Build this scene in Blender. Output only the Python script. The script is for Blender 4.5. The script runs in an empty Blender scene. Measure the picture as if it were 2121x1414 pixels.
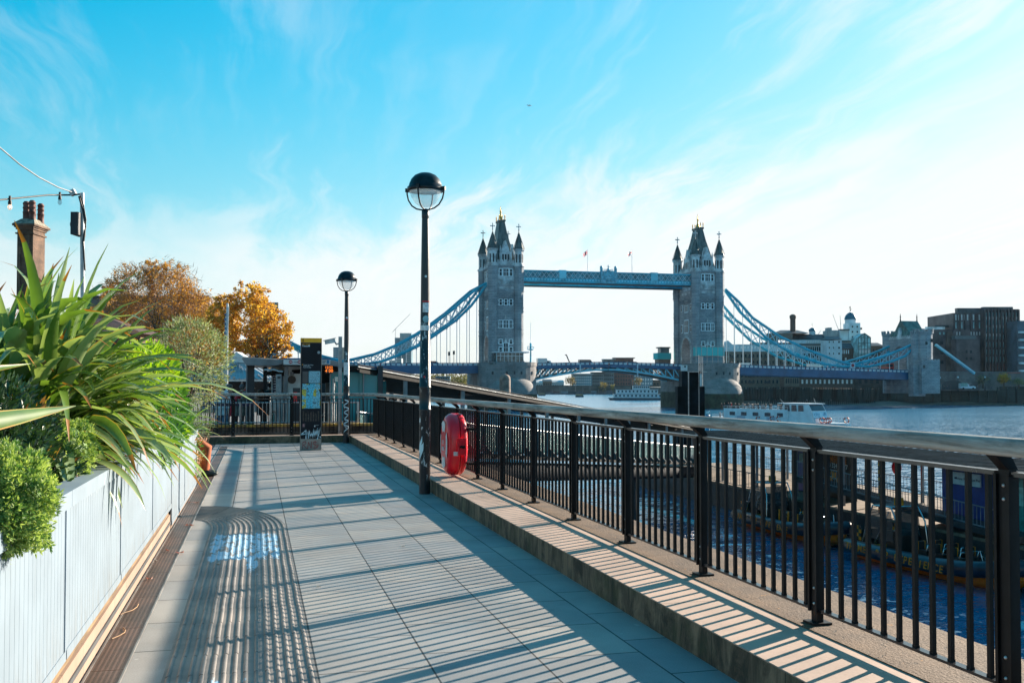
import bpy, bmesh, math, random
from mathutils import Vector as V, Matrix
D = bpy.data; SC = bpy.context.scene; COL = SC.collection
R = math.radians
# ---------------------------------------------------------------- camera
F, CX, HZ, EYE, TP = 2062.0, 1060.5, 797.0, 1.6, .0268      # pixels of the 2121 wide picture; horizon row; eye height
PIT = math.atan(TP); PPY = HZ-F*TP; YAW = math.atan(529/F)
cam = D.cameras.new('camera'); camo = D.objects.new('camera', cam); COL.objects.link(camo)
cam.sensor_width = 36; cam.lens = F/2121*36; cam.sensor_fit = 'HORIZONTAL'; cam.shift_y = (PPY-707)/2121
cam.clip_start = .1; cam.clip_end = 30000
camo.location = (0, 0, EYE); camo.rotation_euler = (R(90)+PIT, 0, -YAW); SC.camera = camo
cR = V((math.cos(YAW), -math.sin(YAW), 0)); cH = V((math.sin(YAW), math.cos(YAW), 0))
cF = cH*math.cos(PIT)+V((0, 0, math.sin(PIT))); cU = -cH*math.sin(PIT)+V((0, 0, math.cos(PIT)))
O = V((0, 0, EYE))
def ray(px, py): return cF+cR*((px-CX)/F)+cU*((PPY-py)/F)
def G(px, py, z=0.): d = ray(px, py); return O+d*((z-EYE)/d.z)      # on a level
def W(px, py, Y): d = ray(px, py); return O+d*(Y/d.dot(cH))         # at a distance
def OX(px, py, x): d = ray(px, py); return O+d*(x/d.x)              # on the plane x
def OY(px, py, y): d = ray(px, py); return O+d*(y/d.y)              # on the plane y
def OP(px, py, p, n): d = ray(px, py); return O+d*((p-O).dot(n)/d.dot(n))
def C2(X, Y, z=0.): return cR*X+cH*Y+V((0, 0, z))                   # metres right / ahead of the camera
# ---------------------------------------------------------------- sun, sky, exposure
SAZ, SEL = R(60.8), R(18.2)
SD = V((math.sin(SAZ)*math.cos(SEL), math.cos(SAZ)*math.cos(SEL), math.sin(SEL)))
sl = D.lights.new('sun', 'SUN'); sl.energy = 5; sl.angle = R(.5); sl.color = (1, .86, .70)
so = D.objects.new('sun', sl); COL.objects.link(so); so.rotation_euler = (-SD).to_track_quat('-Z', 'Y').to_euler(); so.location = (30, 20, 60)
SC.view_settings.view_transform = 'Standard'; SC.view_settings.look = 'None'; SC.view_settings.gamma = 1
SC.view_settings.exposure = 1.42; SC.view_settings.use_curve_mapping = False
SC.cycles.max_bounces = 6; SC.cycles.transparent_max_bounces = 12; SC.cycles.use_denoising = True
SC.cycles.caustics_reflective = False; SC.cycles.caustics_refractive = False
class NT:
    def __init__(s, t): s.t = t; s.n = t.nodes; s.l = t.links
    def new(s, k, **kw):
        n = s.n.new('ShaderNode'+k)
        for a, b in kw.items(): setattr(n, a, b)
        return n
    def set(s, sock, v):
        if hasattr(v, 'is_output'): s.l.new(v, sock)
        elif v is not None:
            if isinstance(v, (tuple, list)) and len(v) == 3 and sock.type == 'RGBA': v = (*v, 1)
            sock.default_value = v
    def math(s, op, a, b=None, c=None, clamp=False):
        n = s.new('Math', operation=op, use_clamp=clamp)
        for i, x in enumerate((a, b, c)): s.set(n.inputs[i], x)
        return n.outputs[0]
    def vm(s, op, a, b=None, sc=None):
        n = s.new('VectorMath', operation=op); s.set(n.inputs[0], a); s.set(n.inputs[1], b)
        if sc is not None: s.set(n.inputs['Scale'], sc)
        return n.outputs['Value' if op in ('DOT_PRODUCT', 'LENGTH') else 'Vector']
    def mix(s, f, a, b, mode='MIX'):
        n = s.new('Mix', data_type='RGBA', blend_type=mode); s.set(n.inputs[0], f); s.set(n.inputs[6], a); s.set(n.inputs[7], b)
        return n.outputs[2]
    def noise(s, vec, scale, det=3, rough=.55, dist=0, out=0):
        n = s.new('TexNoise'); s.set(n.inputs['Vector'], vec); s.set(n.inputs['Scale'], scale); s.set(n.inputs['Detail'], det)
        s.set(n.inputs['Roughness'], rough); s.set(n.inputs['Distortion'], dist); return n.outputs[out]
    def ramp(s, f, pts, interp='LINEAR'):
        n = s.new('ValToRGB'); r = n.color_ramp; r.interpolation = interp
        while len(r.elements) < len(pts): r.elements.new(.5)
        for e, (p, c) in zip(r.elements, pts): e.position = p; e.color = (*c, 1) if isinstance(c, (tuple, list)) else (c, c, c, 1)
        s.set(n.inputs[0], f); return n.outputs[0]
    def mr(s, v, a, b, c=0., d=1., kind='SMOOTHSTEP'):
        n = s.new('MapRange', interpolation_type=kind); s.set(n.inputs[0], v)
        for i, x in enumerate((a, b, c, d)): s.set(n.inputs[i+1], x)
        return n.outputs[0]
    def mapp(s, vec, scale=(1, 1, 1), loc=(0, 0, 0), rot=(0, 0, 0)):
        n = s.new('Mapping'); s.set(n.inputs[0], vec); n.inputs['Scale'].default_value = scale; n.inputs['Location'].default_value = loc; n.inputs['Rotation'].default_value = rot
        return n.outputs[0]
    def xyz(s, vec):
        n = s.new('SeparateXYZ'); s.set(n.inputs[0], vec); return n.outputs
    def comb(s, x, y, z):
        n = s.new('CombineXYZ')
        for i, v in enumerate((x, y, z)): s.set(n.inputs[i], v)
        return n.outputs[0]
wd = D.worlds.new('World'); SC.world = wd; wd.use_nodes = True; t = NT(wd.node_tree); t.n.clear()
sky = t.new('TexSky', sky_type='NISHITA'); sky.sun_disc = False; sky.sun_elevation = SEL; sky.sun_rotation = SAZ
sky.air_density = 1.0; sky.dust_density = .6; sky.ozone_density = 2.5; sky.altitude = 0
tc = t.new('TexCoord'); dr = tc.outputs['Generated']; sx = t.xyz(dr)
hs = t.new('HueSaturation'); hs.inputs['Hue'].default_value = .474; hs.inputs['Saturation'].default_value = 1.95; hs.inputs['Value'].default_value = 2.75; t.l.new(t.vm('DIVIDE', sky.outputs[0], t.vm('ADD', t.vm('SCALE', sky.outputs[0], None, .20), (1, 1, 1))), hs.inputs['Color'])
# cirrus: noise on a high flat layer, combed along one direction, denser towards the sun and the horizon
up = t.math('MAXIMUM', sx[2], .02); k = t.math('DIVIDE', 1., t.math('ADD', up, .12))
pl = t.comb(t.math('MULTIPLY', sx[0], k), t.math('MULTIPLY', sx[1], k), 0.)
warp = t.vm('ADD', pl, t.vm('SCALE', t.noise(pl, 1.3, 3, out=1), None, .3))
strk = t.noise(t.mapp(warp, (2.2, .55, 1), rot=(0, 0, R(-62))), 1.5, 9, .62, .5)
bank = t.noise(t.mapp(warp, (1, .45, 1), (3.1, 1.7, 0), (0, 0, R(-58))), .62, 5, .55)
east = t.vm('DOT_PRODUCT', dr, tuple(cR*.8+cH*.6))
low = t.mr(sx[2], .27, .13)
left = t.mr(east, .55, .86); ze = t.math('ADD', t.math('SUBTRACT', sx[2], t.math('MULTIPLY', left, .05)), t.math('MULTIPLY', t.math('SUBTRACT', strk, .5), .42)); band = t.mr(ze, .215, .10); rim = t.mr(sx[2], .02, .12)
veil = t.math('MULTIPLY', band, t.mr(bank, .28, .54, .3, .95))
fine = t.noise(t.mapp(warp, (3.6, .42, 1), rot=(0, 0, R(-68))), 2.2, 8, .62, .25)
wisp = t.math('MULTIPLY', t.mr(t.math('ADD', t.math('MULTIPLY', strk, .5), t.math('MULTIPLY', fine, .5)), .47, .68), t.mr(bank, .36, .56))
amp = t.math('ADD', t.math('MULTIPLY', left, .75), t.math('ADD', t.math('MULTIPLY', band, .4), .24))
cl = t.math('ADD', t.math('MULTIPLY', veil, .88), t.math('MULTIPLY', wisp, amp), clamp=True)
hz_ = t.mr(sx[2], .16, .0)
hz_ = t.math('MULTIPLY', hz_, t.mr(t.vm('DOT_PRODUCT', dr, tuple(cH)), -.2, .7))
blu_ = t.mix(t.mr(sx[2], .12, .36), hs.outputs[0], t.mix(1., hs.outputs[0], (.72, 1.03, 1.08), 'MULTIPLY'))
colr = t.mix(t.math('MULTIPLY', hz_, .6), blu_, (5.9, 6.7, 6.9))
colr = t.mix(cl, colr, (7.2, 7.5, 7.55))
sf = t.mr(t.vm('DOT_PRODUCT', dr, (SD.x, SD.y, 0.)), -.5, .5, .78, 1.); colr = t.mix(1., colr, t.comb(sf, sf, sf), 'MULTIPLY')
bg = t.new('Background'); bg.inputs[1].default_value = .05; t.l.new(colr, bg.inputs[0])
wo = t.new('OutputWorld'); t.l.new(bg.outputs[0], wo.inputs[0])
# ---------------------------------------------------------------- materials
MATS = {}
def newmat(name):
    m = D.materials.new(name); m.use_nodes = True; t = NT(m.node_tree); t.n.clear()
    o = t.new('OutputMaterial'); b = t.new('BsdfPrincipled'); t.l.new(b.outputs[0], o.inputs[0]); MATS[name] = m
    t.o, t.b = o, b; t.co = t.new('TexCoord').outputs['Object']
    return m, t
def bump(t, h, dist=.01, st=1.):
    n = t.new('Bump'); n.inputs['Strength'].default_value = st; n.inputs['Distance'].default_value = dist; t.set(n.inputs['Height'], h)
    t.l.new(n.outputs[0], t.b.inputs['Normal']); return n
def mat(name, c, rough=.6, metal=0., var=.18, sc=3., bmp=0., bsc=20., c2=None, sp=.5, coat=0., stretch=(1, 1, 1)):
    if name in MATS: return MATS[name]
    m, t = newmat(name); b = t.b
    v = t.mapp(t.co, stretch)
    n = t.noise(v, sc, 5, .6)
    c2 = c2 or tuple(max(0, x*(1-2.2*var)) for x in c); c1 = tuple(min(1, x*(1+var)) for x in c)
    t.set(b.inputs['Base Color'], t.mix(t.mr(n, .3, .7), c2, c1))
    t.set(b.inputs['Roughness'], t.math('ADD', t.math('MULTIPLY', t.noise(v, sc*2.3, 3), .2*rough), rough*.9)); b.inputs['Metallic'].default_value = metal
    b.inputs['Specular IOR Level'].default_value = sp
    if coat: b.inputs['Coat Weight'].default_value = coat; b.inputs['Coat Roughness'].default_value = .08
    if bmp: bump(t, t.noise(v, bsc, 4), bmp)
    return m
def leafmat(name, c, c2, tr=.35, rough=.4, sc=6., sp=.4):
    m, t = newmat(name); b = t.b
    col = t.mix(t.mr(t.noise(t.co, sc, 3), .3, .7), c, c2)
    t.set(b.inputs['Base Color'], col); b.inputs['Roughness'].default_value = rough; b.inputs['Specular IOR Level'].default_value = sp
    tl = t.new('BsdfTranslucent'); t.set(tl.inputs[0], t.mix(1., col, (1.5, 1.6, .7), 'MULTIPLY'))
    mx = t.new('MixShader'); mx.inputs[0].default_value = tr; t.l.new(b.outputs[0], mx.inputs[1]); t.l.new(tl.outputs[0], mx.inputs[2]); t.l.new(mx.outputs[0], t.o.inputs[0])
    return m
def glassmat(name, tint, tr=.6, rough=.05):
    m, t = newmat(name); b = t.b; b.inputs['Base Color'].default_value = (*tint, 1); b.inputs['Roughness'].default_value = rough
    tp = t.new('BsdfTransparent'); tp.inputs[0].default_value = (*[min(1, x*1.5+.3) for x in tint], 1)
    mx = t.new('MixShader'); mx.inputs[0].default_value = tr; t.l.new(b.outputs[0], mx.inputs[1]); t.l.new(tp.outputs[0], mx.inputs[2]); t.l.new(mx.outputs[0], t.o.inputs[0])
    return m
def brickmat(name, c1, c2, mortar, w=.225, h=.075, ms=.008, rough=.85, var=.5, off=.5, horiz=False, sc=1.3, bmp=.004):
    m, t = newmat(name); b = t.b; x = t.xyz(t.co)
    vec = t.comb(x[0], x[1], 0.) if horiz else t.comb(t.math('ADD', x[0], x[1]), x[2], 0.)
    n = t.new('TexBrick'); n.offset = off; t.l.new(vec, n.inputs['Vector']); n.inputs['Scale'].default_value = 1
    n.inputs['Brick Width'].default_value = w; n.inputs['Row Height'].default_value = h; n.inputs['Mortar Size'].default_value = ms; n.inputs['Bias'].default_value = 0; n.inputs['Mortar Smooth'].default_value = .15
    t.set(n.inputs[1], c1); t.set(n.inputs[2], c2); t.set(n.inputs[3], mortar)
    st = t.mr(t.noise(t.co, sc, 6, .65), .25, .75, 1-var, 1.15)
    t.set(b.inputs['Base Color'], t.mix(1., n.outputs[0], t.comb(st, st, st), 'MULTIPLY')); b.inputs['Roughness'].default_value = rough
    if bmp: bump(t, t.math('SUBTRACT', t.math('MULTIPLY', t.noise(t.co, 40, 3), .25), n.outputs[1]), bmp)
    return m
# ---------------------------------------------------------------- mesh building
ORG = {}
class MB:
    def __init__(s): s.v = []; s.f = []; s.mi = []; s.sm = []; s.k = 0; s.smooth = False; s.M = None
    def add(s, vs, fs, k=None, sm=None):
        o = len(s.v)
        s.v += [tuple(s.M @ V(p)) for p in vs] if s.M else [tuple(p) for p in vs]
        k = s.k if k is None else k; sm = s.smooth if sm is None else sm
        for f in fs: s.f.append(tuple(i+o for i in f)); s.mi.append(k); s.sm.append(sm)
        return s
    def box(s, x0, x1, y0, y1, z0, z1, k=None):
        return s.add([(x, y, z) for z in (z0, z1) for y in (y0, y1) for x in (x0, x1)], [(0, 2, 3, 1), (4, 5, 7, 6), (0, 1, 5, 4), (2, 6, 7, 3), (0, 4, 6, 2), (1, 3, 7, 5)], k, False)
    def ob(s, c, ax, ay, az, hx, hy, hz, k=None):      # oriented box
        c, ax, ay, az = V(c), V(ax).normalized()*hx, V(ay).normalized()*hy, V(az).normalized()*hz
        return s.add([c+ax*a+ay*b+az*d for d in (-1, 1) for b in (-1, 1) for a in (-1, 1)], [(0, 2, 3, 1), (4, 5, 7, 6), (0, 1, 5, 4), (2, 6, 7, 3), (0, 4, 6, 2), (1, 3, 7, 5)], k, False)
    def bar(s, p, q, w, h=None, up=(0, 0, 1), k=None):  # square bar from p to q
        p, q = V(p), V(q); d = q-p; u = V(up)
        if abs(d.normalized().dot(u)) > .98: u = V((1, 0, 0))
        a = d.cross(u).normalized(); b = a.cross(d).normalized()
        return s.ob((p+q)/2, d, a, b, d.length/2, w/2, (h or w)/2, k)
    def quad(s, a, b, c, d, k=None): return s.add([a, b, c, d], [(0, 1, 2, 3)], k)
    def prism(s, pts, ext, k=None):                    # polygon of 3-D points pushed along ext
        n = len(pts); e = V(ext); P = [V(p) for p in pts]
        return s.add(P+[p+e for p in P], [tuple(range(n))[::-1], tuple(range(n, 2*n))]+[(i, (i+1) % n, n+(i+1) % n, n+i) for i in range(n)], k, False)
    def tube(s, pts, r, n=8, k=None, cap=True, sy=1., sm=True):
        P = [V(p) for p in pts]; m = len(P); r = r if isinstance(r, (list, tuple)) else [r]*m
        vs = []; ref = None
        for i, p in enumerate(P):
            d = (P[min(i+1, m-1)]-P[max(i-1, 0)]).normalized()
            if ref is None: ref = V((0, 0, 1)) if abs(d.z) < .9 else V((1, 0, 0))
            a = d.cross(ref).normalized(); b = a.cross(d).normalized(); ref = b
            vs += [p+(a*math.cos(2*math.pi*j/n)+b*math.sin(2*math.pi*j/n)*sy)*r[i] for j in range(n)]
        fs = [(i*n+j, i*n+(j+1) % n, (i+1)*n+(j+1) % n, (i+1)*n+j) for i in range(m-1) for j in range(n)]
        s.add(vs, fs, k, sm)
        if cap: s.add(vs[:n], [tuple(range(n))[::-1]], k, False); s.add(vs[-n:], [tuple(range(n))], k, False)
        return s
    def lathe(s, c, prof, n=16, k=None, axis=(0, 0, 1), sm=True, ph=0.):
        ax = V(axis).normalized(); u = V((1, 0, 0)) if abs(ax.x) < .9 else V((0, 1, 0)); a = (u-ax*u.dot(ax)).normalized(); b = ax.cross(a); c = V(c)
        vs = []; m = len(prof)
        for r, z in prof: vs += [c+ax*z+(a*math.cos(2*math.pi*j/n+ph)+b*math.sin(2*math.pi*j/n+ph))*r for j in range(n)]
        s.add(vs, [(i*n+j, i*n+(j+1) % n, (i+1)*n+(j+1) % n, (i+1)*n+j) for i in range(m-1) for j in range(n)], k, sm)
        if prof[0][0] > 1e-4: s.add(vs[:n], [tuple(range(n))[::-1]], k, False)
        if prof[-1][0] > 1e-4: s.add(vs[-n:], [tuple(range(n))], k, False)
        return s
    def ell(s, c, rx, ry, rz, n=12, m=8, k=None):
        vs = []
        for i in range(m+1):
            th = math.pi*i/m
            vs += [(c[0]+rx*math.sin(th)*math.cos(2*math.pi*j/n), c[1]+ry*math.sin(th)*math.sin(2*math.pi*j/n), c[2]-rz*math.cos(th)) for j in range(n)]
        return s.add(vs, [(i*n+j, i*n+(j+1) % n, (i+1)*n+(j+1) % n, (i+1)*n+j) for i in range(m) for j in range(n)], k, True)
    def build(s, name, m, parent=None, fix=True, weld=False, loc=None):
        me = D.meshes.new(name); r = parent
        org = ORG.get(parent.name, V((0, 0, 0))) if parent else V(loc or (0, 0, 0))
        me.from_pydata([(x-org.x, y-org.y, z-org.z) for x, y, z in s.v], [], s.f)
        ms = m if isinstance(m, (list, tuple)) else [m]
        for q in ms: me.materials.append(q)
        me.polygons.foreach_set('material_index', [min(i, len(ms)-1) for i in s.mi]); me.polygons.foreach_set('use_smooth', s.sm)
        if fix or weld:
            bm = bmesh.new(); bm.from_mesh(me)
            if weld: bmesh.ops.remove_doubles(bm, verts=bm.verts, dist=1e-4)
            if fix: bmesh.ops.recalc_face_normals(bm, faces=bm.faces)
            bm.to_mesh(me); bm.free()
        o = D.objects.new(name, me); COL.objects.link(o)
        if parent: o.parent = parent; ORG[o.name] = org
        else: o.location = org; ORG[o.name] = org
        return o
def tag(o, label=None, cat=None, group=None, kind=None):
    for a, b in (('label', label), ('category', cat), ('group', group), ('kind', kind)):
        if b: o[a] = b
    return o
def thing(name, label, cat, loc=(0, 0, 0), group=None):
    o = D.objects.new(name, None); COL.objects.link(o); o.location = loc; o.empty_display_size = .2; ORG[o.name] = V(loc)
    return tag(o, label, cat, group)
def struct(mb, name, m, **k): return tag(mb.build(name, m, **k), kind='structure')
def dup(o, loc=None, rz=None, label=None, parent=None):
    c = o.copy(); COL.objects.link(c)
    if parent: c.parent = parent
    for ch in o.children: dup(ch, parent=c)
    if loc is not None: c.location = loc; ORG[c.name] = V(loc)
    if rz is not None: c.rotation_euler = (0, 0, rz)
    if label: c['label'] = label
    return c
def BX(x0, x1, y0, y1, z0, z1): return MB().box(x0, x1, y0, y1, z0, z1)
def text(s, size, p, right, up, m, parent, name='lettering', ext=.002, align='CENTER', shear=0., off=0.):
    cu = D.curves.new('lettering', 'FONT'); cu.body = s; cu.size = size; cu.extrude = ext; cu.align_x = align; cu.align_y = 'CENTER'; cu.shear = shear; cu.resolution_u = 2; cu.offset = off
    to = D.objects.new('tmp', cu); COL.objects.link(to); dg = bpy.context.evaluated_depsgraph_get(); dg.update()
    me = D.meshes.new_from_object(to.evaluated_get(dg)); D.objects.remove(to)
    r = V(right).normalized(); u = V(up).normalized(); n = r.cross(u); p = V(p); mb = MB()
    mb.add([p+r*v.co.x+u*v.co.y+n*v.co.z for v in me.vertices], [tuple(q.vertices) for q in me.polygons])
    D.meshes.remove(me); D.curves.remove(cu)
    return mb.build(name, m, parent, fix=False)
rnd = random.Random(7)
# ================================================================= setting: promenade, river, banks
ZW = -7.5
# paving slabs: joints run along the walk, cross joints staggered
m, t = newmat('paving'); x = t.xyz(t.co)
n = t.new('TexBrick'); n.offset = .37; n.inputs['Scale'].default_value = 1
t.l.new(t.comb(x[1], t.math('SUBTRACT', x[0], .34), 0.), n.inputs['Vector'])
for k_, v_ in (('Brick Width', .74), ('Row Height', .633), ('Mortar Size', .006), ('Bias', 0.), ('Mortar Smooth', .1)): n.inputs[k_].default_value = v_
t.set(n.inputs[1], (.37, .335, .30)); t.set(n.inputs[2], (.255, .255, .255)); t.set(n.inputs[3], (.03, .03, .03))
st = t.mr(t.noise(t.co, .9, 6, .6), .25, .75, .78, 1.12); sp_ = t.mr(t.noise(t.co, 120, 2), .35, .7, .9, 1.08); st = t.math('MULTIPLY', st, sp_)
blot = t.mr(t.noise(t.co, 5.5, 4, .6), .66, .74)
col = t.mix(1., n.outputs[0], t.comb(st, st, st), 'MULTIPLY'); col = t.mix(t.math('MULTIPLY', blot, .28), col, (.1, .1, .1))
bl = t.math('MULTIPLY', t.mr(t.noise(t.co, 9, 5, .75), .69, .75), t.mr(x[0], 1.3, .2)); col = t.mix(t.math('MULTIPLY', bl, .55), col, (.25, .5, .72))
gum = t.mr(t.noise(t.co, 16, 1), .75, .775); col = t.mix(t.math('MULTIPLY', gum, .5), col, (.5, .5, .48))
t.set(t.b.inputs['Base Color'], col); t.set(t.b.inputs['Roughness'], t.mr(t.noise(t.co, 2, 4), .3, .7, .55, .8))
bump(t, t.math('SUBTRACT', t.math('MULTIPLY', t.noise(t.co, 90, 3), .12), n.outputs[1]), .006)
struct(BX(-1.05, 2.53, -8, 28.17, -.3, 0), 'path', MATS['paving'])
# ribbed tactile paving with a worn patch of blue paint
m, t = newmat('tactile'); x = t.xyz(t.co)
base = t.mix(t.mr(t.noise(t.co, 2.2, 5, .6), .3, .7), (.115, .108, .105), (.25, .215, .19))
e1 = t.math('MULTIPLY', t.mr(x[1], 8.9, 9.6), t.mr(x[1], 11.7, 10.9)); e2 = t.math('MULTIPLY', t.mr(x[0], -.52, -.40), t.mr(x[0], .30, .2))
e3 = t.math('MULTIPLY', e1, e2); e4 = t.math('MULTIPLY', t.math('MULTIPLY', t.mr(x[1], 7.2, 9.3), t.mr(x[1], 10.2, 9.6)), t.math('MULTIPLY', t.mr(x[0], -.14, -.06), t.mr(x[0], .12, .0)))
e5 = t.math('MULTIPLY', t.mr(x[1], 6.3, 5.6), t.math('MULTIPLY', t.mr(x[0], -.5, -.42), t.mr(x[0], -.1, -.2)))
msk = t.mr(t.math('ADD', t.math('ADD', t.math('MAXIMUM', t.math('MAXIMUM', e3, e4), t.math('MULTIPLY', e5, .85)), t.math('MULTIPLY', t.noise(t.mapp(t.co, (7, 2.6, 7)), 1.7, 7, .75), 1.5)), 0.), 1.64, 1.76)
msk2 = t.mr(t.noise(t.mapp(t.co, (9, 4, 9)), 1.4, 5, .7), .69, .72)
blue = t.mix(t.noise(t.co, 7, 4), (.16, .36, .54), (.50, .70, .82))
col = t.mix(t.math('MULTIPLY', t.math('MAXIMUM', msk, t.math('MULTIPLY', msk2, .5)), .92), base, blue)
col = t.mix(t.math('MULTIPLY', t.mr(t.noise(t.co, 17, 4), .6, .75), .35), col, (.07, .065, .06))
t.set(t.b.inputs['Base Color'], col); t.b.inputs['Roughness'].default_value = .62; bump(t, t.noise(t.co, 120, 2), .0012)
tac = MB(); NR = 14; x0, x1 = -.487, .333; tac.box(x0, x1, -2, 11.5, .0005, .004)
pit = (x1-x0)/NR; hh = .009
def rib(pts, w=.44):
    P = [V(p) for p in pts]; vs = []
    prof = [(-.5, 0), (-.33, .75), (-.12, 1), (.12, 1), (.33, .75), (.5, 0)]
    for i, p in enumerate(P):
        d = (P[min(i+1, len(P)-1)]-P[max(i-1, 0)]).normalized(); a = V((d.y, -d.x, 0))
        vs += [p+a*(q*pit*w)+V((0, 0, .004+hh*h)) for q, h in prof]
    n = len(prof); tac.add(vs, [(i*n+j, i*n+j+1, (i+1)*n+j+1, (i+1)*n+j) for i in range(len(P)-1) for j in range(n-1)], 0, True)
    tac.add(vs[:n], [tuple(range(n))], 0, False); tac.add(vs[-n:], [tuple(range(n))], 0, False)
for i in range(NR):
    xx = x0+pit*(i+.5)
    y = -1.2
    while y < 11.45:
        dx = .0012*(1 if int(round(y/.41)) % 2 else -1)
        rib([(xx+dx, y, 0), (xx+dx, min(y+.40, 11.5), 0)]); y += .41
cxr, cyr = -.705, 11.5; base_v = []
for i in range(NR):
    r = xx = x0+pit*(i+.5)-cxr; ry = .95+(r-.25)*1.65
    a0 = 0
    for s in range(4):
        rib([(cxr+r*math.cos(a), cyr+ry*math.sin(a), 0) for a in [R(90)*(s+.02+.96*q/5)/4 for q in range(6)]], .45)
for i in range(12):
    a, b = R(90)*i/12, R(90)*(i+1)/12
    f_ = lambda r, a: (cxr+r*math.cos(a), cyr+(.95+(r-.25)*1.65)*math.sin(a), .004)
    tac.quad(f_(.218, a), f_(1.038, a), f_(1.038, b), f_(.218, b))
struct(tac, 'tactile_paving', MATS['tactile'])
# kerb and coping
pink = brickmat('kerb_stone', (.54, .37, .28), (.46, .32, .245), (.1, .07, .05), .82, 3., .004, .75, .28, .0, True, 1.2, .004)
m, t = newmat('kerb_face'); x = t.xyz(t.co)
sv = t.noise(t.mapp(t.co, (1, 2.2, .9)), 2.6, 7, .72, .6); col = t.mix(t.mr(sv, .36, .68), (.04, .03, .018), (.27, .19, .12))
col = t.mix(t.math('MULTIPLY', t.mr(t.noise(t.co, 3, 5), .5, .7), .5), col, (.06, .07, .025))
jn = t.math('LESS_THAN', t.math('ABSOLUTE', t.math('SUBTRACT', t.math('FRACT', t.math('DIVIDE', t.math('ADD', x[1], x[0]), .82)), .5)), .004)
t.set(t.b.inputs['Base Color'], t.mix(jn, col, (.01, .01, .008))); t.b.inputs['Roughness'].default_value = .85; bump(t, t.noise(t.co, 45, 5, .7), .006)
m, t = newmat('coping'); v2 = t.noise(t.co, 2.6, 6, .65)
col = t.mix(t.mr(v2, .3, .7), (.085, .05, .03), (.185, .11, .062)); col = t.mix(t.mr(t.noise(t.co, 19, 4, .7), .68, .78), col, (.22, .18, .135))
col = t.mix(t.math('MULTIPLY', t.mr(t.noise(t.co, 11, 4, .7), .66, .7), .8), col, (.45, .19, .03))
vo = t.new('TexVoronoi', feature='DISTANCE_TO_EDGE'); t.l.new(t.vm('ADD', t.mapp(t.co, (.42, .24, 1)), t.vm('SCALE', t.noise(t.co, 3, 4, out=1), None, .25)), vo.inputs['Vector'])
crk = t.mr(vo.outputs[0], .002, .008); col = t.mix(crk, (.05, .035, .025), col)
t.set(t.b.inputs['Base Color'], col); t.b.inputs['Roughness'].default_value = .85; bump(t, t.math('ADD', t.noise(t.co, 55, 4), t.math('MULTIPLY', crk, .8)), .008)
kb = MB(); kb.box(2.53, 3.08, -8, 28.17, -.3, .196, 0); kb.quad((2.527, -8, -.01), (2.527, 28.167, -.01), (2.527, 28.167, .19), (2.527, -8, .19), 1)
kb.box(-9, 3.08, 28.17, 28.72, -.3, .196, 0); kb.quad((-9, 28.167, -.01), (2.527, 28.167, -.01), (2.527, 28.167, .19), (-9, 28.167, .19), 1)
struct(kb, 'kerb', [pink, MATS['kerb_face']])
cp = BX(3.0803, 3.80, -8, 28.72, -.3, .203); struct(cp, 'coping', MATS['coping'])
qstone = brickmat('quay_stone', (.12, .115, .09), (.08, .085, .07), (.03, .03, .025), 1.1, .45, .01, .9, .6)
o = MB().box(3.0, 3.74, -8, 340, -9, -.3).build('quay_wall', qstone); tag(o, 'stone quay wall dropping from the promenade railing to the river', 'wall')
# ground behind the planters and beyond the walk
gmat = mat('tarmac', (.10, .10, .10), .9, var=.2, sc=1.5, bmp=.004, bsc=60)
fore = mat('forecourt', (.20, .19, .185), .8, var=.2, sc=1., bmp=.003, bsc=50)
g = MB(); g.box(-60, -1.05, -8, 28.15, -.34, -.012); struct(g, 'ground', gmat)
g = MB(); g.box(-60, 3.0, 28.72, 120, -.34, -.008); struct(g, 'forecourt', fore)
g = MB(); g.prism([(-900, 120, -.02), (3, 120, -.02), (3, 340, -.02), (60, 420, -.02), (260, 1150, -.02), (-900, 1150, -.02)], (0, 0, -8)); struct(g, 'north_bank', gmat)
# river
m, t = newmat('river_water'); b = t.b; b.inputs['Base Color'].default_value = (.015, .16, .29, 1); b.inputs['Roughness'].default_value = .07; b.inputs['IOR'].default_value = 1.75
d_ = t.vm('LENGTH', t.co)
w1 = t.noise(t.mapp(t.co, (1, 1.6, 1), rot=(0, 0, R(25))), .8, 3, .6, .3, out=1); w2 = t.noise(t.mapp(t.co, (1, 2.0, 1), rot=(0, 0, R(-15))), 3.2, 2, .55, .3, out=1); w3 = t.noise(t.mapp(t.co, (1, 1, 1)), .035, 4, .6)
sl_ = t.vm('ADD', t.vm('SCALE', t.vm('SUBTRACT', w1, (.5, .5, .5)), None, .75), t.vm('SCALE', t.vm('SUBTRACT', w2, (.5, .5, .5)), None, .55))
sl_ = t.vm('MULTIPLY', t.vm('SCALE', sl_, None, t.mr(w3, .35, .65, .55, 1.15)), (1, 1, 0))
t.l.new(t.vm('NORMALIZE', t.vm('ADD', sl_, (0, 0, 1))), b.inputs['Normal']); t.set(b.inputs['Roughness'], t.mr(d_, 90, 350, .06, .2, 'LINEAR'))
rv = MB(); rv.add([(-300, -400, ZW), (3600, -400, ZW), (3600, 3600, ZW), (-300, 3600, ZW)], [(0, 1, 2, 3)]); struct(rv, 'river', MATS['river_water'], fix=False)
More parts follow.
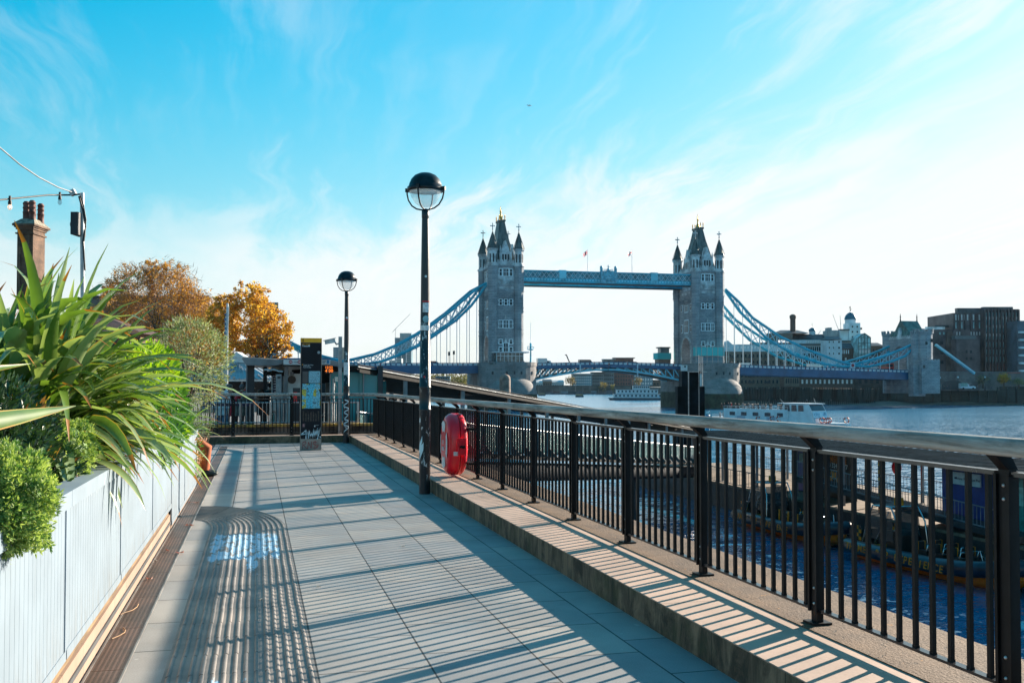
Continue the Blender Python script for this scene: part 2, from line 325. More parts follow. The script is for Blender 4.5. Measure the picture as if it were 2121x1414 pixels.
# ================================================================= railings
black = mat('black_paint', (.006, .007, .009), .5, var=.3, sc=4, bmp=.0006, bsc=60, sp=.22)
m, t = newmat('weathered_wood'); v_ = t.mapp(t.co, (9, .55, 9)); w_ = t.noise(v_, 2.2, 7, .7, .4)
col = t.ramp(w_, [(.25, (.03, .028, .027)), (.42, (.22, .20, .18)), (.58, (.48, .45, .41)), (.72, (.64, .61, .58)), (.85, (.08, .075, .07))])
t.set(t.b.inputs['Base Color'], t.mix(t.math('MULTIPLY', t.mr(t.noise(t.co, 1.6, 5, .7), .45, .65), .6), col, (.42, .40, .38))); t.set(t.b.inputs['Roughness'], t.mr(w_, .3, .7, .6, .85)); t.b.inputs['Specular IOR Level'].default_value = .06; bump(t, t.math('ADD', t.noise(v_, 5, 5, .7), t.noise(t.co, 22, 4)), .007)
steel = mat('galvanised', (.45, .46, .47), .42, .85, .15, 6)
bolt = mat('bolt_metal', (.55, .55, .55), .35, .9)
gloss = mat('gloss_black', (.008, .010, .014), .28, var=.2, sc=6, sp=.7); mt_ = MATS['black_paint']; t = NT(mt_.node_tree); b_ = [n for n in t.n if n.type == 'BSDF_PRINCIPLED'][0]; co_ = [n for n in t.n if n.type == 'TEX_COORD'][0].outputs['Object']
old = b_.inputs['Base Color'].links[0].from_socket; zr_ = t.xyz(co_)[2]
rst = t.math('MULTIPLY', t.mr(t.noise(co_, 14, 5, .75), .56, .66), t.mr(zr_, .16, .02)); chip = t.math('MULTIPLY', t.mr(t.noise(co_, 38, 4, .8), .70, .73), .6)
t.set(b_.inputs['Base Color'], t.mix(chip, t.mix(rst, old, (.10, .038, .014)), (.09, .085, .08)))
LX = 3.2; PY = [3.71+1.545*i for i in range(-3, 16)]
def post(root, p, d, side):          # d along the fence, side towards the walk
    d, side = V(d), V(side); p = V(p); mb = MB()
    mb.ob(p+V((0, 0, .52)), d, side, (0, 0, 1), .032, .02, .512)
    mb.ob(p-d*.043+side*.012+V((0, 0, .54)), d, side, (0, 0, 1), .009, .026, .47); mb.ob(p+d*.043+side*.012+V((0, 0, .54)), d, side, (0, 0, 1), .009, .02, .47)
    mb.ob(p+V((0, 0, .008)), d, side, (0, 0, 1), .06, .06, .008)
    po = mb.build('post', black, root)
    br = MB(); a = p+V((0, 0, 1.03)); e = p+side*.085+V((0, 0, 1.088))
    br.prism([a-d*.03-side*.03, a-d*.03+side*.02, e-d*.055+side*.035+V((0, 0, .02)), e-d*.055-side*.05+V((0, 0, .02))], d*.06); br.build('bracket', black, po)
    bo = MB()
    for z in (.12, .21, .90, .96): bo.lathe(p+side*.02+V((0, 0, z)), [(.0001, .008), (.007, .006), (.009, 0)][::-1], 8, axis=side)
    bo.build('bolt', bolt, po)
def panel(root, p, q, nb=11, side=(-1, 0, 0)):
    p, q = V(p), V(q); mb = MB(); d = (q-p).normalized(); sd = V(side)
    mb.bar(p+V((0, 0, 1.012)), q+V((0, 0, 1.012)), .05, .02, k=1); mb.bar(p+V((0, 0, .085)), q+V((0, 0, .085)), .045, .014, k=1)
    for i in range(nb):
        c = p.lerp(q, (i+.5)/nb)+V((0, 0, .547)); mb.ob(c, d, sd, (0, 0, 1), .0115, .0105, .456)
        mb.ob(c+V((0, 0, -.449)), d, sd, (0, 0, 1), .014, .012, .006)
    mb.build('panel', [black, gloss], root)
def handrail(root, pts):
    mb = MB(); P = [V(p) for p in pts]; prof = []
    for j in range(16):
        a = 2*math.pi*j/16; c_, s_ = math.cos(a), math.sin(a); prof.append((abs(c_)**.6*.056*(1 if c_ > 0 else -1), abs(s_)**.7*.041*(1 if s_ > 0 else -1)))
    vs = []
    for i, p in enumerate(P):
        d = (P[min(i+1, len(P)-1)]-P[max(i-1, 0)]).normalized(); a = V((d.y, -d.x, 0))
        vs += [p+a*u+V((0, 0, w)) for u, w in prof]
    n = 16; mb.add(vs, [(i*n+j, i*n+(j+1) % n, (i+1)*n+(j+1) % n, (i+1)*n+j) for i in range(len(P)-1) for j in range(n)], 0, True)
    mb.add(vs[:n], [tuple(range(n))]); mb.add(vs[-n:], [tuple(range(n))]); mb.build('handrail', MATS['weathered_wood'], root)
rl = thing('railing', 'long black steel railing with weathered timber handrail along the river edge', 'railing', (LX, 0, .2))
for y in PY: post(rl, (LX, y, .2), (0, 1, 0), (-1, 0, 0))
for a, b_ in zip(PY, PY[1:]): panel(rl, (LX, a+.052, .2), (LX, b_-.052, .2))
panel(rl, (LX, PY[-1]+.052, .2), (LX, 28.3, .2), 9)
hp = [(3.115, y, 1.335) for y in (-3.2, 0, 4, 8, 12, 16, 20, 24, 26.6)]+[(3.115-1.8+1.8*math.cos(a), 26.6+1.8*math.sin(a), 1.335) for a in [R(15*i) for i in range(1, 6)]]+[(1.2, 28.4, 1.335)]
handrail(rl, hp)
rl2 = thing('railing', 'black railing with timber rail crossing the far end of the walk behind the map sign', 'railing', (0, 28.45, .2))
xs = [OY(px, 880, 28.45).x for px in (362, 483, 604)]; st_ = xs[2]-xs[1]; xs = [xs[1]+st_*i for i in range(-4, 4)]
for x_ in xs: post(rl2, (x_, 28.45, .2), (1, 0, 0), (0, -1, 0))
for a, b_ in zip(xs, xs[1:]): panel(rl2, (a+.052, 28.45, .2), (b_-.052, 28.45, .2), 14, (0, -1, 0))
panel(rl2, (xs[-1]+.052, 28.45, .2), (LX, 28.45, .2), 5, (0, -1, 0))
handrail(rl2, [(-7.6, 28.4, 1.335), (-3, 28.4, 1.335), (1.19, 28.4, 1.335)])
# ================================================================= lamp posts
lampblack = mat('lamp_paint', (.008, .014, .02), .35, var=.4, sc=9, bmp=.001, bsc=40, sp=.35)
m, t = newmat('worn_pole'); x = t.xyz(t.co)
nn = t.noise(t.mapp(t.co, (9, 9, 3.5)), 2.2, 7, .75); sc_ = t.math('MULTIPLY', t.mr(nn, .56, .62), t.mr(x[2], 1.35, 1.9)); sc_ = t.math('MULTIPLY', sc_, t.mr(x[2], 2.75, 2.3))
nn2 = t.noise(t.mapp(t.co, (7, 7, 2)), 2.0, 6, .7, 1.2); low_ = t.math('MULTIPLY', t.mr(nn2, .585, .615), t.math('MULTIPLY', t.mr(x[2], .18, .3), t.mr(x[2], 1.3, .9)))
col = t.mix(t.math('MAXIMUM', sc_, t.math('MULTIPLY', low_, .85)), (.012, .018, .024), (.55, .6, .63))
t.set(t.b.inputs['Base Color'], col); t.b.inputs['Roughness'].default_value = .36; bump(t, nn, .002)
clear = glassmat('lamp_glass', (.75, .85, .88), .72, .04); white = mat('white_paint', (.72, .73, .73), .5, var=.08)
refl = mat('lamp_reflector', (.75, .76, .74), .35, .3)
def lamp(loc, label, s=1.0):
    T = thing('street_lamp', label, 'street lamp', loc, 'river walk lamp posts'); x, y, z = loc
    mb = MB(); mb.lathe((x, y, z), [(.083, 0), (.083, 1.22), (.088, 1.225), (.088, 1.25), (.083, 1.255), (.083, 1.55), (.088, 1.555), (.088, 1.58), (.082, 1.585), (.066, 2.9), (.064, 3.2), (.052, 4.05), (.05, 4.07), (.055, 4.08), (.055, 4.2), (.03, 4.21)], 20); mb.build('pole', MATS['worn_pole'], T)
    cz = 4.50; hd = MB(); hd.lathe((x, y, z+cz), [(.0001, .245), (.09, .238), (.16, .205), (.21, .15), (.243, .075), (.25, .03), (.27, .028), (.27, -.03), (.25, -.032)][::-1], 28); ho = hd.build('hood', lampblack, T)
    MB().lathe((x, y, z+cz), [(.244, -.034), (.2, -.02), (.05, .0)][::-1], 24).build('reflector', refl, ho)
    MB().lathe((x, y, z+cz), [(.0001, -.27), (.08, -.258), (.16, -.205), (.212, -.12), (.235, -.036)], 24).build('bowl', clear, T)
    for i in range(4):
        a = R(45+90*i+14); c_, s_ = math.cos(a), math.sin(a); am = MB()
        am.tube([(x+r_*c_, y+r_*s_, z+cz+zz) for r_, zz in ((.292, .0), (.292, -.06), (.27, -.15), (.215, -.235), (.14, -.285), (.05, -.305))], .0115, 8)
        am.ob((x+.285*c_, y+.285*s_, z+cz+.0), (c_, s_, 0), (-s_, c_, 0), (0, 0, 1), .03, .022, .028); am.build('arm', lampblack, T)
    return T
paper = mat('sticker_paper', (.7, .72, .74), .6, var=.15, sc=25); red = mat('sticker_red', (.55, .03, .04), .5); teal = mat('sticker_teal', (.28, .5, .55), .5)
def sticker(T, m_, z, w, h, ang, r=.085, disc=False):
    x, y, z0 = T.location; mb = MB(); n = 8; vs = []
    for i in range(n+1):
        u = -1+2*i/n; hh_ = h*(math.sqrt(max(0, 1-u*u*.98)) if disc else 1); a = ang+u*w/2/r
        vs += [(x+(r+.0015)*math.cos(a), y+(r+.0015)*math.sin(a), z0+z-hh_/2), (x+(r+.0015)*math.cos(a), y+(r+.0015)*math.sin(a), z0+z+hh_/2)]
    mb.add(vs, [(2*i, 2*i+2, 2*i+3, 2*i+1) for i in range(n)], 0, True); return mb.build('sticker', m_, T)
L1 = lamp((2.41, 14.57, 0), 'nearest black globe lamp post, covered in stickers, beside the red lifebuoy case')
L2 = lamp((2.40, 27.75, 0), 'farther black lamp post with white graffiti scrawl by the map sign')
va = math.atan2(-14.57, -2.41); vb = math.atan2(-27.75, -2.4)
sticker(L1, paper, 2.74, .10, .14, va+.2, .0725); sticker(L1, red, 2.83, .11, .022, va+.2, .0728); sticker(L1, teal, 2.57, .10, .1, va+.2, .0745, True); sticker(L1, paper, 2.44, .16, .075, va, .077)
sticker(L1, paper, 3.2, .035, .035, va+.15, .0665, True); sticker(L1, red, 1.72, .03, .03, va-.1, .0825, True); sticker(L1, paper, 1.08, .03, .06, va-1.0, .085)
sticker(L2, red, 3.42, .05, .07, va, .062); sticker(L2, paper, 3.45, .06, .05, va+.2, .0625); sticker(L2, paper, 2.05, .14, .35, vb-.2, .082); sticker(L2, paper, 2.45, .05, .06, vb, .076)
# graffiti scrawl on both poles
spray = mat('spray_paint', (.62, .78, .85), .5, var=.1)
def scrawl(T, zs, amp, r, ang, wd_=.018):
    x, y, z0 = T.location; mb = MB(); pts = []
    for i, z in enumerate(zs): pts.append((ang+amp*(1 if i % 2 else -1)+.2*math.sin(i*2.1), z))
    P = []
    for (a, z), (a2, z2) in zip(pts, pts[1:]):
        for q in range(6): u = q/6; u2 = u*u*(3-2*u); P.append(V((x+r*math.cos(a+(a2-a)*u2), y+r*math.sin(a+(a2-a)*u2), z0+z+(z2-z)*u)))
    vs = []
    for p in P: vs += [p-V((0, 0, wd_)), p+V((0, 0, wd_))]
    mb.add(vs, [(2*i, 2*i+2, 2*i+3, 2*i+1) for i in range(len(P)-1)]); mb.build('graffiti', spray, T)
scrawl(L2, [.3, .45, .52, .62, .66, .78, .84, .95, 1.02, 1.15, 1.2], .75, .0855, vb, .016)
scrawl(L1, [.5, .72, .62, .85], .35, .0855, va-.75, .045)
# ================================================================= lifebuoy case
redp = mat('red_plastic', (.95, .008, .03), .3, var=.06, sc=3, coat=.2); decal = mat('white_decal', (.75, .76, .76), .45, var=.04)
LB = thing('lifebuoy_case', 'big red lifebuoy case mounted on the river railing beside the nearest lamp', 'lifebuoy case', (2.98, 15.12, .69))
def shell(sgn, t_, name):          # rounded case half, y-z disc, t_ thick towards sgn
    mb = MB(); n = 40; c = V((2.99, 15.12, .69)); rings = [(1.0, 0), (1.0, .35), (.97, .62), (.9, .84), (.8, .95), (.62, 1.0), (.3, 1.0)]
    def rad(a):
        b = .47*(1+.012*math.cos(8*a)); s = abs(math.sin(a)); return b*(.80+.20*s**1.3) if True else b
    vs = []
    for k_, d_ in rings:
        for j in range(n):
            a = 2*math.pi*j/n; r_ = rad(a)*k_; side = 1+.06*(abs(math.cos(a)) > .55)
            vs.append(c+V((sgn*(.006+t_*d_), math.cos(a)*r_*.9*side, math.sin(a)*r_)))
    mb.add(vs, [(i*n+j, i*n+(j+1) % n, (i+1)*n+(j+1) % n, (i+1)*n+j) for i in range(len(rings)-1) for j in range(n)], 0, True); mb.add(vs[-n:], [tuple(range(n))]); mb.add(vs[:n], [tuple(range(n))])
    return mb.build(name, redp, LB)
fr = shell(-1, .19, 'front_cover'); shell(1, .12, 'back_cover')
def arcd(a0, a1, r0, r1):
    mb = MB(); c = V((2.99-.197, 15.12, .69)); n = 10
    q = lambda r, a: c+V((-.003, math.cos(a)*r*.84, math.sin(a)*r))
    for i in range(n): a, b_ = a0+(a1-a0)*i/n, a0+(a1-a0)*(i+1)/n; mb.quad(q(r0, a), q(r1, a), q(r1, b_), q(r0, b_))
    mb.build('decal', decal, fr)
arcd(R(60), R(120), .20, .36); arcd(R(-120), R(-60), .20, .36); arcd(R(148), R(212), .24, .37); arcd(R(-30), R(30), .27, .31)
text('LIFE', .09, (2.788, 15.14, .72), (0, -1, 0), (0, 0, 1), decal, fr, ext=.001); text('RING', .09, (2.788, 15.14, .62), (0, -1, 0), (0, 0, 1), decal, fr, ext=.001)
lt = MB(); lt.box(2.93, 3.05, 14.655, 14.725, .55, .80); lt.build('latch_housing', redp, LB); BX(2.95, 3.03, 14.63, 14.66, .655, .69).build('latch', black, LB); MB().box(2.87, 2.93, 14.70, 14.712, .54, .6).build('label', decal, LB)
for z in (.92, .40): BX(3.1, 3.19, 14.7, 15.6, z, z+.03).build('bracket', black, LB)
# ================================================================= wayfinding map sign
navy = mat('sign_black', (.006, .011, .018), .4, var=.15, sp=.2); yel = mat('sign_yellow', (1.0, .42, .008), .4, var=.04); wtxt = mat('sign_white', (.8, .82, .84), .5, var=.02)
edge = mat('sign_edge', (.33, .27, .23), .45, .1, .12); stone_ = mat('sign_foot', (.36, .30, .26), .7, var=.12, sc=9)
m, t = newmat('street_map'); x = t.xyz(t.co)
vo = t.new('TexVoronoi', feature='DISTANCE_TO_EDGE'); t.l.new(t.comb(x[0], x[2], 0.), vo.inputs['Vector']); vo.inputs['Scale'].default_value = 15
v2 = t.new('TexVoronoi'); t.l.new(t.comb(x[0], x[2], 0.), v2.inputs['Vector']); v2.inputs['Scale'].default_value = 8
c0 = t.mix(t.math('GREATER_THAN', t.xyz(v2.outputs[1])[0], .62), (.16, .55, .68), (.62, .55, .08))
c0 = t.mix(t.mr(t.math('ABSOLUTE', t.math('SUBTRACT', x[0], t.math('MULTIPLY', t.math('SINE', t.math('MULTIPLY', x[2], 4.)), .05))), .085, .075), c0, (.08, .58, .78))
t.set(t.b.inputs['Base Color'], t.mix(t.math('LESS_THAN', vo.outputs[0], .035), c0, (.02, .03, .04))); t.b.inputs['Roughness'].default_value = .25
m, t = newmat('area_map'); x = t.xyz(t.co); vo = t.new('TexVoronoi', feature='DISTANCE_TO_EDGE'); t.l.new(t.comb(x[0], x[2], 0.), vo.inputs['Vector']); vo.inputs['Scale'].default_value = 38
t.set(t.b.inputs['Base Color'], t.mix(t.math('LESS_THAN', vo.outputs[0], .05), (.24, .58, .70), (.03, .05, .07))); t.b.inputs['Roughness'].default_value = .25
MS = thing('map_sign', 'tall black wayfinding sign with yellow top, blue map and graffiti at its foot', 'sign', (1.305, 24.96, 0))
yf = 24.93; sx0, sx1 = OY(622, 850, yf).x, OY(666, 850, yf).x; zt = OY(644, 700, yf).z; wS = sx1-sx0
def zS(py): return OY(644, py, yf).z
def xS(px): return OY(px, 850, yf).x
MB().box(sx0, sx1, yf, yf+.12, 0, zt).build('body', edge, MS)
BX(sx0+.005, sx1-.005, yf-.006, yf-.001, zS(709), zt-.002).build('top_band', yel, MS)
fp = BX(sx0+.012, sx1-.012, yf-.007, yf-.001, zS(908), zS(709.5)).build('face_panel', navy, MS)
fs = BX(sx0+.01, sx1-.01, yf-.008, yf-.001, .02, zS(908.5)).build('foot_panel', stone_, MS)
def flat(x0, x1, z0, z1, d): return MB().quad((x0, yf-d, z0), (x1, yf-d, z0), (x1, yf-d, z1), (x0, yf-d, z1))
flat(xS(639), xS(663), zS(793), zS(768.5), .010).build('overview_map', MATS['area_map'], MS)
flat(xS(625.5), xS(663), zS(845.5), zS(794.5), .010).build('street_map', MATS['street_map'], MS)
flat(xS(626), xS(637.5), zS(793), zS(769), .010).build('index_panel', mat('sign_grey', (.06, .065, .07), .3), MS)
ph = MB()
for i in range(7): x_ = xS(627+i*5.2); ph.add([(x_, yf-.0105, zS(872)), (x_+.035, yf-.0105, zS(872)), (x_+.035, yf-.0105, zS(852+3*(i % 3))), (x_, yf-.0105, zS(850+4*(i % 2)))], [(0, 1, 2, 3)])
ph.build('picture_strip', mat('sign_picture', (.05, .045, .04), .35, var=.5, sc=25), MS)
text('TOWER', .055, (xS(625), yf-.009, zS(713)), (1, 0, 0), (0, 0, 1), yel, MS, align='LEFT', ext=.001)
text('Tower', .055, (xS(625), yf-.009, zS(716.6)), (1, 0, 0), (0, 0, 1), wtxt, MS, align='LEFT', ext=.001, off=.001)
MB().lathe((xS(639.5), yf-.009, zS(716.2)), [(.02, 0), (.02, .002)], 14, axis=(0, -1, 0)).build('symbol', wtxt, MS)
MB().lathe((xS(659.5), yf-.009, zS(729.5)), [(.035, 0), (.035, .002)], 18, axis=(0, -1, 0)).build('symbol', mat('sign_pale', (.5, .56, .6), .5), MS)
for i, s_ in enumerate(('Tower of London', 'Tower Hill', 'Tower Bridge')): text(s_, .034, (xS(627.5), yf-.009, zS(755.5+2.6*i)), (1, 0, 0), (0, 0, 1), wtxt, MS, align='LEFT', ext=.001)
MB().lathe((xS(625.8), yf-.009, zS(755)), [(.01, 0), (.01, .002)], 10, axis=(0, -1, 0)).build('symbol', yel, MS)
# walking figure pictogram
pg = MB(); fx, fz = xS(627), zS(704.5)
pg.lathe((fx, yf-.008, fz+.035), [(.010, 0), (.010, .002)], 10, axis=(0, -1, 0))
for a, b_ in (((0, .022), (-.002, -.012)), ((-.002, -.012), (.016, -.048)), ((-.002, -.012), (-.022, -.046)), ((0, .018), (.02, .0)), ((0, .018), (-.02, -.002))): pg.bar((fx+a[0], yf-.008, fz+a[1]), (fx+b_[0], yf-.008, fz+b_[1]), .01, .003, (0, 1, 0))
pg.build('pictogram', navy, MS)
cr = MB(); cr.quad((xS(627), yf-.009, zS(884)), (xS(632), yf-.009, zS(884)), (xS(632), yf-.009, zS(877)), (xS(627), yf-.009, zS(877))); cr.build('crest', mat('crest_red', (.35, .18, .2), .4, var=.5, sc=60), MS)
text('Transport', .026, (xS(656), yf-.009, zS(880)), (1, 0, 0), (0, 0, 1), wtxt, MS, ext=.001); MB().lathe((xS(652), yf-.009, zS(880)-.03), [(.016, 0), (.016, .002)], 12, axis=(0, -1, 0)).build('symbol', wtxt, MS)
def stroke(lines, w, m_, d=.0115, name='graffiti'):
    mb = MB()
    for ln in lines:
        for a, b_ in zip(ln, ln[1:]):
            p, q = V((xS(a[0]), yf-d, zS(a[1]))), V((xS(b_[0]), yf-d, zS(b_[1]))); e = (q-p).normalized()*w*.4; mb.bar(p-e, q+e, w, .002, (0, 1, 0))
    mb.build(name, m_, MS)
stroke([[(634, 898), (623, 899.5), (630, 894), (634, 890), (634, 908)], [(634, 901), (637, 896), (639, 893), (639, 907)], [(641, 892), (643, 905), (646, 895), (648, 906), (650, 888)], [(650, 888), (652, 904), (655, 890), (657, 903), (658, 887)], [(658, 888), (659.5, 897), (664, 885), (659, 904), (657.5, 909)], [(663.5, 904), (663.5, 906)]], .022, spray)
redg = mat('red_graffiti', (.42, .03, .035), .6)
stroke([[(627, 929), (628, 915), (633, 914), (634, 918), (629, 921), (636, 929)], [(637.5, 929), (639, 915), (645, 928), (646, 914)], [(656, 915), (650, 915), (649, 919), (657, 923), (656, 927), (648, 927)], [(653, 912), (652.6, 930)], [(657, 920), (660, 922), (657, 927)]], .012, redg, .0105)
# ================================================================= CCTV mast by the sign
CV = thing('camera_mast', 'grey mast with a white surveillance camera behind the map sign', 'camera mast', (OY(704, 880, 29.3).x, 29.3, 0)); cx_ = CV.location.x
zz = lambda py, y=29.3: OY(704, py, y).z
MB().box(cx_-.05, cx_+.05, 29.25, 29.35, 0, zz(697)).build('mast', mat('mast_grey', (.33, .35, .36), .45, .3), CV)
cm = MB(); p0, p1 = OY(673, 709, 29.2), OY(694, 705, 29.2); cm.bar(p0, p1, .13, .12); cm.bar(p0+V((-.05, 0, .05)), p1+V((.02, 0, .075)), .17, .015); cm.build('camera', mat('camera_white', (.62, .63, .62), .4), CV)
MB().tube([OY(693, 707, 29.25), OY(697, 713, 29.25), OY(702, 711, 29.28)], .025, 8).build('arm', steel, CV)
# ================================================================= planters
pw = mat('planter_paint', (.235, .30, .36), .45, var=.05, sc=2, bmp=.0005, bsc=30); ply = mat('ply_edge', (.23, .15, .075), .7, var=.3, sc=5, stretch=(1, .4, 3)); plin = brickmat('plinth_stone', (.34, .235, .175), (.30, .21, .155), (.2, .13, .1), .62, 2, .003, .8, .2, .0)
gap = mat('dark_joint', (.03, .035, .045), .8); soil = mat('soil', (.04, .028, .018), .95, var=.4, sc=12, bmp=.02, bsc=25); strip_ = mat('joint_strip', (.06, .065, .07), .7)
t = NT(pw.node_tree); b_ = [n for n in t.n if n.type == 'BSDF_PRINCIPLED'][0]; co_ = [n for n in t.n if n.type == 'TEX_COORD'][0].outputs['Object']; old = b_.inputs['Base Color'].links[0].from_socket; zr_ = t.xyz(co_)[2]
d1 = t.math('MULTIPLY', t.mr(t.noise(t.mapp(co_, (1, 7, 1.2)), 3, 6, .75), .42, .7), t.mr(zr_, .62, .22)); d2 = t.math('MULTIPLY', t.mr(t.noise(t.mapp(co_, (1, 9, .8)), 2.2, 6, .7), .58, .74), .35)
t.set(b_.inputs['Base Color'], t.mix(t.math('MULTIPLY', d1, .55), t.mix(d2, old, (.13, .15, .15)), (.15, .125, .09)))
PXF = -.9
def planter(y0, y1, zb, zt_, cuts, label, cap=True):
    T = thing('planter', label, 'planter', (-1.4, (y0+y1)/2, 0), 'pale planters along the walk')
    pl_ = MB(); pl_.box(-1.9, PXF-.012, y0, y1, 0, max(.02, zb-.075), 0); pl_.box(-1.9, PXF-.002, y0+.002, y1-.002, .075, max(.021, min(.105, zb-.08)), 1) if zb > .15 else None
    pl_.build('plinth', [plin, strip_], T)
    if zb > .15: BX(-1.9, PXF-.03, y0, y1, zb-.0745, zb+.05).build('base_board', ply, T)
    BX(-1.88, PXF-.05, y0+.01, y1-.01, zb+.051, zt_-.16).build('liner', gap, T)
    for a, b_ in zip(cuts, cuts[1:]):
        mb = MB(); y = a+.012
        mb.box(PXF-.022, PXF+.004, a+.012, b_-.012, zb, zb+.05)
        while y < b_-.02: mb.box(PXF-.018, PXF, y, min(y+.075, b_-.012), zb+.051, zt_-.085); y += .0785
        mb.box(PXF-.02, PXF+.006, b_-.05, b_-.013, zb+.0515, zt_-.086)
        mb.build('panel', pw, T)
    if cap:
        for a, b_ in zip(cuts, cuts[1:]): BX(PXF-.11, PXF+.022, a+.003, b_-.003, zt_-.08, zt_).build('cap', pw, T)
    BX(-1.87, PXF-.115, y0+.02, y1-.02, zt_-.155, zt_-.07).build('soil', soil, T); BX(-1.93, -1.9, y0, y1, 0, zt_-.01).build('back_board', pw, T)
    return T
planter(1.25, 11.60, .25, 1.08, [1.25, 3.28, 5.32, 7.37, 9.55, 11.60], 'longest pale blue boarded planter nearest the camera')
planter(11.66, 16.3, .05, .90, [11.66, 13.7, 16.3], 'lower pale blue planter at the far end of the planting')
lg = BX(-1.95, -1.05, 16.34, 19.6, 0, .45).build('ledge', plin); tag(lg, 'low stone ledge the seated person rests on', 'ledge')
# drainage grate
m, t = newmat('grate_metal'); x = t.xyz(t.co)
sl_ = t.math('MULTIPLY', t.math('GREATER_THAN', t.math('FRACT', t.math('MULTIPLY', x[0], 36.)), .42), t.math('GREATER_THAN', t.math('FRACT', t.math('MULTIPLY', x[1], 42.)), .45))
col = t.mix(t.mr(t.noise(t.co, 2, 4), .35, .65), (.085, .06, .048), (.17, .10, .075)); t.set(t.b.inputs['Base Color'], t.mix(sl_, col, (.008, .007, .006))); t.b.inputs['Metallic'].default_value = .4; t.b.inputs['Roughness'].default_value = .5
bump(t, t.math('SUBTRACT', 1., sl_), .006)
gr = MB(); y = -2.
while y < 26.5: gr.box(-.888, -.706, y, y+.995, .0006, .006, 0); y += 1.0
for q in (-.893, -.704): gr.box(q-.005, q+.005, -2, 26.6, .0004, .012, 1)
o = gr.build('drain_grate', [MATS['grate_metal'], mat('grate_edge', (.25, .24, .23), .45, .6)]); tag(o, 'long rusty slotted drain grate along the foot of the planters', 'drain')
# litter: fallen leaves and twigs near the grate
lf = leafmat('fallen_leaf', (.35, .06, .02), (.22, .09, .03), .1); tw = mat('dry_twig', (.42, .25, .13), .7)
for i, (px, py) in enumerate(((310, 1199), (398, 1088), (406, 1041), (393, 1041), (387, 1088), (374, 1145), (348, 1140))):
    p = G(px, py, .012); mb = MB(); a = i*1.3; r_ = .035+.01*(i % 3)
    vs = [p+V((math.cos(a+k_*.9)*r_*(1 if k_ % 2 else .5), math.sin(a+k_*.9)*r_*(1 if k_ % 2 else .5), .004+.012*(k_ % 2))) for k_ in range(7)]; mb.add(vs, [tuple(range(7))])
    tag(mb.build('fallen_leaf', lf, loc=p), 'curled reddish fallen leaf lying on the rusty drain grate', 'leaf', 'fallen leaves on the grate')
for pts, lb in ((((250, 1272), (258, 1268), (274, 1263), (284, 1256), (287, 1250)), 'longer pale dry stalk curling across the drain grate'), (((232, 1322), (246, 1316), (258, 1309), (260, 1304), (255, 1299)), 'shorter bent pale stalk nearest the camera on the drain grate')):
    tag(MB().tube([G(a, b_, .013) for a, b_ in pts], .0035, 5).build('dry_stalk', tw), lb, 'stalk')
for px, py in ((452, 1167), (487, 1376), (322, 1160), (660, 1213), (540, 1240), (835, 1130)):
    p = G(px, py, .009); a = px*.7; e = V((math.cos(a), math.sin(a), 0))*.018
    tag(MB().tube([p-e, p+e], .0045, 6).build('cigarette_end', mat('cigarette_paper', (.55, .50, .42), .8), loc=p), 'tiny pale cigarette end lying on the paving', 'litter', 'cigarette ends on the paving')
# ================================================================= plants in the planters
fl_g = leafmat('flax_green', (.075, .15, .025), (.16, .25, .05), .32, .24, 3., .8); fl_e = leafmat('flax_margin', (.42, .36, .08), (.5, .25, .05), .3, .4); fl_t = leafmat('flax_tip', (.38, .16, .03), (.22, .08, .02), .25, .5)
fl_p = leafmat('flax_pale', (.22, .30, .13), (.30, .38, .18), .32, .22, 3., .9)
def blade(mb, p, d, L, w, g_=1.0, n=9, orange=False, tip=True, kk=0, side=None):
    p = V(p); d = V(d).normalized(); pts = []; q = p.copy(); e = d.copy(); st = L/n
    for i in range(n+1): pts.append(q.copy()); q = q+e*st; e = (e+V((0, 0, -1))*g_*st*(.25+1.9*i/n)).normalized()
    sd = d.cross(V((0, 0, 1))) if side is None else V(side); sd = sd.normalized() if sd.length > .05 else V((1, 0, 0))
    tw_ = rnd.uniform(-.7, .7); vs = []
    for i, c in enumerate(pts):
        u = i/n; tn = (pts[min(i+1, n)]-pts[max(i-1, 0)]).normalized(); s_ = (sd-tn*sd.dot(tn)).normalized(); s_ = Matrix.Rotation(tw_*u, 3, tn) @ s_; nm = s_.cross(tn)
        ww = w*(.55+.45*min(1, u*3))*(1 if u < .5 else max(.03, 1-((u-.5)/.5)**1.6)); f_ = .28*(1-u*.6)
        vs += [c-s_*ww/2+nm*ww*f_, c-s_*ww*.43+nm*ww*f_*.86, c, c+s_*ww*.43+nm*ww*f_*.86, c+s_*ww/2+nm*ww*f_]
    o_ = len(mb.v); mb.v += [tuple(x_) for x_ in vs]
    for i in range(n):
        for j in range(4):
            k_ = 1 if (orange and j in (0, 3)) else kk
            if tip and i >= n-1: k_ = 2
            mb.f.append((o_+i*5+j, o_+i*5+j+1, o_+i*5+j+6, o_+i*5+j+5)); mb.mi.append(k_); mb.sm.append(True)
FM = [fl_g, fl_e, fl_t, fl_p]
def flax(c, specs, label, seed=1):
    rnd.seed(seed); mb = MB(); c = V(c)
    for n, L, bias, sdv, spread, up, w, g_ in specs:
        for i in range(n):
            az = rnd.gauss(bias, sdv); el = R(rnd.uniform(*up)); p = c+V((rnd.uniform(-spread, spread)*.5, rnd.uniform(-spread, spread), 0)); d = V((math.cos(az)*math.cos(el), math.sin(az)*math.cos(el), math.sin(el)))
            blade(mb, p, d, rnd.uniform(.65, 1.)*L*(1-.32*max(0, math.sin(az))*(el < 1.3)), w*rnd.uniform(.7, 1.2), g_*rnd.uniform(.5, 1.3), 10, rnd.random() < .22, rnd.random() < .4, 3 if rnd.random() < .45 else 0)
    return tag(mb.build('flax_plant', FM, fix=False, loc=c), label, 'plant')
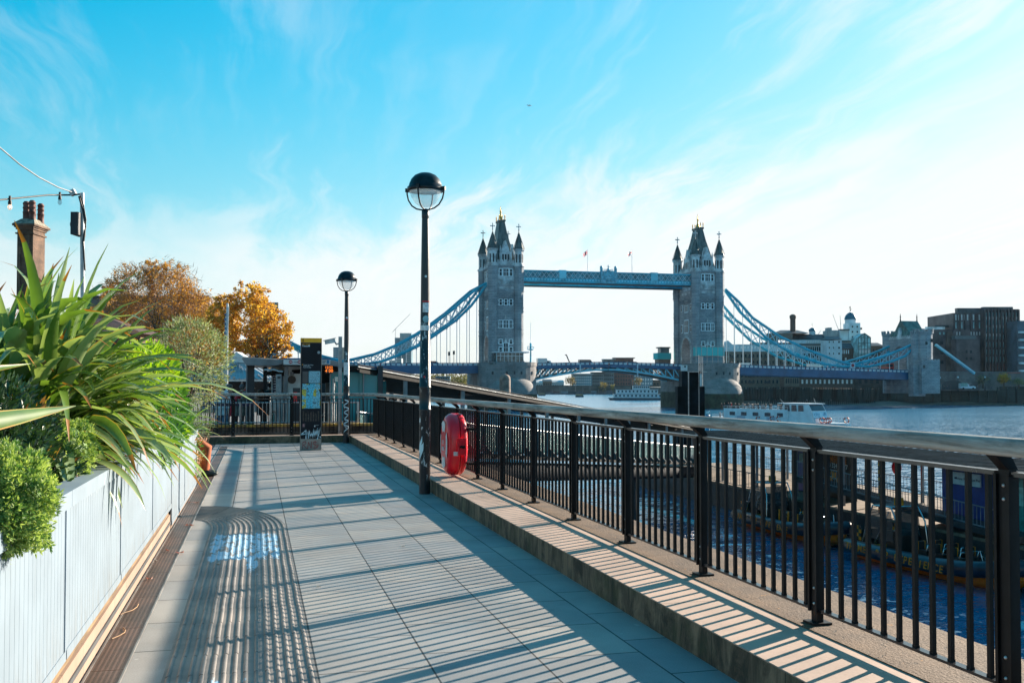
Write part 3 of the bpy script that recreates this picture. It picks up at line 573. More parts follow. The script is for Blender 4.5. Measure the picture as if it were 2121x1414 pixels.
flax((-1.55, 7.4, 1.12), [(240, 1.6, R(80), 1.9, .6, (38, 85), .10, 1.45), (380, 1.35, R(32), 1.25, .65, (15, 78), .092, 1.7), (90, 1.0, R(10), .6, .7, (5, 50), .07, 2.4)], 'huge strap-leaved flax plant arching over the long planter', 11)
flax((-1.6, 9.1, 1.0), [(70, .95, R(70), 1.2, .3, (30, 80), .065, 1.5)], 'second strap-leaved flax plant just beyond the huge one', 5)
flax((-1.15, 15.4, .85), [(80, .75, 0, 1.0, .3, (15, 75), .03, 2.0)], 'small drooping flax plant at the far end of the planters by the seated person', 6)
fb = MB(); rnd.seed(3)
for p, q, w_ in (((-1.62, 3.3, 1.33), OX(157, 840, -.93), .12), ((-1.75, 3.4, 1.50), OX(64, 753, -1.1), .07)):
    q = V(q); p = V(p); blade(fb, p, q-p, (q-p).length*1.0, w_, .0, 9, True, False, 0, (0, .25, 1))
blade(fb, (-1.6, 3.2, 1.0), (-.3, -.2, 1), 1.1, .06, .3, 9, True); blade(fb, (-1.6, 3.1, 1.0), (-.6, .2, 1), 1.1, .06, .3, 9, True)
blade(fb, (-1.75, 3.3, 1.0), (0, 0, 1), .58, .075, .05, 5, True, False); blade(fb, (-1.8, 3.4, 1.0), (0, 0, 1), .72, .06, .05, 5, True, False)
tag(fb.build('flax_plant', FM, fix=False, loc=(-1.7, 3.2, 1)), 'nearest flax plant with one orange-edged blade reaching in at the left edge', 'plant')
def rdir():
    while True:
        v = V((rnd.uniform(-1, 1), rnd.uniform(-1, 1), rnd.uniform(-1, 1)))
        if .05 < v.length < 1: return v.normalized()
def leaf(mb, p, d, L, w, k=0):
    p = V(p); d = V(d).normalized(); s_ = d.cross(rdir()).normalized(); n_ = d.cross(s_)
    m_ = p+d*L*.45+n_*w*.18
    mb.add([p, m_-s_*w/2, m_+s_*w/2, p+d*L, p+d*L*.5], [(0, 4, 1), (1, 4, 3), (0, 2, 4), (2, 3, 4)], k, False)
def clumps(mb, c, rad, ncl, per, rcl, L, w, ks=(0,), out=.7, shellp=.55, zlim=None, sprig=None, top=None):
    c = V(c)
    for i in range(ncl):
        v = rdir(); u = v*(rnd.random()**(1/3) if rnd.random() > shellp else rnd.uniform(.82, 1.0)); cc = c+V((u.x*rad[0], u.y*rad[1], u.z*rad[2]))
        if zlim is not None and cc.z < zlim: continue
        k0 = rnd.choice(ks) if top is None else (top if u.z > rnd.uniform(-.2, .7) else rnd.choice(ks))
        for j in range(per):
            a = rdir(); q = cc+a*rcl*rnd.random()**.5; dd = (v*out+a*.6+V((0, 0, .25))).normalized(); leaf(mb, q, dd, L*rnd.uniform(.7, 1.25), w*rnd.uniform(.8, 1.2), k0)
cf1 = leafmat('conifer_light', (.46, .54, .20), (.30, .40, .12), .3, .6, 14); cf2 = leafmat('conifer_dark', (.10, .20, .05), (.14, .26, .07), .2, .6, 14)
def conifer(c, r_, label, n, seed):
    rnd.seed(seed); mb = MB(); c = V(c)
    for i in range(n//7):
        v = rdir(); lump = 1+.09*math.sin(9*v.x+3*v.y+seed)+.09*math.sin(8*v.z+5*v.y+seed); q0 = c+V((v.x*r_[0], v.y*r_[1], v.z*r_[2]))*(lump*rnd.uniform(.8, 1.0)); kk = 0 if rnd.random() < .7 else 1
        for j in range(7):
            p = q0+rdir()*.026*rnd.random()**.5; dd = (v+rdir()*.8+V((0, 0, .3))).normalized()
            for k_ in range(3): leaf(mb, p, (dd+rdir()*.6), rnd.uniform(.014, .027), rnd.uniform(.0055, .008), kk if rnd.random() < .85 else 1)
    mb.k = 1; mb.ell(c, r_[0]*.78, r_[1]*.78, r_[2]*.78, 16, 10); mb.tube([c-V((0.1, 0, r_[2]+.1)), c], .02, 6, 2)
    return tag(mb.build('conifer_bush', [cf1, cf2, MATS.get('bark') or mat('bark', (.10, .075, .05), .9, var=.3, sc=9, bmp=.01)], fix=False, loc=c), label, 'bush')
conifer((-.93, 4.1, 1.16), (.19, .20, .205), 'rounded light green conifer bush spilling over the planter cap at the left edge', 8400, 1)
conifer((-1.12, 6.35, 1.2), (.20, .25, .22), 'second smaller conifer bush tucked under the huge flax', 6300, 2)
dk1 = leafmat('glossy_dark', (.022, .055, .025), (.04, .085, .03), .12, .22, 8, .6); dk2 = leafmat('glossy_red', (.28, .10, .03), (.3, .22, .04), .25, .35, 8)
def glossy(c, rad, n, label, seed):
    rnd.seed(seed); mb = MB(); clumps(mb, c, rad, n, 9, .05, .05, .024, (0,)*16+(1,), .5)
    return tag(mb.build('glossy_shrub', [dk1, dk2], fix=False, loc=c), label, 'shrub')
glossy((-1.4, 5.9, 1.28), (.32, .75, .36), 620, 'dark glossy-leaved shrub behind the near conifer bush', 21)
glossy((-1.12, 6.1, 1.05), (.14, .38, .16), 150, 'low dark shrub with yellowing leaves between the two conifer bushes', 22)
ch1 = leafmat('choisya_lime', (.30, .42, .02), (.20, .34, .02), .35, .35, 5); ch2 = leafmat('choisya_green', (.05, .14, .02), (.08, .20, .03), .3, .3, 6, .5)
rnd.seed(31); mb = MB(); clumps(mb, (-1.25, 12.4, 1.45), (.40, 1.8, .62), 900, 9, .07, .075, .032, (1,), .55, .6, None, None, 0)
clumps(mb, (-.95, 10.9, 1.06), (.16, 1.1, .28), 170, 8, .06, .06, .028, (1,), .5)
tag(mb.build('leafy_shrub', [ch1, ch2], fix=False, loc=(-1.3, 10.9, 1)), 'bright lime green leafy shrub spilling over the planter beyond the flax', 'shrub')
rnd.seed(32); mb = MB(); clumps(mb, (-1.15, 13.6, 1.12), (.30, 1.1, .40), 300, 9, .07, .07, .03, (1, 1, 0), .5)
tag(mb.build('leafy_shrub', [ch1, ch2], fix=False, loc=(-1.2, 13.6, 1)), 'smaller green shrub in the lower planter in front of the olive tree', 'shrub')
rnd.seed(33); mb = MB(); clumps(mb, (-1.0, 16.0, .55), (.22, .35, .35), 110, 8, .05, .05, .018, (1, 1, 2), .5)
tag(mb.build('trailing_shrub', [ch1, ch2, fl_t], fix=False, loc=(-1, 16, .5)), 'trailing green plant hanging over the end of the lower planter', 'shrub')
ol1 = leafmat('olive_silver', (.42, .45, .34), (.32, .36, .24), .3, .45, 7); ol2 = leafmat('olive_green', (.15, .19, .09), (.22, .26, .12), .25, .45, 7); ol3 = leafmat('olive_brown', (.20, .12, .03), (.16, .13, .05), .25, .5)
bark = MATS['bark']
rnd.seed(41); oc = (-1.32, 21.2, 2.05); OT = thing('olive_tree', 'silvery grey-green olive tree with a round crown beyond the planters', 'tree', (-1.32, 21.2, 0))
mb = MB(); clumps(mb, oc, (.80, .85, .92), 720, 13, .11, .075, .017, (0, 1, 1, 2, 0, 1), .8, .45); mb.build('crown', [ol1, ol2, ol3], OT, fix=False)
tk = MB(); tk.tube([(-1.32, 21.2, .5), (-1.3, 21.22, .9), (-1.34, 21.2, 1.3)], [.06, .05, .045], 8)
for i in range(9): a = i*.7+.3; tk.tube([(-1.34, 21.2, 1.25), (-1.34+.25*math.cos(a), 21.2+.25*math.sin(a), 1.7), (-1.34+.55*math.cos(a), 21.2+.55*math.sin(a), 2.2+.1*(i % 4))], [.03, .018, .006], 5)
tk.build('trunk', bark, OT); MB().lathe((-1.32, 21.2, 0), [(.26, 0), (.33, .45), (.36, .52), (.33, .55), (.3, .5)], 20).build('pot', mat('terracotta', (.30, .13, .07), .8, var=.2), OT)
rnd.seed(43); mb = MB(); tp_ = MB()
for i in range(46):
    p0 = V((-1.05+rnd.uniform(-.15, .15), 19.95+rnd.uniform(-.25, .25), .3)); d_ = (V((0, 0, 1))+rdir()*.35).normalized(); p1 = p0+d_*rnd.uniform(.6, 1.0); mb.tube([p0, p0.lerp(p1, .5)+rdir()*.03, p1], [.006, .004, .002], 4, 0)
    for j in range(14): q = p0.lerp(p1, rnd.uniform(.4, 1)); leaf(mb, q, d_+rdir()*.8, .035, .012, 1)
tag(mb.build('twiggy_shrub', [bark, ol2], fix=False, loc=(-1.05, 19.95, .3)), 'thin grey twiggy shrub at the end of the planting by the railing', 'shrub')
# ================================================================= people
skin = mat('skin', (.50, .30, .22), .55, var=.06); hairm = [mat('hair_grey', (.35, .33, .31), .7, var=.2, sc=40), mat('hair_dark', (.03, .022, .018), .6, var=.2, sc=40), mat('hair_fair', (.33, .2, .09), .6, var=.2, sc=40)]
def cloth(c): return mat('cloth_%02x%02x%02x' % tuple(int(x*255) for x in c), c, .85, var=.22, sc=7, bmp=.004, bsc=12)
shoe = mat('shoe', (.02, .025, .022), .6)
def skinned(nodes, edges, root, lev=1):
    me = D.meshes.new('tmp'); me.from_pydata([n[0] for n in nodes], edges, []); ob_ = D.objects.new('tmp', me); COL.objects.link(ob_)
    ob_.modifiers.new('s', 'SKIN'); sub = ob_.modifiers.new('u', 'SUBSURF'); sub.levels = sub.render_levels = lev
    for i, n in enumerate(nodes):
        r_ = n[1]; r_ = r_ if isinstance(r_, tuple) else (r_, r_); me.skin_vertices[0].data[i].radius = r_; me.skin_vertices[0].data[i].use_root = (i == root)
    dg = bpy.context.evaluated_depsgraph_get(); dg.update(); out = D.meshes.new_from_object(ob_.evaluated_get(dg)); D.objects.remove(ob_); D.meshes.remove(me)
    return out
POSES = {}
def body(pose, lev=2):
    if (pose, lev) in POSES: return POSES[(pose, lev)]
    J = {'pel': (0, 0, .93), 'wai': (0, 0, 1.08), 'che': (0, .01, 1.29), 'nec': (0, 0, 1.46), 'jaw': (0, .03, 1.535), 'hea': (0, .015, 1.62), 'top': (0, .005, 1.69), 'nos': (0, .108, 1.60),
         'sl': (-.17, 0, 1.40), 'el': (-.235, -.03, 1.13), 'wl': (-.235, .05, .90), 'hl': (-.23, .08, .82), 'sr': (.17, 0, 1.40), 'er': (.235, -.03, 1.13), 'wr': (.235, .05, .90), 'hr': (.23, .08, .82),
         'tl': (-.095, 0, .88), 'kl': (-.1, .02, .49), 'al': (-.1, -.02, .085), 'fl': (-.115, .13, .04), 'tr': (.095, 0, .88), 'kr': (.1, .02, .49), 'ar': (.1, -.02, .085), 'fr': (.115, .13, .04)}
    if pose in ('lean', 'phone'):
        for k_, dy, dz in (('wai', .03, 0), ('che', .11, -.02), ('nec', .19, -.05), ('jaw', .25, -.07), ('hea', .25, -.06), ('top', .26, -.05), ('nos', .35, -.10), ('sl', .14, -.03), ('sr', .14, -.03)): a = J[k_]; J[k_] = (a[0], a[1]+dy, a[2]+dz)
        for s_, q in ((-1, 'l'), (1, 'r')): J['e'+q] = (s_*.24, .22, 1.12); J['w'+q] = (s_*.13, .42, 1.14); J['h'+q] = (s_*.09, .49, 1.15)
    if pose == 'walk':
        J['kl'] = (-.1, .18, .51); J['al'] = (-.1, .22, .09); J['fl'] = (-.11, .36, .05); J['kr'] = (.1, -.08, .5); J['ar'] = (.1, -.36, .14); J['fr'] = (.11, -.27, .05)
        J['wl'] = (-.24, -.12, .92); J['hl'] = (-.23, -.16, .85); J['wr'] = (.24, .16, .94); J['hr'] = (.23, .22, .88)
    if pose == 'sit':
        dz = -.43
        for k_ in list(J):
            if k_[0] not in 'kaf': a = J[k_]; J[k_] = (a[0], a[1], a[2]+dz)
        for s_, q in ((-1, 'l'), (1, 'r')):
            J['t'+q] = (s_*.1, .06, .52); J['k'+q] = (s_*.13, .46, .53); J['a'+q] = (s_*.12, .43, .10); J['f'+q] = (s_*.13, .60, .045); J['e'+q] = (s_*.25, .05, .74); J['w'+q] = (s_*.15, .27, .66); J['h'+q] = (s_*.11, .35, .62)
    rad = {'pel': (.155, .115), 'wai': (.135, .105), 'che': (.165, .12), 'nec': .056, 'jaw': (.068, .075), 'hea': (.082, .098), 'top': (.06, .072), 'nos': .012, 'sl': .072, 'sr': .072, 'el': .05, 'er': .05, 'wl': .036, 'wr': .036, 'hl': (.022, .04), 'hr': (.022, .04), 'tl': .095, 'tr': .095, 'kl': .066, 'kr': .066, 'al': .047, 'ar': .047, 'fl': (.045, .03), 'fr': (.045, .03)}
    E_ = [('pel', 'wai'), ('wai', 'che'), ('che', 'nec'), ('nec', 'jaw'), ('jaw', 'hea'), ('hea', 'top'), ('hea', 'nos')]+[(a+q, b_+q) for q in 'lr' for a, b_ in (('s', 'e'), ('e', 'w'), ('w', 'h'), ('t', 'k'), ('k', 'a'), ('a', 'f'))]+[('che', 'sl'), ('che', 'sr'), ('pel', 'tl'), ('pel', 'tr')]
    if lev > 1:   # fingers and ears
        for s_, q in ((-1, 'l'), (1, 'r')):
            h = V(J['h'+q]); d = (h-V(J['w'+q])).normalized(); x_ = V((0, 1, 0)) if abs(d.y) < .8 else V((0, 0, 1)); x_ = (x_-d*x_.dot(d)).normalized(); pn = d.cross(x_)
            for i, (o_, l_) in enumerate(((-.027, .045), (-.009, .058), (.009, .055), (.026, .046))):
                a = 'x%d%s' % (i, q); J[a] = tuple(h+d*.03+x_*o_); J[a+'t'] = tuple(h+d*(.03+l_)+x_*o_*1.1+pn*.012); rad[a] = .009; rad[a+'t'] = .007; E_ += [('h'+q, a), (a, a+'t')]
            J['th'+q] = tuple(h-d*.01+x_*.045); J['tt'+q] = tuple(h+d*.03+x_*.06+pn*.01); rad['th'+q] = .011; rad['tt'+q] = .008; E_ += [('h'+q, 'th'+q), ('th'+q, 'tt'+q)]
    ks = list(J); me = skinned([(J[k_], rad[k_]) for k_ in ks], [(ks.index(a), ks.index(b_)) for a, b_ in E_], ks.index('pel'), lev)
    segs = [(V(J[a]), V(J[b_]), a, b_) for a, b_ in E_]; hea = V(J['hea']); kinds = []
    for p in me.polygons:
        c = p.center; best = None
        for a, b_, na, nb in segs:
            d = b_-a; u = max(0, min(1, (c-a).dot(d)/max(1e-6, d.length_squared))); q = (c-a-d*u).length-.03*(na in ('che', 'pel', 'wai'))
            if best is None or q < best[0]: best = (q, na, nb, u)
        na, nb = best[1], best[2]; g_ = 0
        if na[0] in 'ta' or na[0] == 'k' or (na == 'pel' and nb[0] == 't'): g_ = 1
        if na[0] == 'a' or (na[0] == 'k' and best[3] > .93): g_ = 4
        if nb[0] == 'h' and na[0] == 'w' or na[0] == 'x' or na[0] == 'h' and len(na) == 2 or nb[:2] in ('th', 'tt') and na != 'pel' and na[0] != 'p': g_ = 2
        if na in ('nec', 'jaw', 'hea') or nb == 'top': g_ = 3 if (c.z > hea.z+.035 or c.y < hea.y-.012) and na in ('hea', 'jaw') and nb != 'nos' else 2
        if na == 'che' and nb == 'nec' and best[3] > .7: g_ = 2
        kinds.append(g_)
    for p, g_ in zip(me.polygons, kinds): p.material_index = g_; p.use_smooth = True
    for m_ in (shoe,)*5: me.materials.append(m_)
    POSES[(pose, lev)] = me; return me
def person(loc, face, pose, coat, legs, hair, label, group=None, s=1., lev=1):
    o = D.objects.new('person', body(pose, lev)); COL.objects.link(o); o.location = loc; o.rotation_euler = (0, 0, face); o.scale = (s, s, s); ORG[o.name] = V(loc)
    for i, m_ in enumerate((cloth(coat), cloth(legs), skin, hair, shoe)): o.material_slots[i].link = 'OBJECT'; o.material_slots[i].material = m_
    return tag(o, label, 'person', group)
def wear(o, mb, name, m_):           # mb in the person's own space
    me = D.meshes.new(name); me.from_pydata([V(v) for v in mb.v], [], mb.f); me.polygons.foreach_set('use_smooth', [True]*len(mb.f)); me.materials.append(m_); c = D.objects.new(name, me); COL.objects.link(c); c.parent = o; return c
def skirt(prof): return MB().lathe((0, 0, 0), prof, 16)
# seated person at the end of the planting: rust trousers, dark slip-on shoes
sp0 = person((-1.31, 18.35, 0), R(-90), 'sit', (.08, .09, .10), (.42, .10, .025), hairm[1], 'seated person in rust-orange trousers and dark shoes, mostly hidden by the planting', None, 1.0, 2)
for s_ in (-1, 1): wear(sp0, MB().tube([(s_*.1, .1, .53), (s_*.13, .40, .545), (s_*.13, .47, .50), (s_*.125, .45, .30), (s_*.122, .43, .125)], [.10, .088, .085, .078, .09], 14), 'trouser_leg', cloth((.42, .10, .025)))
for s_ in (-1, 1): wear(sp0, MB().ell((s_*.125, .52, .05), .055, .15, .05, 14, 8), 'shoe', mat('shoe_green', (.02, .035, .03), .55))
# ================================================================= pole with string lights, speaker and floodlight
pole_m = mat('pole_grey', (.42, .44, .46), .4, .6, .15, 5); cable = mat('cable_black', (.008, .008, .01), .5)
YP = 12.5; PB = OX(173, 600, -2.05); PB = W(174, 560, YP); pt = W(170, 400, YP); SPo = thing('light_pole', 'slim grey pole with cables and a loudspeaker rising behind the big flax', 'pole', (PB.x, PB.y, 0))
MB().tube([(PB.x, PB.y, 0), (PB.x, PB.y, 2), tuple(pt)], [.03, .028, .026], 12).build('pole', pole_m, SPo)
mb = MB(); mb.tube([pt+V((-.03, -.04, -.05)), W(173, 440, YP-.06), W(177, 470, YP-.05), W(172, 500, YP-.05), W(176, 560, YP-.05)], .012, 6); mb.tube([W(166, 405, YP-.05), W(172, 420, YP-.06), W(178, 455, YP-.05), W(174, 500, YP-.06)], .009, 6); mb.build('cable', cable, SPo)
spk = MB(); a = W(162, 465, YP); spk.ob(a, cR, cH, (0, 0, 1), .045, .12, .14); spk.lathe(a-cR*.045, [(.0001, .055), (.035, .045), (.058, .015), (.06, 0)][::-1], 16, axis=-cR); spk.build('loudspeaker', mat('speaker_black', (.012, .02, .03), .5), SPo)
fl_ = MB(); a = W(151, 399, YP); fl_.ob(a, (cR+V((0, 0, .5))), cH, (V((0, 0, 1))-cR*.5), .035, .03, .035); fl_.build('floodlight', mat('floodlight_white', (.72, .73, .74), .35), SPo)
st = tag(MB().tube([W(168, 402, YP), W(150, 404, YP), W(140, 404, YP), W(100, 404, YP-.5), (W(40, 410, YP-1.2)), W(-60, 420, YP-2.2)], .011, 6).build('string_light_cable', cable), 'black cable of festoon lights running level from the pole to the left edge', 'string lights')
ORG[st.name] = V((0, 0, 0)); bulb = glassmat('bulb_glass', (.8, .8, .78), .6); warm, tt = newmat('bulb_filament'); tt.b.inputs['Emission Color'].default_value = (1, .45, .12, 1); tt.b.inputs['Emission Strength'].default_value = 6
for i, (px, py, Yb) in enumerate(((20.5, 417, YP-1.45), (124, 408, YP-.2))):
    p = W(px, py, Yb); h = MB(); h.tube([p+V((0, 0, .06)), p+V((0, 0, .0))], .014, 8); h.tube([p, p+V((0, 0, -.035))], .02, 10); so_ = h.build('lamp_holder', cable, st)
    MB().ell(p+V((0, 0, -.065)), .026, .026, .035, 12, 8).build('bulb', bulb, st)
    if i == 0: MB().ell(p+V((0, 0, -.06)), .007, .007, .016, 8, 6).build('filament', warm, st)
sag = MB(); pts = [W(152, 399, YP), W(120, 388, YP-.4), W(80, 367, YP-.9), W(40, 340, YP-1.4), W(0, 306, YP-1.9), W(-60, 250, YP-2.6)]; sag.tube(pts, .008, 6)
tag(sag.build('overhead_cable', mat('cable_grey', (.3, .31, .33), .5)), 'pale overhead cable rising from the pole to the upper left', 'cable')
# ================================================================= brick house with chimney behind the flax
br1 = brickmat('old_brick', (.23, .12, .065), (.13, .07, .045), (.16, .14, .11), bmp=.01, var=.6); stone = mat('cap_stone', (.28, .25, .19), .85, var=.3, sc=4, bmp=.01); potm = mat('chimney_pot', (.16, .065, .05), .7, var=.3, sc=4)
YB = 60.; HB = thing('brick_house', 'old brick house with a tall chimney of four pots behind the planting', 'house', tuple(C2(-33, 62)))
def cbox(mb, X0, X1, Y0, Y1, z0, z1, k=None): return mb.ob(C2((X0+X1)/2, (Y0+Y1)/2, (z0+z1)/2), cR, cH, (0, 0, 1), (X1-X0)/2, (Y1-Y0)/2, (z1-z0)/2, k)
xa = lambda px, Y=YB: (px-CX)/F*Y
za = lambda py, Y=YB: EYE+(HZ-py)/F*Y
cbox(MB(), xa(-200), xa(228), YB+1, YB+9, 0, za(690)).build('wall', br1, HB)
rf = MB(); e0, e1, rz_ = za(690), za(648), 0
rf.prism([C2(xa(-200), YB+.6, e0), C2(xa(-200), YB+5, e1), C2(xa(-200), YB+9.4, e0)], cR*(xa(160)-xa(-200))); rf.prism([C2(xa(160), YB+.6, e0), C2(xa(160), YB+5, e1), C2(xa(160), YB+9.4, e0), C2(xa(285), YB+9.4, za(672)), C2(xa(285), YB+.6, za(672))][0:1]+[C2(xa(160), YB+5, e1), C2(xa(290), YB+5, za(690)), C2(xa(290), YB+.6, za(690))], cH*.6)
rf.build('roof', mat('roof_tile', (.10, .045, .035), .8, var=.3, sc=2, bmp=.01), HB)
xc = lambda px: (px-13-CX)/F*(YB+3)
zc_ = lambda py: EYE+(HZ-py)/F*(YB+3)
cs = MB(); cbox(cs, xc(45), xc(78), YB+3, YB+4.6, zc_(640), zc_(474)); cbox(cs, xc(49), xc(53), YB+2.93, YB+3, zc_(640), zc_(483)); cbox(cs, xc(64), xc(72), YB+2.93, YB+3, zc_(640), zc_(483)); cbox(cs, xc(42), xc(80.5), YB+2.9, YB+4.7, zc_(483.5), zc_(480.5)); cbox(cs, xc(43), xc(80), YB+2.9, YB+4.7, zc_(474), zc_(470)); cbox(cs, xc(41), xc(82), YB+2.8, YB+4.8, zc_(470), zc_(467)); cbox(cs, xc(38.5), xc(85), YB+2.7, YB+4.9, zc_(467), zc_(463))
ch_ = cs.build('chimney', br1, HB)
cp_ = MB(); b0 = [C2(x_, y_, zc_(463)) for x_, y_ in ((xc(38.5), YB+2.7), (xc(85), YB+2.7), (xc(85), YB+4.9), (xc(38.5), YB+4.9))]; b1 = [C2(x_, y_, zc_(450)) for x_, y_ in ((xc(48), YB+3.3), (xc(75), YB+3.3), (xc(75), YB+4.3), (xc(48), YB+4.3))]
cp_.add(b0+b1, [(0, 3, 2, 1), (4, 5, 6, 7), (0, 1, 5, 4), (1, 2, 6, 5), (2, 3, 7, 6), (3, 0, 4, 7)]); cp_.build('cap', stone, ch_)
for px, dy in ((55, 3.5), (69, 3.4), (73, 4.3), (56, 4.3)):
    c = C2(xc(px), YB+dy, zc_(450)); h = zc_(413-(.5 if px != 69 else 2))-zc_(450); r_ = .2
    MB().lathe(c, [(r_*1.1, -.15), (r_, .1), (r_, h*.35), (r_*1.12, h*.36), (r_*1.12, h*.4), (r_*.95, h*.41), (r_*.95, h*.6), (r_*1.1, h*.61), (r_*1.1, h*.66), (r_*.95, h*.67), (r_*.95, h*.84), (r_*1.1, h*.85), (r_*1.05, h*.9), (r_*.7, h*.98), (r_*.6, h)], 14).build('chimney_pot', potm, ch_)
# ================================================================= autumn trees
au = [leafmat('leaf_orange', (.50, .25, .05), (.42, .19, .035), .45, .55, 1.5), leafmat('leaf_gold', (.58, .36, .08), (.50, .28, .05), .5, .55, 1.5), leafmat('leaf_brown', (.42, .22, .09), (.48, .25, .06), .3, .6, 1.5)]
twig = mat('twig', (.30, .19, .13), .9, var=.3, sc=2)
def tree(loc, H_, crowns, n, label, seed, ks, twigs=0, trunk_r=.35, fork=.35, ls=.26, ring=.55):
    rnd.seed(seed); loc = V(loc); T = thing('plane_tree', label, 'tree', loc, 'autumn trees on the wharf'); tb = MB(); tips = []
    def branch(p, d, L, r_, lv):
        q = p; pts = [p]; e = d
        for i in range(4): e = (e+rdir()*.22+V((0, 0, .06))).normalized(); q = q+e*L/4; pts.append(q)
        tb.tube(pts, [r_*(1-.45*i/4) for i in range(5)], 7 if lv < 2 else 4, 0, False)
        if lv >= 4: tips.append(q); return
        for k_ in range(3 if lv else 4):
            nd = (e+rdir()*(.75 if lv else .6)+V((0, 0, .12))).normalized(); branch(pts[-1] if k_ < 2 else pts[3], nd, L*rnd.uniform(.6, .78), r_*.55, lv+1)
    branch(loc, V((.05, 0, 1)), H_*fork, trunk_r, 0); tb.build('trunk', bark, T)
    cr_ = MB()
    for cx0, cz0, rx, rz, w_ in crowns:
        c = loc+cR*cx0+V((0, 0, cz0)); cl = int(n*w_/22)
        for i in range(cl):
            v = rdir(); u = rnd.random()**(1/3) if rnd.random() > ring else rnd.uniform(.8, 1.08); cc = c+cR*(v.x*rx*u)+cH*(v.y*rx*.85*u)+V((0, 0, v.z*rz*u)); rc = rnd.uniform(.35, .95)*min(rx, rz)*.22; kk = rnd.choice(ks)
            if twigs:
                for j in range(twigs): a = cc+rdir()*rc*1.3; b_ = a+(rdir()+v*.15)*rc*rnd.uniform(.5, 1.0); w2 = (b_-a).cross(rdir()).normalized()*.028; cr_.add([a-w2, a+w2, b_], [(0, 1, 2)], 3, False)
            for j in range(22):
                p = cc+rdir()*rc*rnd.random()**.4; leaf(cr_, p, rdir()+V((0, 0, -.3)), ls*rnd.uniform(.6, 1.2), ls*.75, kk if rnd.random() < .8 else rnd.choice(ks))
    cr_.build('crown', au+[twig], T, fix=False); return T
def at(px, Y): p = C2((px-CX)/F*Y, Y); return (p.x, p.y, -.02)
YT = 100.; mz = lambda py: EYE+(HZ-py)/F*YT; mx = lambda a: a/F*YT
def cr4(px0, lst): return [(mx(px-px0), mz(py)+.02, mx(rx), mx(rz), w_) for px, py, rx, rz, w_ in lst]
tree(at(520, YT), 9.5, cr4(520, [(518, 672, 66, 62, .8), (520, 618, 38, 36, .22), (462, 660, 34, 52, .35), (566, 690, 40, 44, .3), (500, 735, 66, 34, .35), (585, 725, 20, 26, .08)]), 9000, 'golden orange autumn tree right of the banner pole', 51, (0, 1, 1, 0), 1, .32, .3, .24)
YT = 120.
tree(at(325, YT), 13, cr4(325, [(318, 640, 100, 86, 1.1), (350, 585, 48, 44, .25), (270, 605, 48, 56, .25), (398, 668, 54, 66, .55), (318, 556, 24, 20, .06), (240, 640, 40, 60, .2)]), 9500, 'tall russet brown autumn tree with bare twigs left of the golden one', 52, (2, 2, 0, 0, 2), 15, .45, .33, .22)
YT = 135.
tree(at(445, YT), 10, cr4(445, [(448, 690, 50, 60, 1.), (415, 700, 50, 60, .6)]), 5200, 'deep orange autumn tree squeezed between the russet and golden trees', 53, (0, 0, 2, 1), 3, .35, .3, .28)
YT = 110.
tree(at(200, YT), 9, cr4(200, [(205, 640, 40, 40, .6)]), 700, 'nearly bare dark autumn tree peeping behind the flax', 54, (2, 2, 0), 14, .3, .33, .2)
# office block behind the trees
ob1 = mat('office_dark', (.14, .115, .10), .6, var=.2, sc=.2); YO = 210.
OB = thing('office_block', 'flat-roofed dark office block half hidden behind the autumn trees', 'office block', tuple(C2(-66, 215)))
cbox(MB(), (180-CX)/F*YO, (433-CX)/F*YO, YO, YO+18, 0, EYE+(HZ-616)/F*YO).build('wall', ob1, OB); cbox(MB(), (178-CX)/F*YO, (433.5-CX)/F*YO, YO-.4, YO+18.4, EYE+(HZ-616)/F*YO+.002, EYE+(HZ-612)/F*YO).build('roof', mat('office_roof', (.05, .05, .055), .7), OB)
# ================================================================= pier entrance beyond the far railing
pg_ = mat('pier_grey', (.20, .22, .24), .45, .2, .15, 2); pdark = mat('pier_dark', (.015, .022, .03), .5); pnavy = mat('pier_navy', (.01, .018, .075), .4); pwhite = mat('pier_white', (.62, .66, .67), .5, var=.08); tealg = glassmat('teal_glass', (.015, .27, .30), .12, .2); pyel = mat('pier_yellow', (.42, .25, .03), .7, var=.42, sc=2.5, c2=(.10, .075, .05)); dirty = mat('dirty_wall', (.13, .105, .085), .85, var=.45, sc=2.2, bmp=.01, bsc=14)
def X(px, y): return OY(px, 800, y).x
def Z(py, y, px=640): return OY(px, py, y).z
def fbox(mb, px0, px1, py0, py1, y0, y1, k=None, zb=None): return mb.box(X(px0, y0), X(px1, y0), y0, y1, Z(py1, y0) if zb is None else zb, Z(py0, y0), k)
dw = MB(); dw.box(X(425, 29.5), 3.6, 29.5, 29.8, -.1, .40, 0); dw.box(X(425, 29.5), 3.6, 29.46, 29.84, .40, .47, 1)
tag(dw.build('low_wall', [dirty, pyel]), 'low stained wall with a yellow top behind the far railing', 'wall')
IR = thing('barrier_railing', 'silver tubular railing in front of the pier entrance', 'railing', (0, 30.1, 0)); mb = MB(); xa0, xa1 = X(435, 30.1), X(742, 30.1)
for z in (.5, 1.08): mb.tube([(xa0, 30.1, z), (xa1, 30.1, z)], .022, 8)
n = 36
for i in range(n): x_ = xa0+(xa1-xa0)*(i+.5)/n; mb.tube([(x_, 30.1, .5), (x_, 30.1, 1.08)], .011, 6)
mb.build('frame', steel, IR)
for i in range(6): x_ = xa0+(xa1-xa0)*i/5; MB().box(x_-.03, x_+.03, 30.07, 30.13, 0, 1.1).build('post', steel, IR)
BX(X(420, 30.3), X(528, 30.3), 30.3, 30.32, .98, 1.05).build('tape', pnavy, IR)
yq = 31.6; PE = thing('pier_entrance', 'grey steel pier entrance canopy with ticket wall, columns and no-entry sign', 'pier entrance', (0, yq, 0))
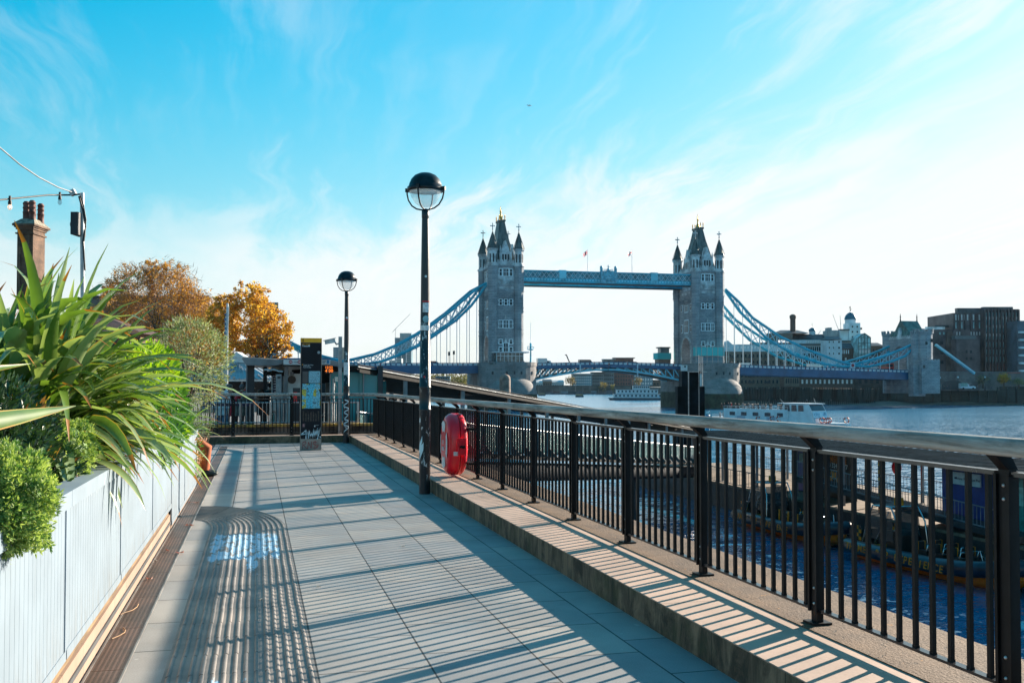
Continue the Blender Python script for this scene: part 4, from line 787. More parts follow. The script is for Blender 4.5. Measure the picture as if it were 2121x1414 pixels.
ca = MB(); zc = Z(757, yq); zt2 = Z(745, yq); ca.prism([(X(500, yq), yq, Z(742, yq)), (X(510, yq), yq, zc), (X(570, yq), yq, zc), (X(590, yq), yq, Z(753, yq)), (X(590, yq), yq, Z(743, yq)), (X(572, yq), yq, zt2)], (0, 4.5, 0))
ca.prism([(X(588, yq-.3), yq-.3, Z(756, yq-.3)), (X(690, yq-.3), yq-.3, Z(757, yq-.3)), (X(745, yq-.3), yq-.3, Z(766, yq-.3)), (X(745, yq-.3), yq-.3, Z(757, yq-.3)), (X(690, yq-.3), yq-.3, Z(746, yq-.3)), (X(588, yq-.3), yq-.3, Z(744, yq-.3))], (0, 5, 0)); ca.build('canopy', pg_, PE)
cs_ = MB()
for i in range(9): cs_.bar((X(504+2*i, yq)+.2*i, yq+.5*i, Z(742, yq)+.02), (X(540, yq)+.2*i, yq+.5*i+.3, Z(745, yq)+.03), .03, .04)
cs_.build('roof_rib', pg_, PE)
for a, b_, y_ in ((512, 527, yq+.4), (545, 553, yq+3), (783, 793, yq+.1)): fbox(MB(), a, b_, 757, 900, y_, y_+.3, None, 0).build('column', pdark, PE)
fbox(MB(), 509.5, 511.8, 757, 900, yq+.39, yq+.6, None, 0).build('column', pg_, PE)
fbox(MB(), 562, 601, 757, 900, yq+1.6, yq+1.8, None, 0).build('ticket_wall', pwhite, PE)
ib = fbox(MB(), 565, 585, 771, 816, yq+1.55, yq+1.59).build('notice_board', pnavy, PE); lm = MB()
for i, (a, b_) in enumerate(((566, 574), (567, 572), (567, 573), (566.5, 573.5), (567, 572), (566.5, 573), (567.5, 572))): q = 778+i*5.4; fbox(lm, a, b_, q, q+1.3, yq+1.535, yq+1.549)
lm.build('notice_lines', wtxt, ib)
tb_ = MB(); tb_.bar((X(587, yq), yq+.3, 0), (X(594, yq), yq+.3, Z(757, yq)), .12, .12); tb_.build('slanted_post', pg_, PE)
fbox(MB(), 598, 624, 759, 900, yq+.9, yq+1.1, None, 0).build('wall_panel', pwhite, PE); fbox(MB(), 601, 609, 770, 777, yq+.86, yq+.89).build('fixture', pg_, PE)
MB().lathe((X(604.5, yq+.8), yq+.89, Z(786, yq+.8)), [(.13, 0), (.13, .03)], 22, axis=(0, -1, 0)).build('disc', mat('disc_brown', (.06, .035, .025), .5), PE)
tt_ = fbox(MB(), 571.5, 583, 775, 900, yq-.4, yq-.2, None, 0); tt_.build('totem', mat('totem_grey', (.20, .26, .29), .4, .3), PE); fbox(MB(), 574.5, 581, 779, 784, yq-.42, yq-.401).build('screen', pdark, PE)
MB().tube([(X(547, yq), yq, Z(766, yq)), (X(568, yq), yq, Z(765.5, yq)), (X(577, yq), yq, Z(769, yq)), (X(586, yq), yq, Z(769.5, yq))], .025, 8).build('sign_arm', mat('arm_pale', (.45, .55, .6), .4), PE)
nb = fbox(MB(), 587, 625, 744.5, 755, yq-.42, yq-.31).build('sign_box', pwhite, PE); fbox(MB(), 587, 685, 741.5, 744.3, yq-.43, yq-.31).build('sign_edge', mat('sign_blue', (.02, .12, .3), .4), PE)
for px in (601.5, 620): MB().lathe((X(px, yq-.43), yq-.421, Z(749.5, yq-.43)), [(.052, 0), (.052, .008)], 18, axis=(0, -1, 0)).build('no_entry_disc', red, nb); fbox(MB(), px-2.2, px+2.2, 748.8, 750.2, yq-.436, yq-.4295).build('bar', wtxt, nb)
text('No entry', .085, (X(610.7, yq-.43), yq-.424, Z(749.6, yq-.43)), (1, 0, 0), (0, 0, 1), pnavy, nb)
s2 = fbox(MB(), 665, 684, 743.5, 754, yq-.42, yq-.31).build('sign_box', pwhite, PE); fbox(MB(), 676.5, 682, 745, 752.5, yq-.43, yq-.421).build('logo', mat('logo_blue', (.03, .25, .5), .4), s2)
for i in range(3): fbox(MB(), 667, 675-i, 746+2.3*i, 746.9+2.3*i, yq-.43, yq-.421).build('notice_lines', pnavy, s2)
led, tl_ = newmat('led_orange'); tl_.b.inputs['Emission Color'].default_value = (1, .22, .02, 1); tl_.b.inputs['Emission Strength'].default_value = .7; tl_.b.inputs['Base Color'].default_value = (.05, .02, .01, 1)
ds = fbox(MB(), 674.5, 687, 756.5, 773, yq-.1, yq).build('display', pdark, PE); text('12:52', .11, (X(681, yq-.1), yq-.102, Z(761, yq)), (1, 0, 0), (0, 0, 1), led, ds); text('4 00', .14, (X(681.5, yq-.1), yq-.102, Z(768, yq)), (1, 0, 0), (0, 0, 1), led, ds)
bx = fbox(MB(), 607, 624, 803, 900, yq-.6, yq-.4, None, 0).build('machine', pdark, PE); fbox(MB(), 608, 615.5, 812, 835, yq-.62, yq-.601).build('red_panel', mat('panel_red', (.65, .02, .02), .4), bx); text('i', .13, (X(611.8, yq-.62), yq-.622, Z(817, yq-.6)), (1, 0, 0), (0, 0, 1), wtxt, bx)
fbox(MB(), 683, 744, 766, 900, yq+.2, yq+.24, None, 0).build('glass_wall', tealg, PE); gw = MB(); gw.add([(X(744, yq), yq+.2, 0), (X(790, yq), yq+.2, 0), (X(790, yq), yq+.2, Z(775, yq)), (X(744, yq), yq+.2, Z(768, yq))], [(0, 1, 2, 3)]); gw.build('glass_wall', tealg, PE)
for px in (684, 753, 790): fbox(MB(), px-1.2, px+1.2, 766, 900, yq+.12, yq+.19, None, 0).build('mullion', pg_, PE)
fbox(MB(), 566, 700, 760, 900, yq+7, yq+7.3, None, 0).build('back_wall', pdark, PE); fbox(MB(), 683, 800, 764, 905, yq+3, yq+3.2, None, 0).build('back_wall', mat('teal_board', (.012, .22, .25), .5), PE)
c2m = MB(); c2m.tube([(X(691, 30.6), 30.6, 0), (X(691, 30.6), 30.6, Z(784, 30.6))], .03, 8); c2m.tube([(X(691, 30.6), 30.6, Z(786, 30.6)), (X(695, 30.6), 30.5, Z(783, 30.6))], .02, 6)
T = thing('camera_post', 'short post with a cream camera head by the teal glass', 'camera post', (X(691, 30.6), 30.6, 0)); c2m.build('post', steel, T); fbox(MB(), 694, 700, 780, 790, 30.4, 30.6).build('camera', mat('camera_cream', (.6, .55, .47), .5), T); MB().tube([(X(692, 30.5), 30.5, Z(790, 30.5)), (X(696, 30.5), 30.45, Z(803, 30.5)), (X(692, 30.5), 30.5, Z(812, 30.5))], .008, 5).build('cable', cable, T)
# people waiting
for px, y_, f_, ps, ct, lg_, hr, lb, s_ in ((487, 33.2, R(-75), 'lean', (.50, .015, .035), (.02, .02, .03), hairm[0], 'grey-haired person in a bright red coat at the pier entrance', .97), (500, 33.0, R(-80), 'phone', (.14, .15, .13), (.02, .02, .025), hairm[2], 'fair-haired person in a grey-green coat and red scarf at the pier entrance', .99),
        (546, 33.4, R(-60), 'lean', (.012, .017, .025), (.015, .015, .02), hairm[1], 'person in a black puffer jacket bending forward behind the column', 1.0), (459, 31.6, R(170), 'stand', (.60, .62, .65), (.10, .17, .26), hairm[1], 'person in blue jeans and a white top behind the olive tree', .98), (479, 34.2, R(160), 'stand', (.015, .02, .03), (.02, .02, .025), hairm[1], 'person in dark clothes standing behind the red coat', .97)):
    o = person((X(px, y_), y_, 0), f_, ps, ct, lg_, hr, lb, None, s_, 2)
    lean = ps != 'stand'; dy = .1 if lean else 0
    wear(o, skirt([(.20, .70), (.185, .9), (.165, 1.05)]) if not lean else MB().tube([(0, 0, .62), (0, 0, .92), (0, .05, 1.12)], [.215, .19, .17], 14), 'coat_skirt', cloth(ct))
    if 'scarf' in lb: wear(o, MB().tube([(-.07, .2, 1.42), (0, .27, 1.40), (.07, .2, 1.42), (0, .12, 1.44), (-.07, .2, 1.42)], .04, 8), 'scarf', cloth((.6, .02, .03)))
    if 'puffer' in lb: wear(o, MB().ell((0, .245, 1.60), .10, .115, .075, 14, 8), 'hat', cloth((.01, .012, .018))); wear(o, MB().ell((0, -.10, 1.24), .17, .12, .24, 14, 8), 'backpack', cloth((.10, .04, .02)))
    if 'red coat' in lb: wear(o, MB().ell((0, .235, 1.585), .088, .095, .105, 14, 8), 'hood', cloth((.13, .13, .14)))
    if 'jeans' in lb:
        for q in (-1, 1): wear(o, MB().tube([(q*.095, 0, .9), (q*.1, .02, .5), (q*.1, -.01, .1)], [.115, .095, .095], 12), 'jean_leg', cloth((.10, .17, .26)))
# kiosk with striped metal roof
KY = 58.; kx = lambda px: C2((px-CX)/F*KY, 0); KI = thing('kiosk', 'small kiosk with a pale ribbed metal hip roof behind the pier entrance', 'kiosk', tuple(C2((470-CX)/F*KY, KY+2.5))); zk = lambda py: EYE+(HZ-py)/F*KY
rfm = mat('ribbed_roof', (.42, .43, .45), .4, .4, .1); c0 = C2((470-CX)/F*KY, KY+2.6); hw = 91/F*KY; ez, az = zk(785), zk(748)
cor = [c0+cR*(a*hw)+cH*(b_*hw*.95)+V((0, 0, ez)) for a, b_ in ((-1, -1), (1, -1), (1, 1), (-1, 1))]; topc = [c0+cR*(a*.35)+cH*(b_*.35)+V((0, 0, az)) for a, b_ in ((-1, -1), (1, -1), (1, 1), (-1, 1))]
mb = MB(); mb.add(cor+topc, [(i, (i+1) % 4, 4+(i+1) % 4, 4+i) for i in range(4)]+[(4, 5, 6, 7), (3, 2, 1, 0)])
for s_ in range(4):
    a, b_, c, d = cor[s_], cor[(s_+1) % 4], topc[(s_+1) % 4], topc[s_]
    for i in range(15): u = (i+.5)/15; e = a.lerp(b_, u); w_ = abs(2*u-1); q = (d.lerp(c, .5)).lerp((a if u < .5 else b_).lerp(d if u < .5 else c, 0), 0); hgt_ = 1-max(0, w_-.12)/.88; mb.bar(e, e.lerp(d.lerp(c, (u-.5)*1+.5), hgt_)+V((0, 0, .03)), .06, .09)
mb.build('roof', rfm, KI); cap = MB(); cap.ob(c0+V((0, 0, az+.12)), cR, cH, (0, 0, 1), .5, .5, .16); cap.prism([c0+cR*-.5+cH*-.55+V((0, 0, az+.28)), c0+cR*.5+cH*-.55+V((0, 0, az+.28)), c0+V((0, 0, az+.62))-cH*.55], cH*1.1); cap.build('cap', pwhite, KI)
kb_ = MB(); kb_.ob(c0+cH*1.2+V((0, 0, ez/2)), cR, cH, (0, 0, 1), hw*.85, .8, ez/2-.02); kb_.build('back_wall', pdark, KI); MB().ob(c0-cH*hw*.9+V((0, 0, ez-.06)), cR, cH, (0, 0, 1), hw*1.0, .05, .07).build('fascia', pwhite, KI)
for a in (-.95, -.3, .3, .95): MB().ob(c0+cR*hw*a*.95-cH*hw*.8+V((0, 0, ez/2)), cR, cH, (0, 0, 1), .05, .05, ez/2-.02).build('post', pg_, KI)
MB().ob(c0-cH*hw*.3+V((0, 0, .5)), cR, cH, (0, 0, 1), hw*.8, .3, .5).build('counter', pg_, KI)
# banner pole
BY = 44.; b0 = C2((470-CX)/F*BY, BY); zb_ = lambda py: EYE+(HZ-py)/F*BY; BN = thing('banner_pole', 'white pole with a tall furled white and blue banner', 'banner', tuple(b0)); MB().tube([b0, b0+V((0, 0, zb_(628)))], [.055, .045], 10).build('pole', pwhite, BN)
bw = 8/F*BY; mb = MB(); prof = [(632, 3.5, 4), (650, -3, 4), (680, -4.5, 3), (705, -5.5, 2.5), (722, -7, 1.5), (731, -5, 0)]
bl_ = C2(1, 0)
for (p0, a0, c0_), (p1, a1, c1_) in zip(prof, prof[1:]): mb.prism([b0+cR*(a0/F*BY)-cH*.05+V((0, 0, zb_(p0))), b0+cR*(c0_/F*BY)-cH*.07+V((0, 0, zb_(p0))), b0+cR*(c1_/F*BY)-cH*.07+V((0, 0, zb_(p1))), b0+cR*(a1/F*BY)-cH*.05+V((0, 0, zb_(p1)))], cH*.012)
bn = mb.build('banner', pwhite, BN); mb = MB()
for i in range(7): p = b0+cR*(-2.2+.2*i*(1 if i % 2 else -1))/F*BY*1.4-cH*.085+V((0, 0, zb_(652+i*9.5))); mb.bar(p+V((0, 0, .06))-cR*.05, p-V((0, 0, .06))+cR*.05, .03, .005, tuple(cH)); mb.bar(p+V((0, 0, .06))+cR*.04, p-V((0, 0, .05))-cR*(.05*(i % 2)), .03, .005, tuple(cH))
mb.build('banner_marks', mat('banner_blue', (.02, .16, .32), .5), bn)
# ================================================================= covered gangway sloping down to the pontoon
A = W(740, 757, 30.8); B = W(1451, 888, 76); B2 = B; d3 = B-A; dh = V((d3.x, d3.y, 0)).normalized(); nr = V((-dh.y, dh.x, 0))  # nr: away from the camera's side
if nr.dot(cH) < 0: nr = -nr
GW = thing('covered_gangway', 'long covered gangway with dark glazed roof and teal glass sides sloping down to the pier', 'gangway', tuple(A))
gd = mat('gang_dark', (.02, .02, .02), .7, 0, .3, 2, sp=.08); gl = mat('gang_light', (.30, .32, .33), .5, .2)
mb = MB(); mb.prism([A+V((0, 0, -.12)), A, A+nr*3.4+V((0, 0, -.16)), A+nr*3.4+V((0, 0, -.28))], d3); mb.build('roof', gd, GW); mb = MB(); mb.bar(A-nr*.03+V((0, 0, -.03)), B-nr*.03+V((0, 0, -.03)), .03, .03); mb.bar(A-nr*.02+V((0, 0, .035)), B-nr*.02+V((0, 0, .035)), .05, .03, k=1); mb.bar(A-nr*.05+V((0, 0, -.16)), B-nr*.05+V((0, 0, -.16)), .08, .1, k=1); mb.build('gutter', [gl, gd], GW)
for i in range(7): a = A.lerp(B, (i+.4)/7); MB().ob(a+nr*1.0+V((0, 0, -.2)), dh, nr, (0, 0, 1), .45, .12, .05).build('light_fitting', pdark, GW)
DZ = -2.55; mb = MB(); mb.prism([A+V((0, 0, DZ)), A+V((0, 0, DZ-.2)), A+nr*3.2+V((0, 0, DZ-.2)), A+nr*3.2+V((0, 0, DZ))], d3); mb.build('deck', gd, GW)
mb = MB(); mb.tube([A+nr*.5+V((0, 0, DZ-.75)), B+nr*.5+V((0, 0, DZ-.75))], .42, 14); mb.tube([A+nr*2.7+V((0, 0, DZ-.75)), B+nr*2.7+V((0, 0, DZ-.75))], .42, 14); mb.build('girder_tube', mat('girder_shaded_blue', (.008, .013, .02), .8, var=.2, sp=.05), GW)  # near-black tube colour has the canopy's shade put into it
for off, nm in ((0., 'glass_side'), (3.2, 'glass_side')):
    mb = MB(); mb.prism([A+nr*off+V((0, 0, DZ+.12)), A+nr*off+V((0, 0, DZ+1.05)), A+nr*(off+.02)+V((0, 0, DZ+1.05)), A+nr*(off+.02)+V((0, 0, DZ+.12))], d3); mb.build(nm, mat('gang_glass', (.03, .10, .105), .3, var=.15, sc=.6, sp=.25) if off == 0 else tealg, GW)
    mb = MB(); mb.tube([A+nr*off+V((0, 0, DZ+1.12)), B+nr*off+V((0, 0, DZ+1.12))], .035, 6); mb.build('hand_bar', steel, GW)
ng = 34
for i in range(ng):
    a = A.lerp(B, (i+.5)/ng); mb = MB(); mb.prism([a-nr*.02+V((0, 0, DZ-.05)), a-nr*.45+V((0, 0, DZ-.05)), a-nr*.35+V((0, 0, DZ+.06)), a-nr*.02+V((0, 0, DZ+.4))], dh*.09); mb.bar(a-nr*.03+V((0, 0, DZ)), a-nr*.03+V((0, 0, DZ+1.1)), .07, .04); mb.build('bracket', mat('bracket_grey', (.08, .10, .11), .7, sp=.1), GW)
for i in range(11):
    a = A.lerp(B, (i+.7)/11)
    for off in (.05, 3.15): MB().bar(a+nr*off+V((0, 0, DZ)), a+nr*off+V((0, 0, -.15+.07*off)), .14, .14).build('post', pg_, GW)
for f_ in (.33, .72):
    p = A.lerp(B, f_)+nr*1.6; mb = MB(); mb.tube([(p.x, p.y, ZW-1), (p.x, p.y, p.z+DZ-.5)], .5, 14); mb.build('support_pile', pdark, GW)
# pontoon
px0 = 33.6; PT = thing('pontoon', 'long floating pier pontoon with a grey seamed roof, moored beyond the railing', 'pontoon', (px0, 60, -6)); hullm = mat('pontoon_hull', (.035, .042, .05), .55, .2, .3, 1); deckm = mat('pontoon_deck', (.22, .165, .12), .8, var=.2, sc=1.5)
ya, yb, dz_ = 30., 86., -5.7
BX(px0, 43, ya, yb, ZW-.6, dz_-.15).build('hull', hullm, PT); BX(px0-.05, 43.05, ya-.05, yb+.05, dz_-.149, dz_).build('deck', deckm, PT)
zr = -2.45; mb = MB(); mb.box(px0+.4, 40.6, ya+1, 81, zr-.2, zr); 
for i in range(64): y = ya+1.2+.78*i; mb.box(px0+.38, 40.62, y, y+.05, zr, zr+.06)
mb.build('roof', mat('seam_roof', (.045, .06, .07), .38, .3, .25, 1., sp=.35), PT)
for i in range(10):
    for x_ in (px0+.9, 40): BX(x_-.07, x_+.07, ya+2+5.4*i-.07, ya+2+5.4*i+.07, dz_, zr-.2).build('post', pg_, PT)
def rails(x_, y0, y1, z0, z1, n, root, h=1.1):
    mb = MB(); p, q = V((x_, y0, z0)), V((x_, y1, z1))
    for k_ in (.08, h): mb.bar(p+V((0, 0, k_)), q+V((0, 0, k_)), .05, .05)
    for i in range(n): a = p.lerp(q, (i+.5)/n); mb.bar(a+V((0, 0, .08)), a+V((0, 0, h)), .022, .022)
    mb.build('rail', pg_, root)
rails(42.5, ya, yb, dz_, dz_, 150, PT); rails(px0+.15, 62, yb, dz_, dz_, 70, PT)
RA = thing('access_ramp', 'narrow access ramp with grey railings running down along the pontoon edge', 'ramp', (33, 48, -5)); r0, r1 = OX(1640, 985, 33.3), OX(2100, 1112, 33.3)
mb = MB(); mb.prism([r0, r0+V((0, 0, -.3)), r0+V((1.4, 0, -.3)), r0+V((1.4, 0, 0))], V((0, r1.y-r0.y, r1.z-r0.z))); mb.build('deck', hullm, RA); rails(r0.x+.05, r0.y, r1.y, r0.z, r1.z, 75, RA, 1.0)
BX(33.4, 34.6, r1.y-1, r0.y, ZW-.3, dz_-1.2).build('float', hullm, RA)
def pontbox(px0_, px1_, py0, py1, x_, dx, m_, nm, lb, cat): 
    a, b_ = OX(px0_, py1, x_), OX(px1_, py0, x_); y0, y1 = sorted((a.y, b_.y)); T = thing(nm, lb, cat, (x_, y0, dz_)); BX(x_, x_+dx, y0, y1, dz_+.002, min(zr-.21, max(b_.z, a.z))).build('body', m_, T); return T, y0, y1
pb = mat('pier_blue', (.006, .04, .22), .45, var=.12)
K1, y0, y1 = pontbox(1648, 1692, 930, 1060, 36.5, 2.2, pb, 'ticket_booth', 'blue ticket booth with a small window on the pontoon behind the farther rib boat', 'booth'); MB().box(36.45, 36.49, y0+.4, y1-.6, -3.7, -3.1).build('window', mat('booth_pane', (.2, .35, .35), .2), K1)
K2, y0, y1 = pontbox(1702, 1766, 938, 1040, 36.2, .3, mat('poster_black', (.015, .013, .012), .4), 'poster_stand', 'black poster stand with orange and white lettering on the pontoon', 'poster'); org_ = mat('orange_print', (.95, .27, .01), .5)
yc = (y0+y1)/2; hw_ = (y1-y0); pz = lambda py: OX(1734, py, 36.2).z
for s_, py, sz, m_ in (('THAMES RIB', 948, .42, org_), ('EXPERIENCE', 955, .42, org_), ('020 3245 1177', 965, .42, wtxt), ('FASTEST', 979, .5, org_), ('BOOK HERE', 990, .3, wtxt)): text(s_, sz, (36.17, yc, pz(py)), (0, -1, 0), (0, 0, 1), m_, K2)
ck = MB()
for i in range(4):
    for j in range(3):
        if (i+j) % 2 == 0: ck.box(36.15, 36.19, yc-.9+.45*i, yc-.45+.45*i, pz(1012)+.35*j, pz(1012)+.35*(j+1))
ck.build('checker', org_, K2)
K3, y0, y1 = pontbox(1952, 2048, 955, 1065, 35.2, 3.5, pb, 'pier_shelter', 'deep blue pier shelter carrying the white name sign', 'shelter'); a, b_ = OX(1974, 1001, 35.15), OX(2031, 983, 35.15); sg = BX(35.12, 35.19, b_.y, a.y, a.z-.0, b_.z).build('name_sign', pwhite, K3); text('Tower Millennium Pier', .34*(a.y-b_.y)/3.55, (35.10, (a.y+b_.y)/2-.15, (a.z+b_.z)/2), (0, -1, 0), (0, 0, 1), pnavy, sg); MB().ell((35.11, a.y-.25, (a.z+b_.z)/2), .02, .12, .05, 12, 6).build('symbol', pnavy, sg)
K4, y0, y1 = pontbox(2093, 2190, 965, 1075, 35.6, 3, mat('shelter_teal', (.03, .30, .28), .2, var=.2), 'glass_shelter', 'teal glazed waiting shelter at the right edge of the pontoon', 'shelter'); BX(35.55, 35.59, y1-1.2, y1-.5, -4.2, -3.3).build('pane', mat('shelter_pane', (.2, .55, .5), .15), K4)
for i, px in enumerate((1822, 1928, 2047)):
    p = OX(px, 960, 34.3); mb = MB(); z = dz_-.8; j = 0
    while z < zr+.0: mb.box(p.x-.07, p.x+.07, p.y-.07, p.y+.07, z, min(z+.22, zr-.21) if zr-.21 > z else z+.01, j % 2); z += .22; j += 1
    tag(mb.build('striped_post', [org_, pdark]), ('left', 'middle', 'right')[i]+' of the three orange and black striped posts on the pontoon edge', 'post', 'striped posts on the pontoon')
p = OX(1857, 968, 38.5); T = thing('lifebuoy_case', 'small red lifebuoy case on the rails of the floating pier', 'lifebuoy case', tuple(p)); MB().lathe(p, [(.0001, .14), (.3, .14), (.42, .06), (.42, -.06), (.3, -.14)][::-1], 20, axis=(-1, 0, 0)).build('cover', redp, T); MB().box(p.x-.05, p.x+.15, p.y-.04, p.y+.04, dz_, p.z-.3).build('post', pg_, T)
# mooring piles
def dolphin():
    Y_ = 92.; q = lambda px, dy=0: C2((px-CX)/F*Y_, Y_+dy); zz_ = lambda py: EYE+(HZ-py)/F*Y_; T = thing('mooring_pile', 'tall dark square mooring pile with white fittings on top, left of the white cruise boat', 'mooring pile', tuple(q(1432, 1)))
    c = q(1433, 1.1); w2 = 22/F*Y_; MB().ob(c+V((0, 0, (zz_(768)+ZW-1)/2)), cR, cH, (0, 0, 1), w2*.9, w2*.9, (zz_(768)-ZW+1)/2).build('pile', mat('pile_black', (.008, .015, .022), .7, var=.4, sc=1, sp=.1), T)
    mb = MB()
    for k_ in range(-4, 5): mb.ob(q(1432+k_*6.2, .35+(.1 if k_ % 2 else -.05))+V((0, 0, (zz_(800)+ZW-1)/2)), cR, cH, (0, 0, 1), 3.2/F*Y_, .12, (zz_(800)-ZW+1)/2)
    mb.ob(c+V((0, 0, (zz_(800.5)+ZW-1)/2)), cR, cH, (0, 0, 1), 27/F*Y_, w2, (zz_(800.5)-ZW+1)/2); mb.build('sleeve', mat('sleeve_black', (.006, .011, .016), .7, var=.4, sc=1, sp=.1), T)
    mb = MB(); mb.ob(q(1418, .3)+V((0, 0, zz_(762))), cR, cH, (0, 0, 1), 6/F*Y_, .25, 6/F*Y_); mb.build('light_box', pwhite, T); MB().lathe(q(1419, .02)+V((0, 0, zz_(759))), [(.09, 0), (.09, .05)], 12, axis=-cH).build('lens', pdark, T)
    mb = MB(); mb.bar(q(1424)+V((0, 0, zz_(769.5))), q(1448)+V((0, 0, zz_(769.5))), .08); mb.bar(q(1454)+V((0, 0, zz_(769.5))), q(1464)+V((0, 0, zz_(769.5))), .06); mb.tube([q(1426)+V((0, 0, zz_(860))), q(1426)+V((0, 0, zz_(770)))], .05, 6); mb.tube([q(1447.5)+V((0, 0, zz_(860))), q(1447.5)+V((0, 0, zz_(735)))], .03, 6)
    for a in (1451.5, 1455): mb.tube([q(a)+V((0, 0, zz_(800))), q(a)+V((0, 0, zz_(738)))], .025, 6)
    for py in (740, 747, 754, 761): mb.bar(q(1451.5)+V((0, 0, zz_(py))), q(1455)+V((0, 0, zz_(py+3))), .03)
    mb.build('ladder', steel, T); MB().ob(q(1451, -.02)+V((0, 0, (zz_(774)+zz_(800))/2)), cR, cH, (0, 0, 1), 1.6/F*Y_, .1, 13/F*Y_).build('marker_board', pwhite, T)
dolphin()
Y_ = 118.; c = C2((1046-CX)/F*Y_, Y_); r_ = 11.5/F*Y_; zt_ = EYE+(HZ-785)/F*Y_
tag(MB().lathe((c.x, c.y, 0), [(r_, ZW-1), (r_, zt_), (r_*.92, zt_+r_*.4), (r_*.7, zt_+r_*.7), (r_*.35, zt_+r_*.88), (.001, zt_+r_*.92)], 24).build('round_pile', mat('pile_concrete', (.24, .17, .14), .8, var=.25, sc=1.5), loc=(c.x, c.y, ZW)), 'round-topped brown mooring pile in front of the left bridge pier', 'mooring pile')
Y_ = 150.; c = C2((1465-CX)/F*Y_, Y_); by = thing('blue_buoy', 'small blue mooring buoy by the tall dark pile', 'buoy', (c.x, c.y, ZW)); zb2 = EYE+(HZ-858)/F*Y_
MB().lathe((c.x, c.y, 0), [(.3, ZW-.2), (.3, zb2-.4), (.35, zb2-.35), (.35, zb2-.05), (.2, zb2)], 14).build('float', mat('buoy_blue', (.05, .25, .4), .4), by)
sgl = MB(); q = V((c.x, c.y, zb2)); sgl.ell(q+V((0, 0, .28)), .28, .13, .13, 12, 8, 0); sgl.ell(q+cR*.24+V((0, 0, .44)), .09, .08, .08, 10, 6, 0); sgl.tube([q+cR*.15+V((0, 0, .3)), q+cR*.23+V((0, 0, .42))], [.09, .06], 8, 0); sgl.tube([q+cR*.31+V((0, 0, .43)), q+cR*.42+V((0, 0, .40))], [.025, .008], 6, 2); sgl.tube([q-cR*.1+V((0, 0, .34)), q-cR*.48+V((0, 0, .28))], [.11, .03], 8, 1)
for s_ in (-.04, .04): sgl.tube([q+cH*s_+V((0, 0, .2)), q+cH*s_], .012, 5, 2)
tag(sgl.build('seagull', [pwhite, mat('gull_grey', (.25, .28, .3), .7), pyel], loc=q), 'white and grey seagull standing on the blue buoy', 'bird')
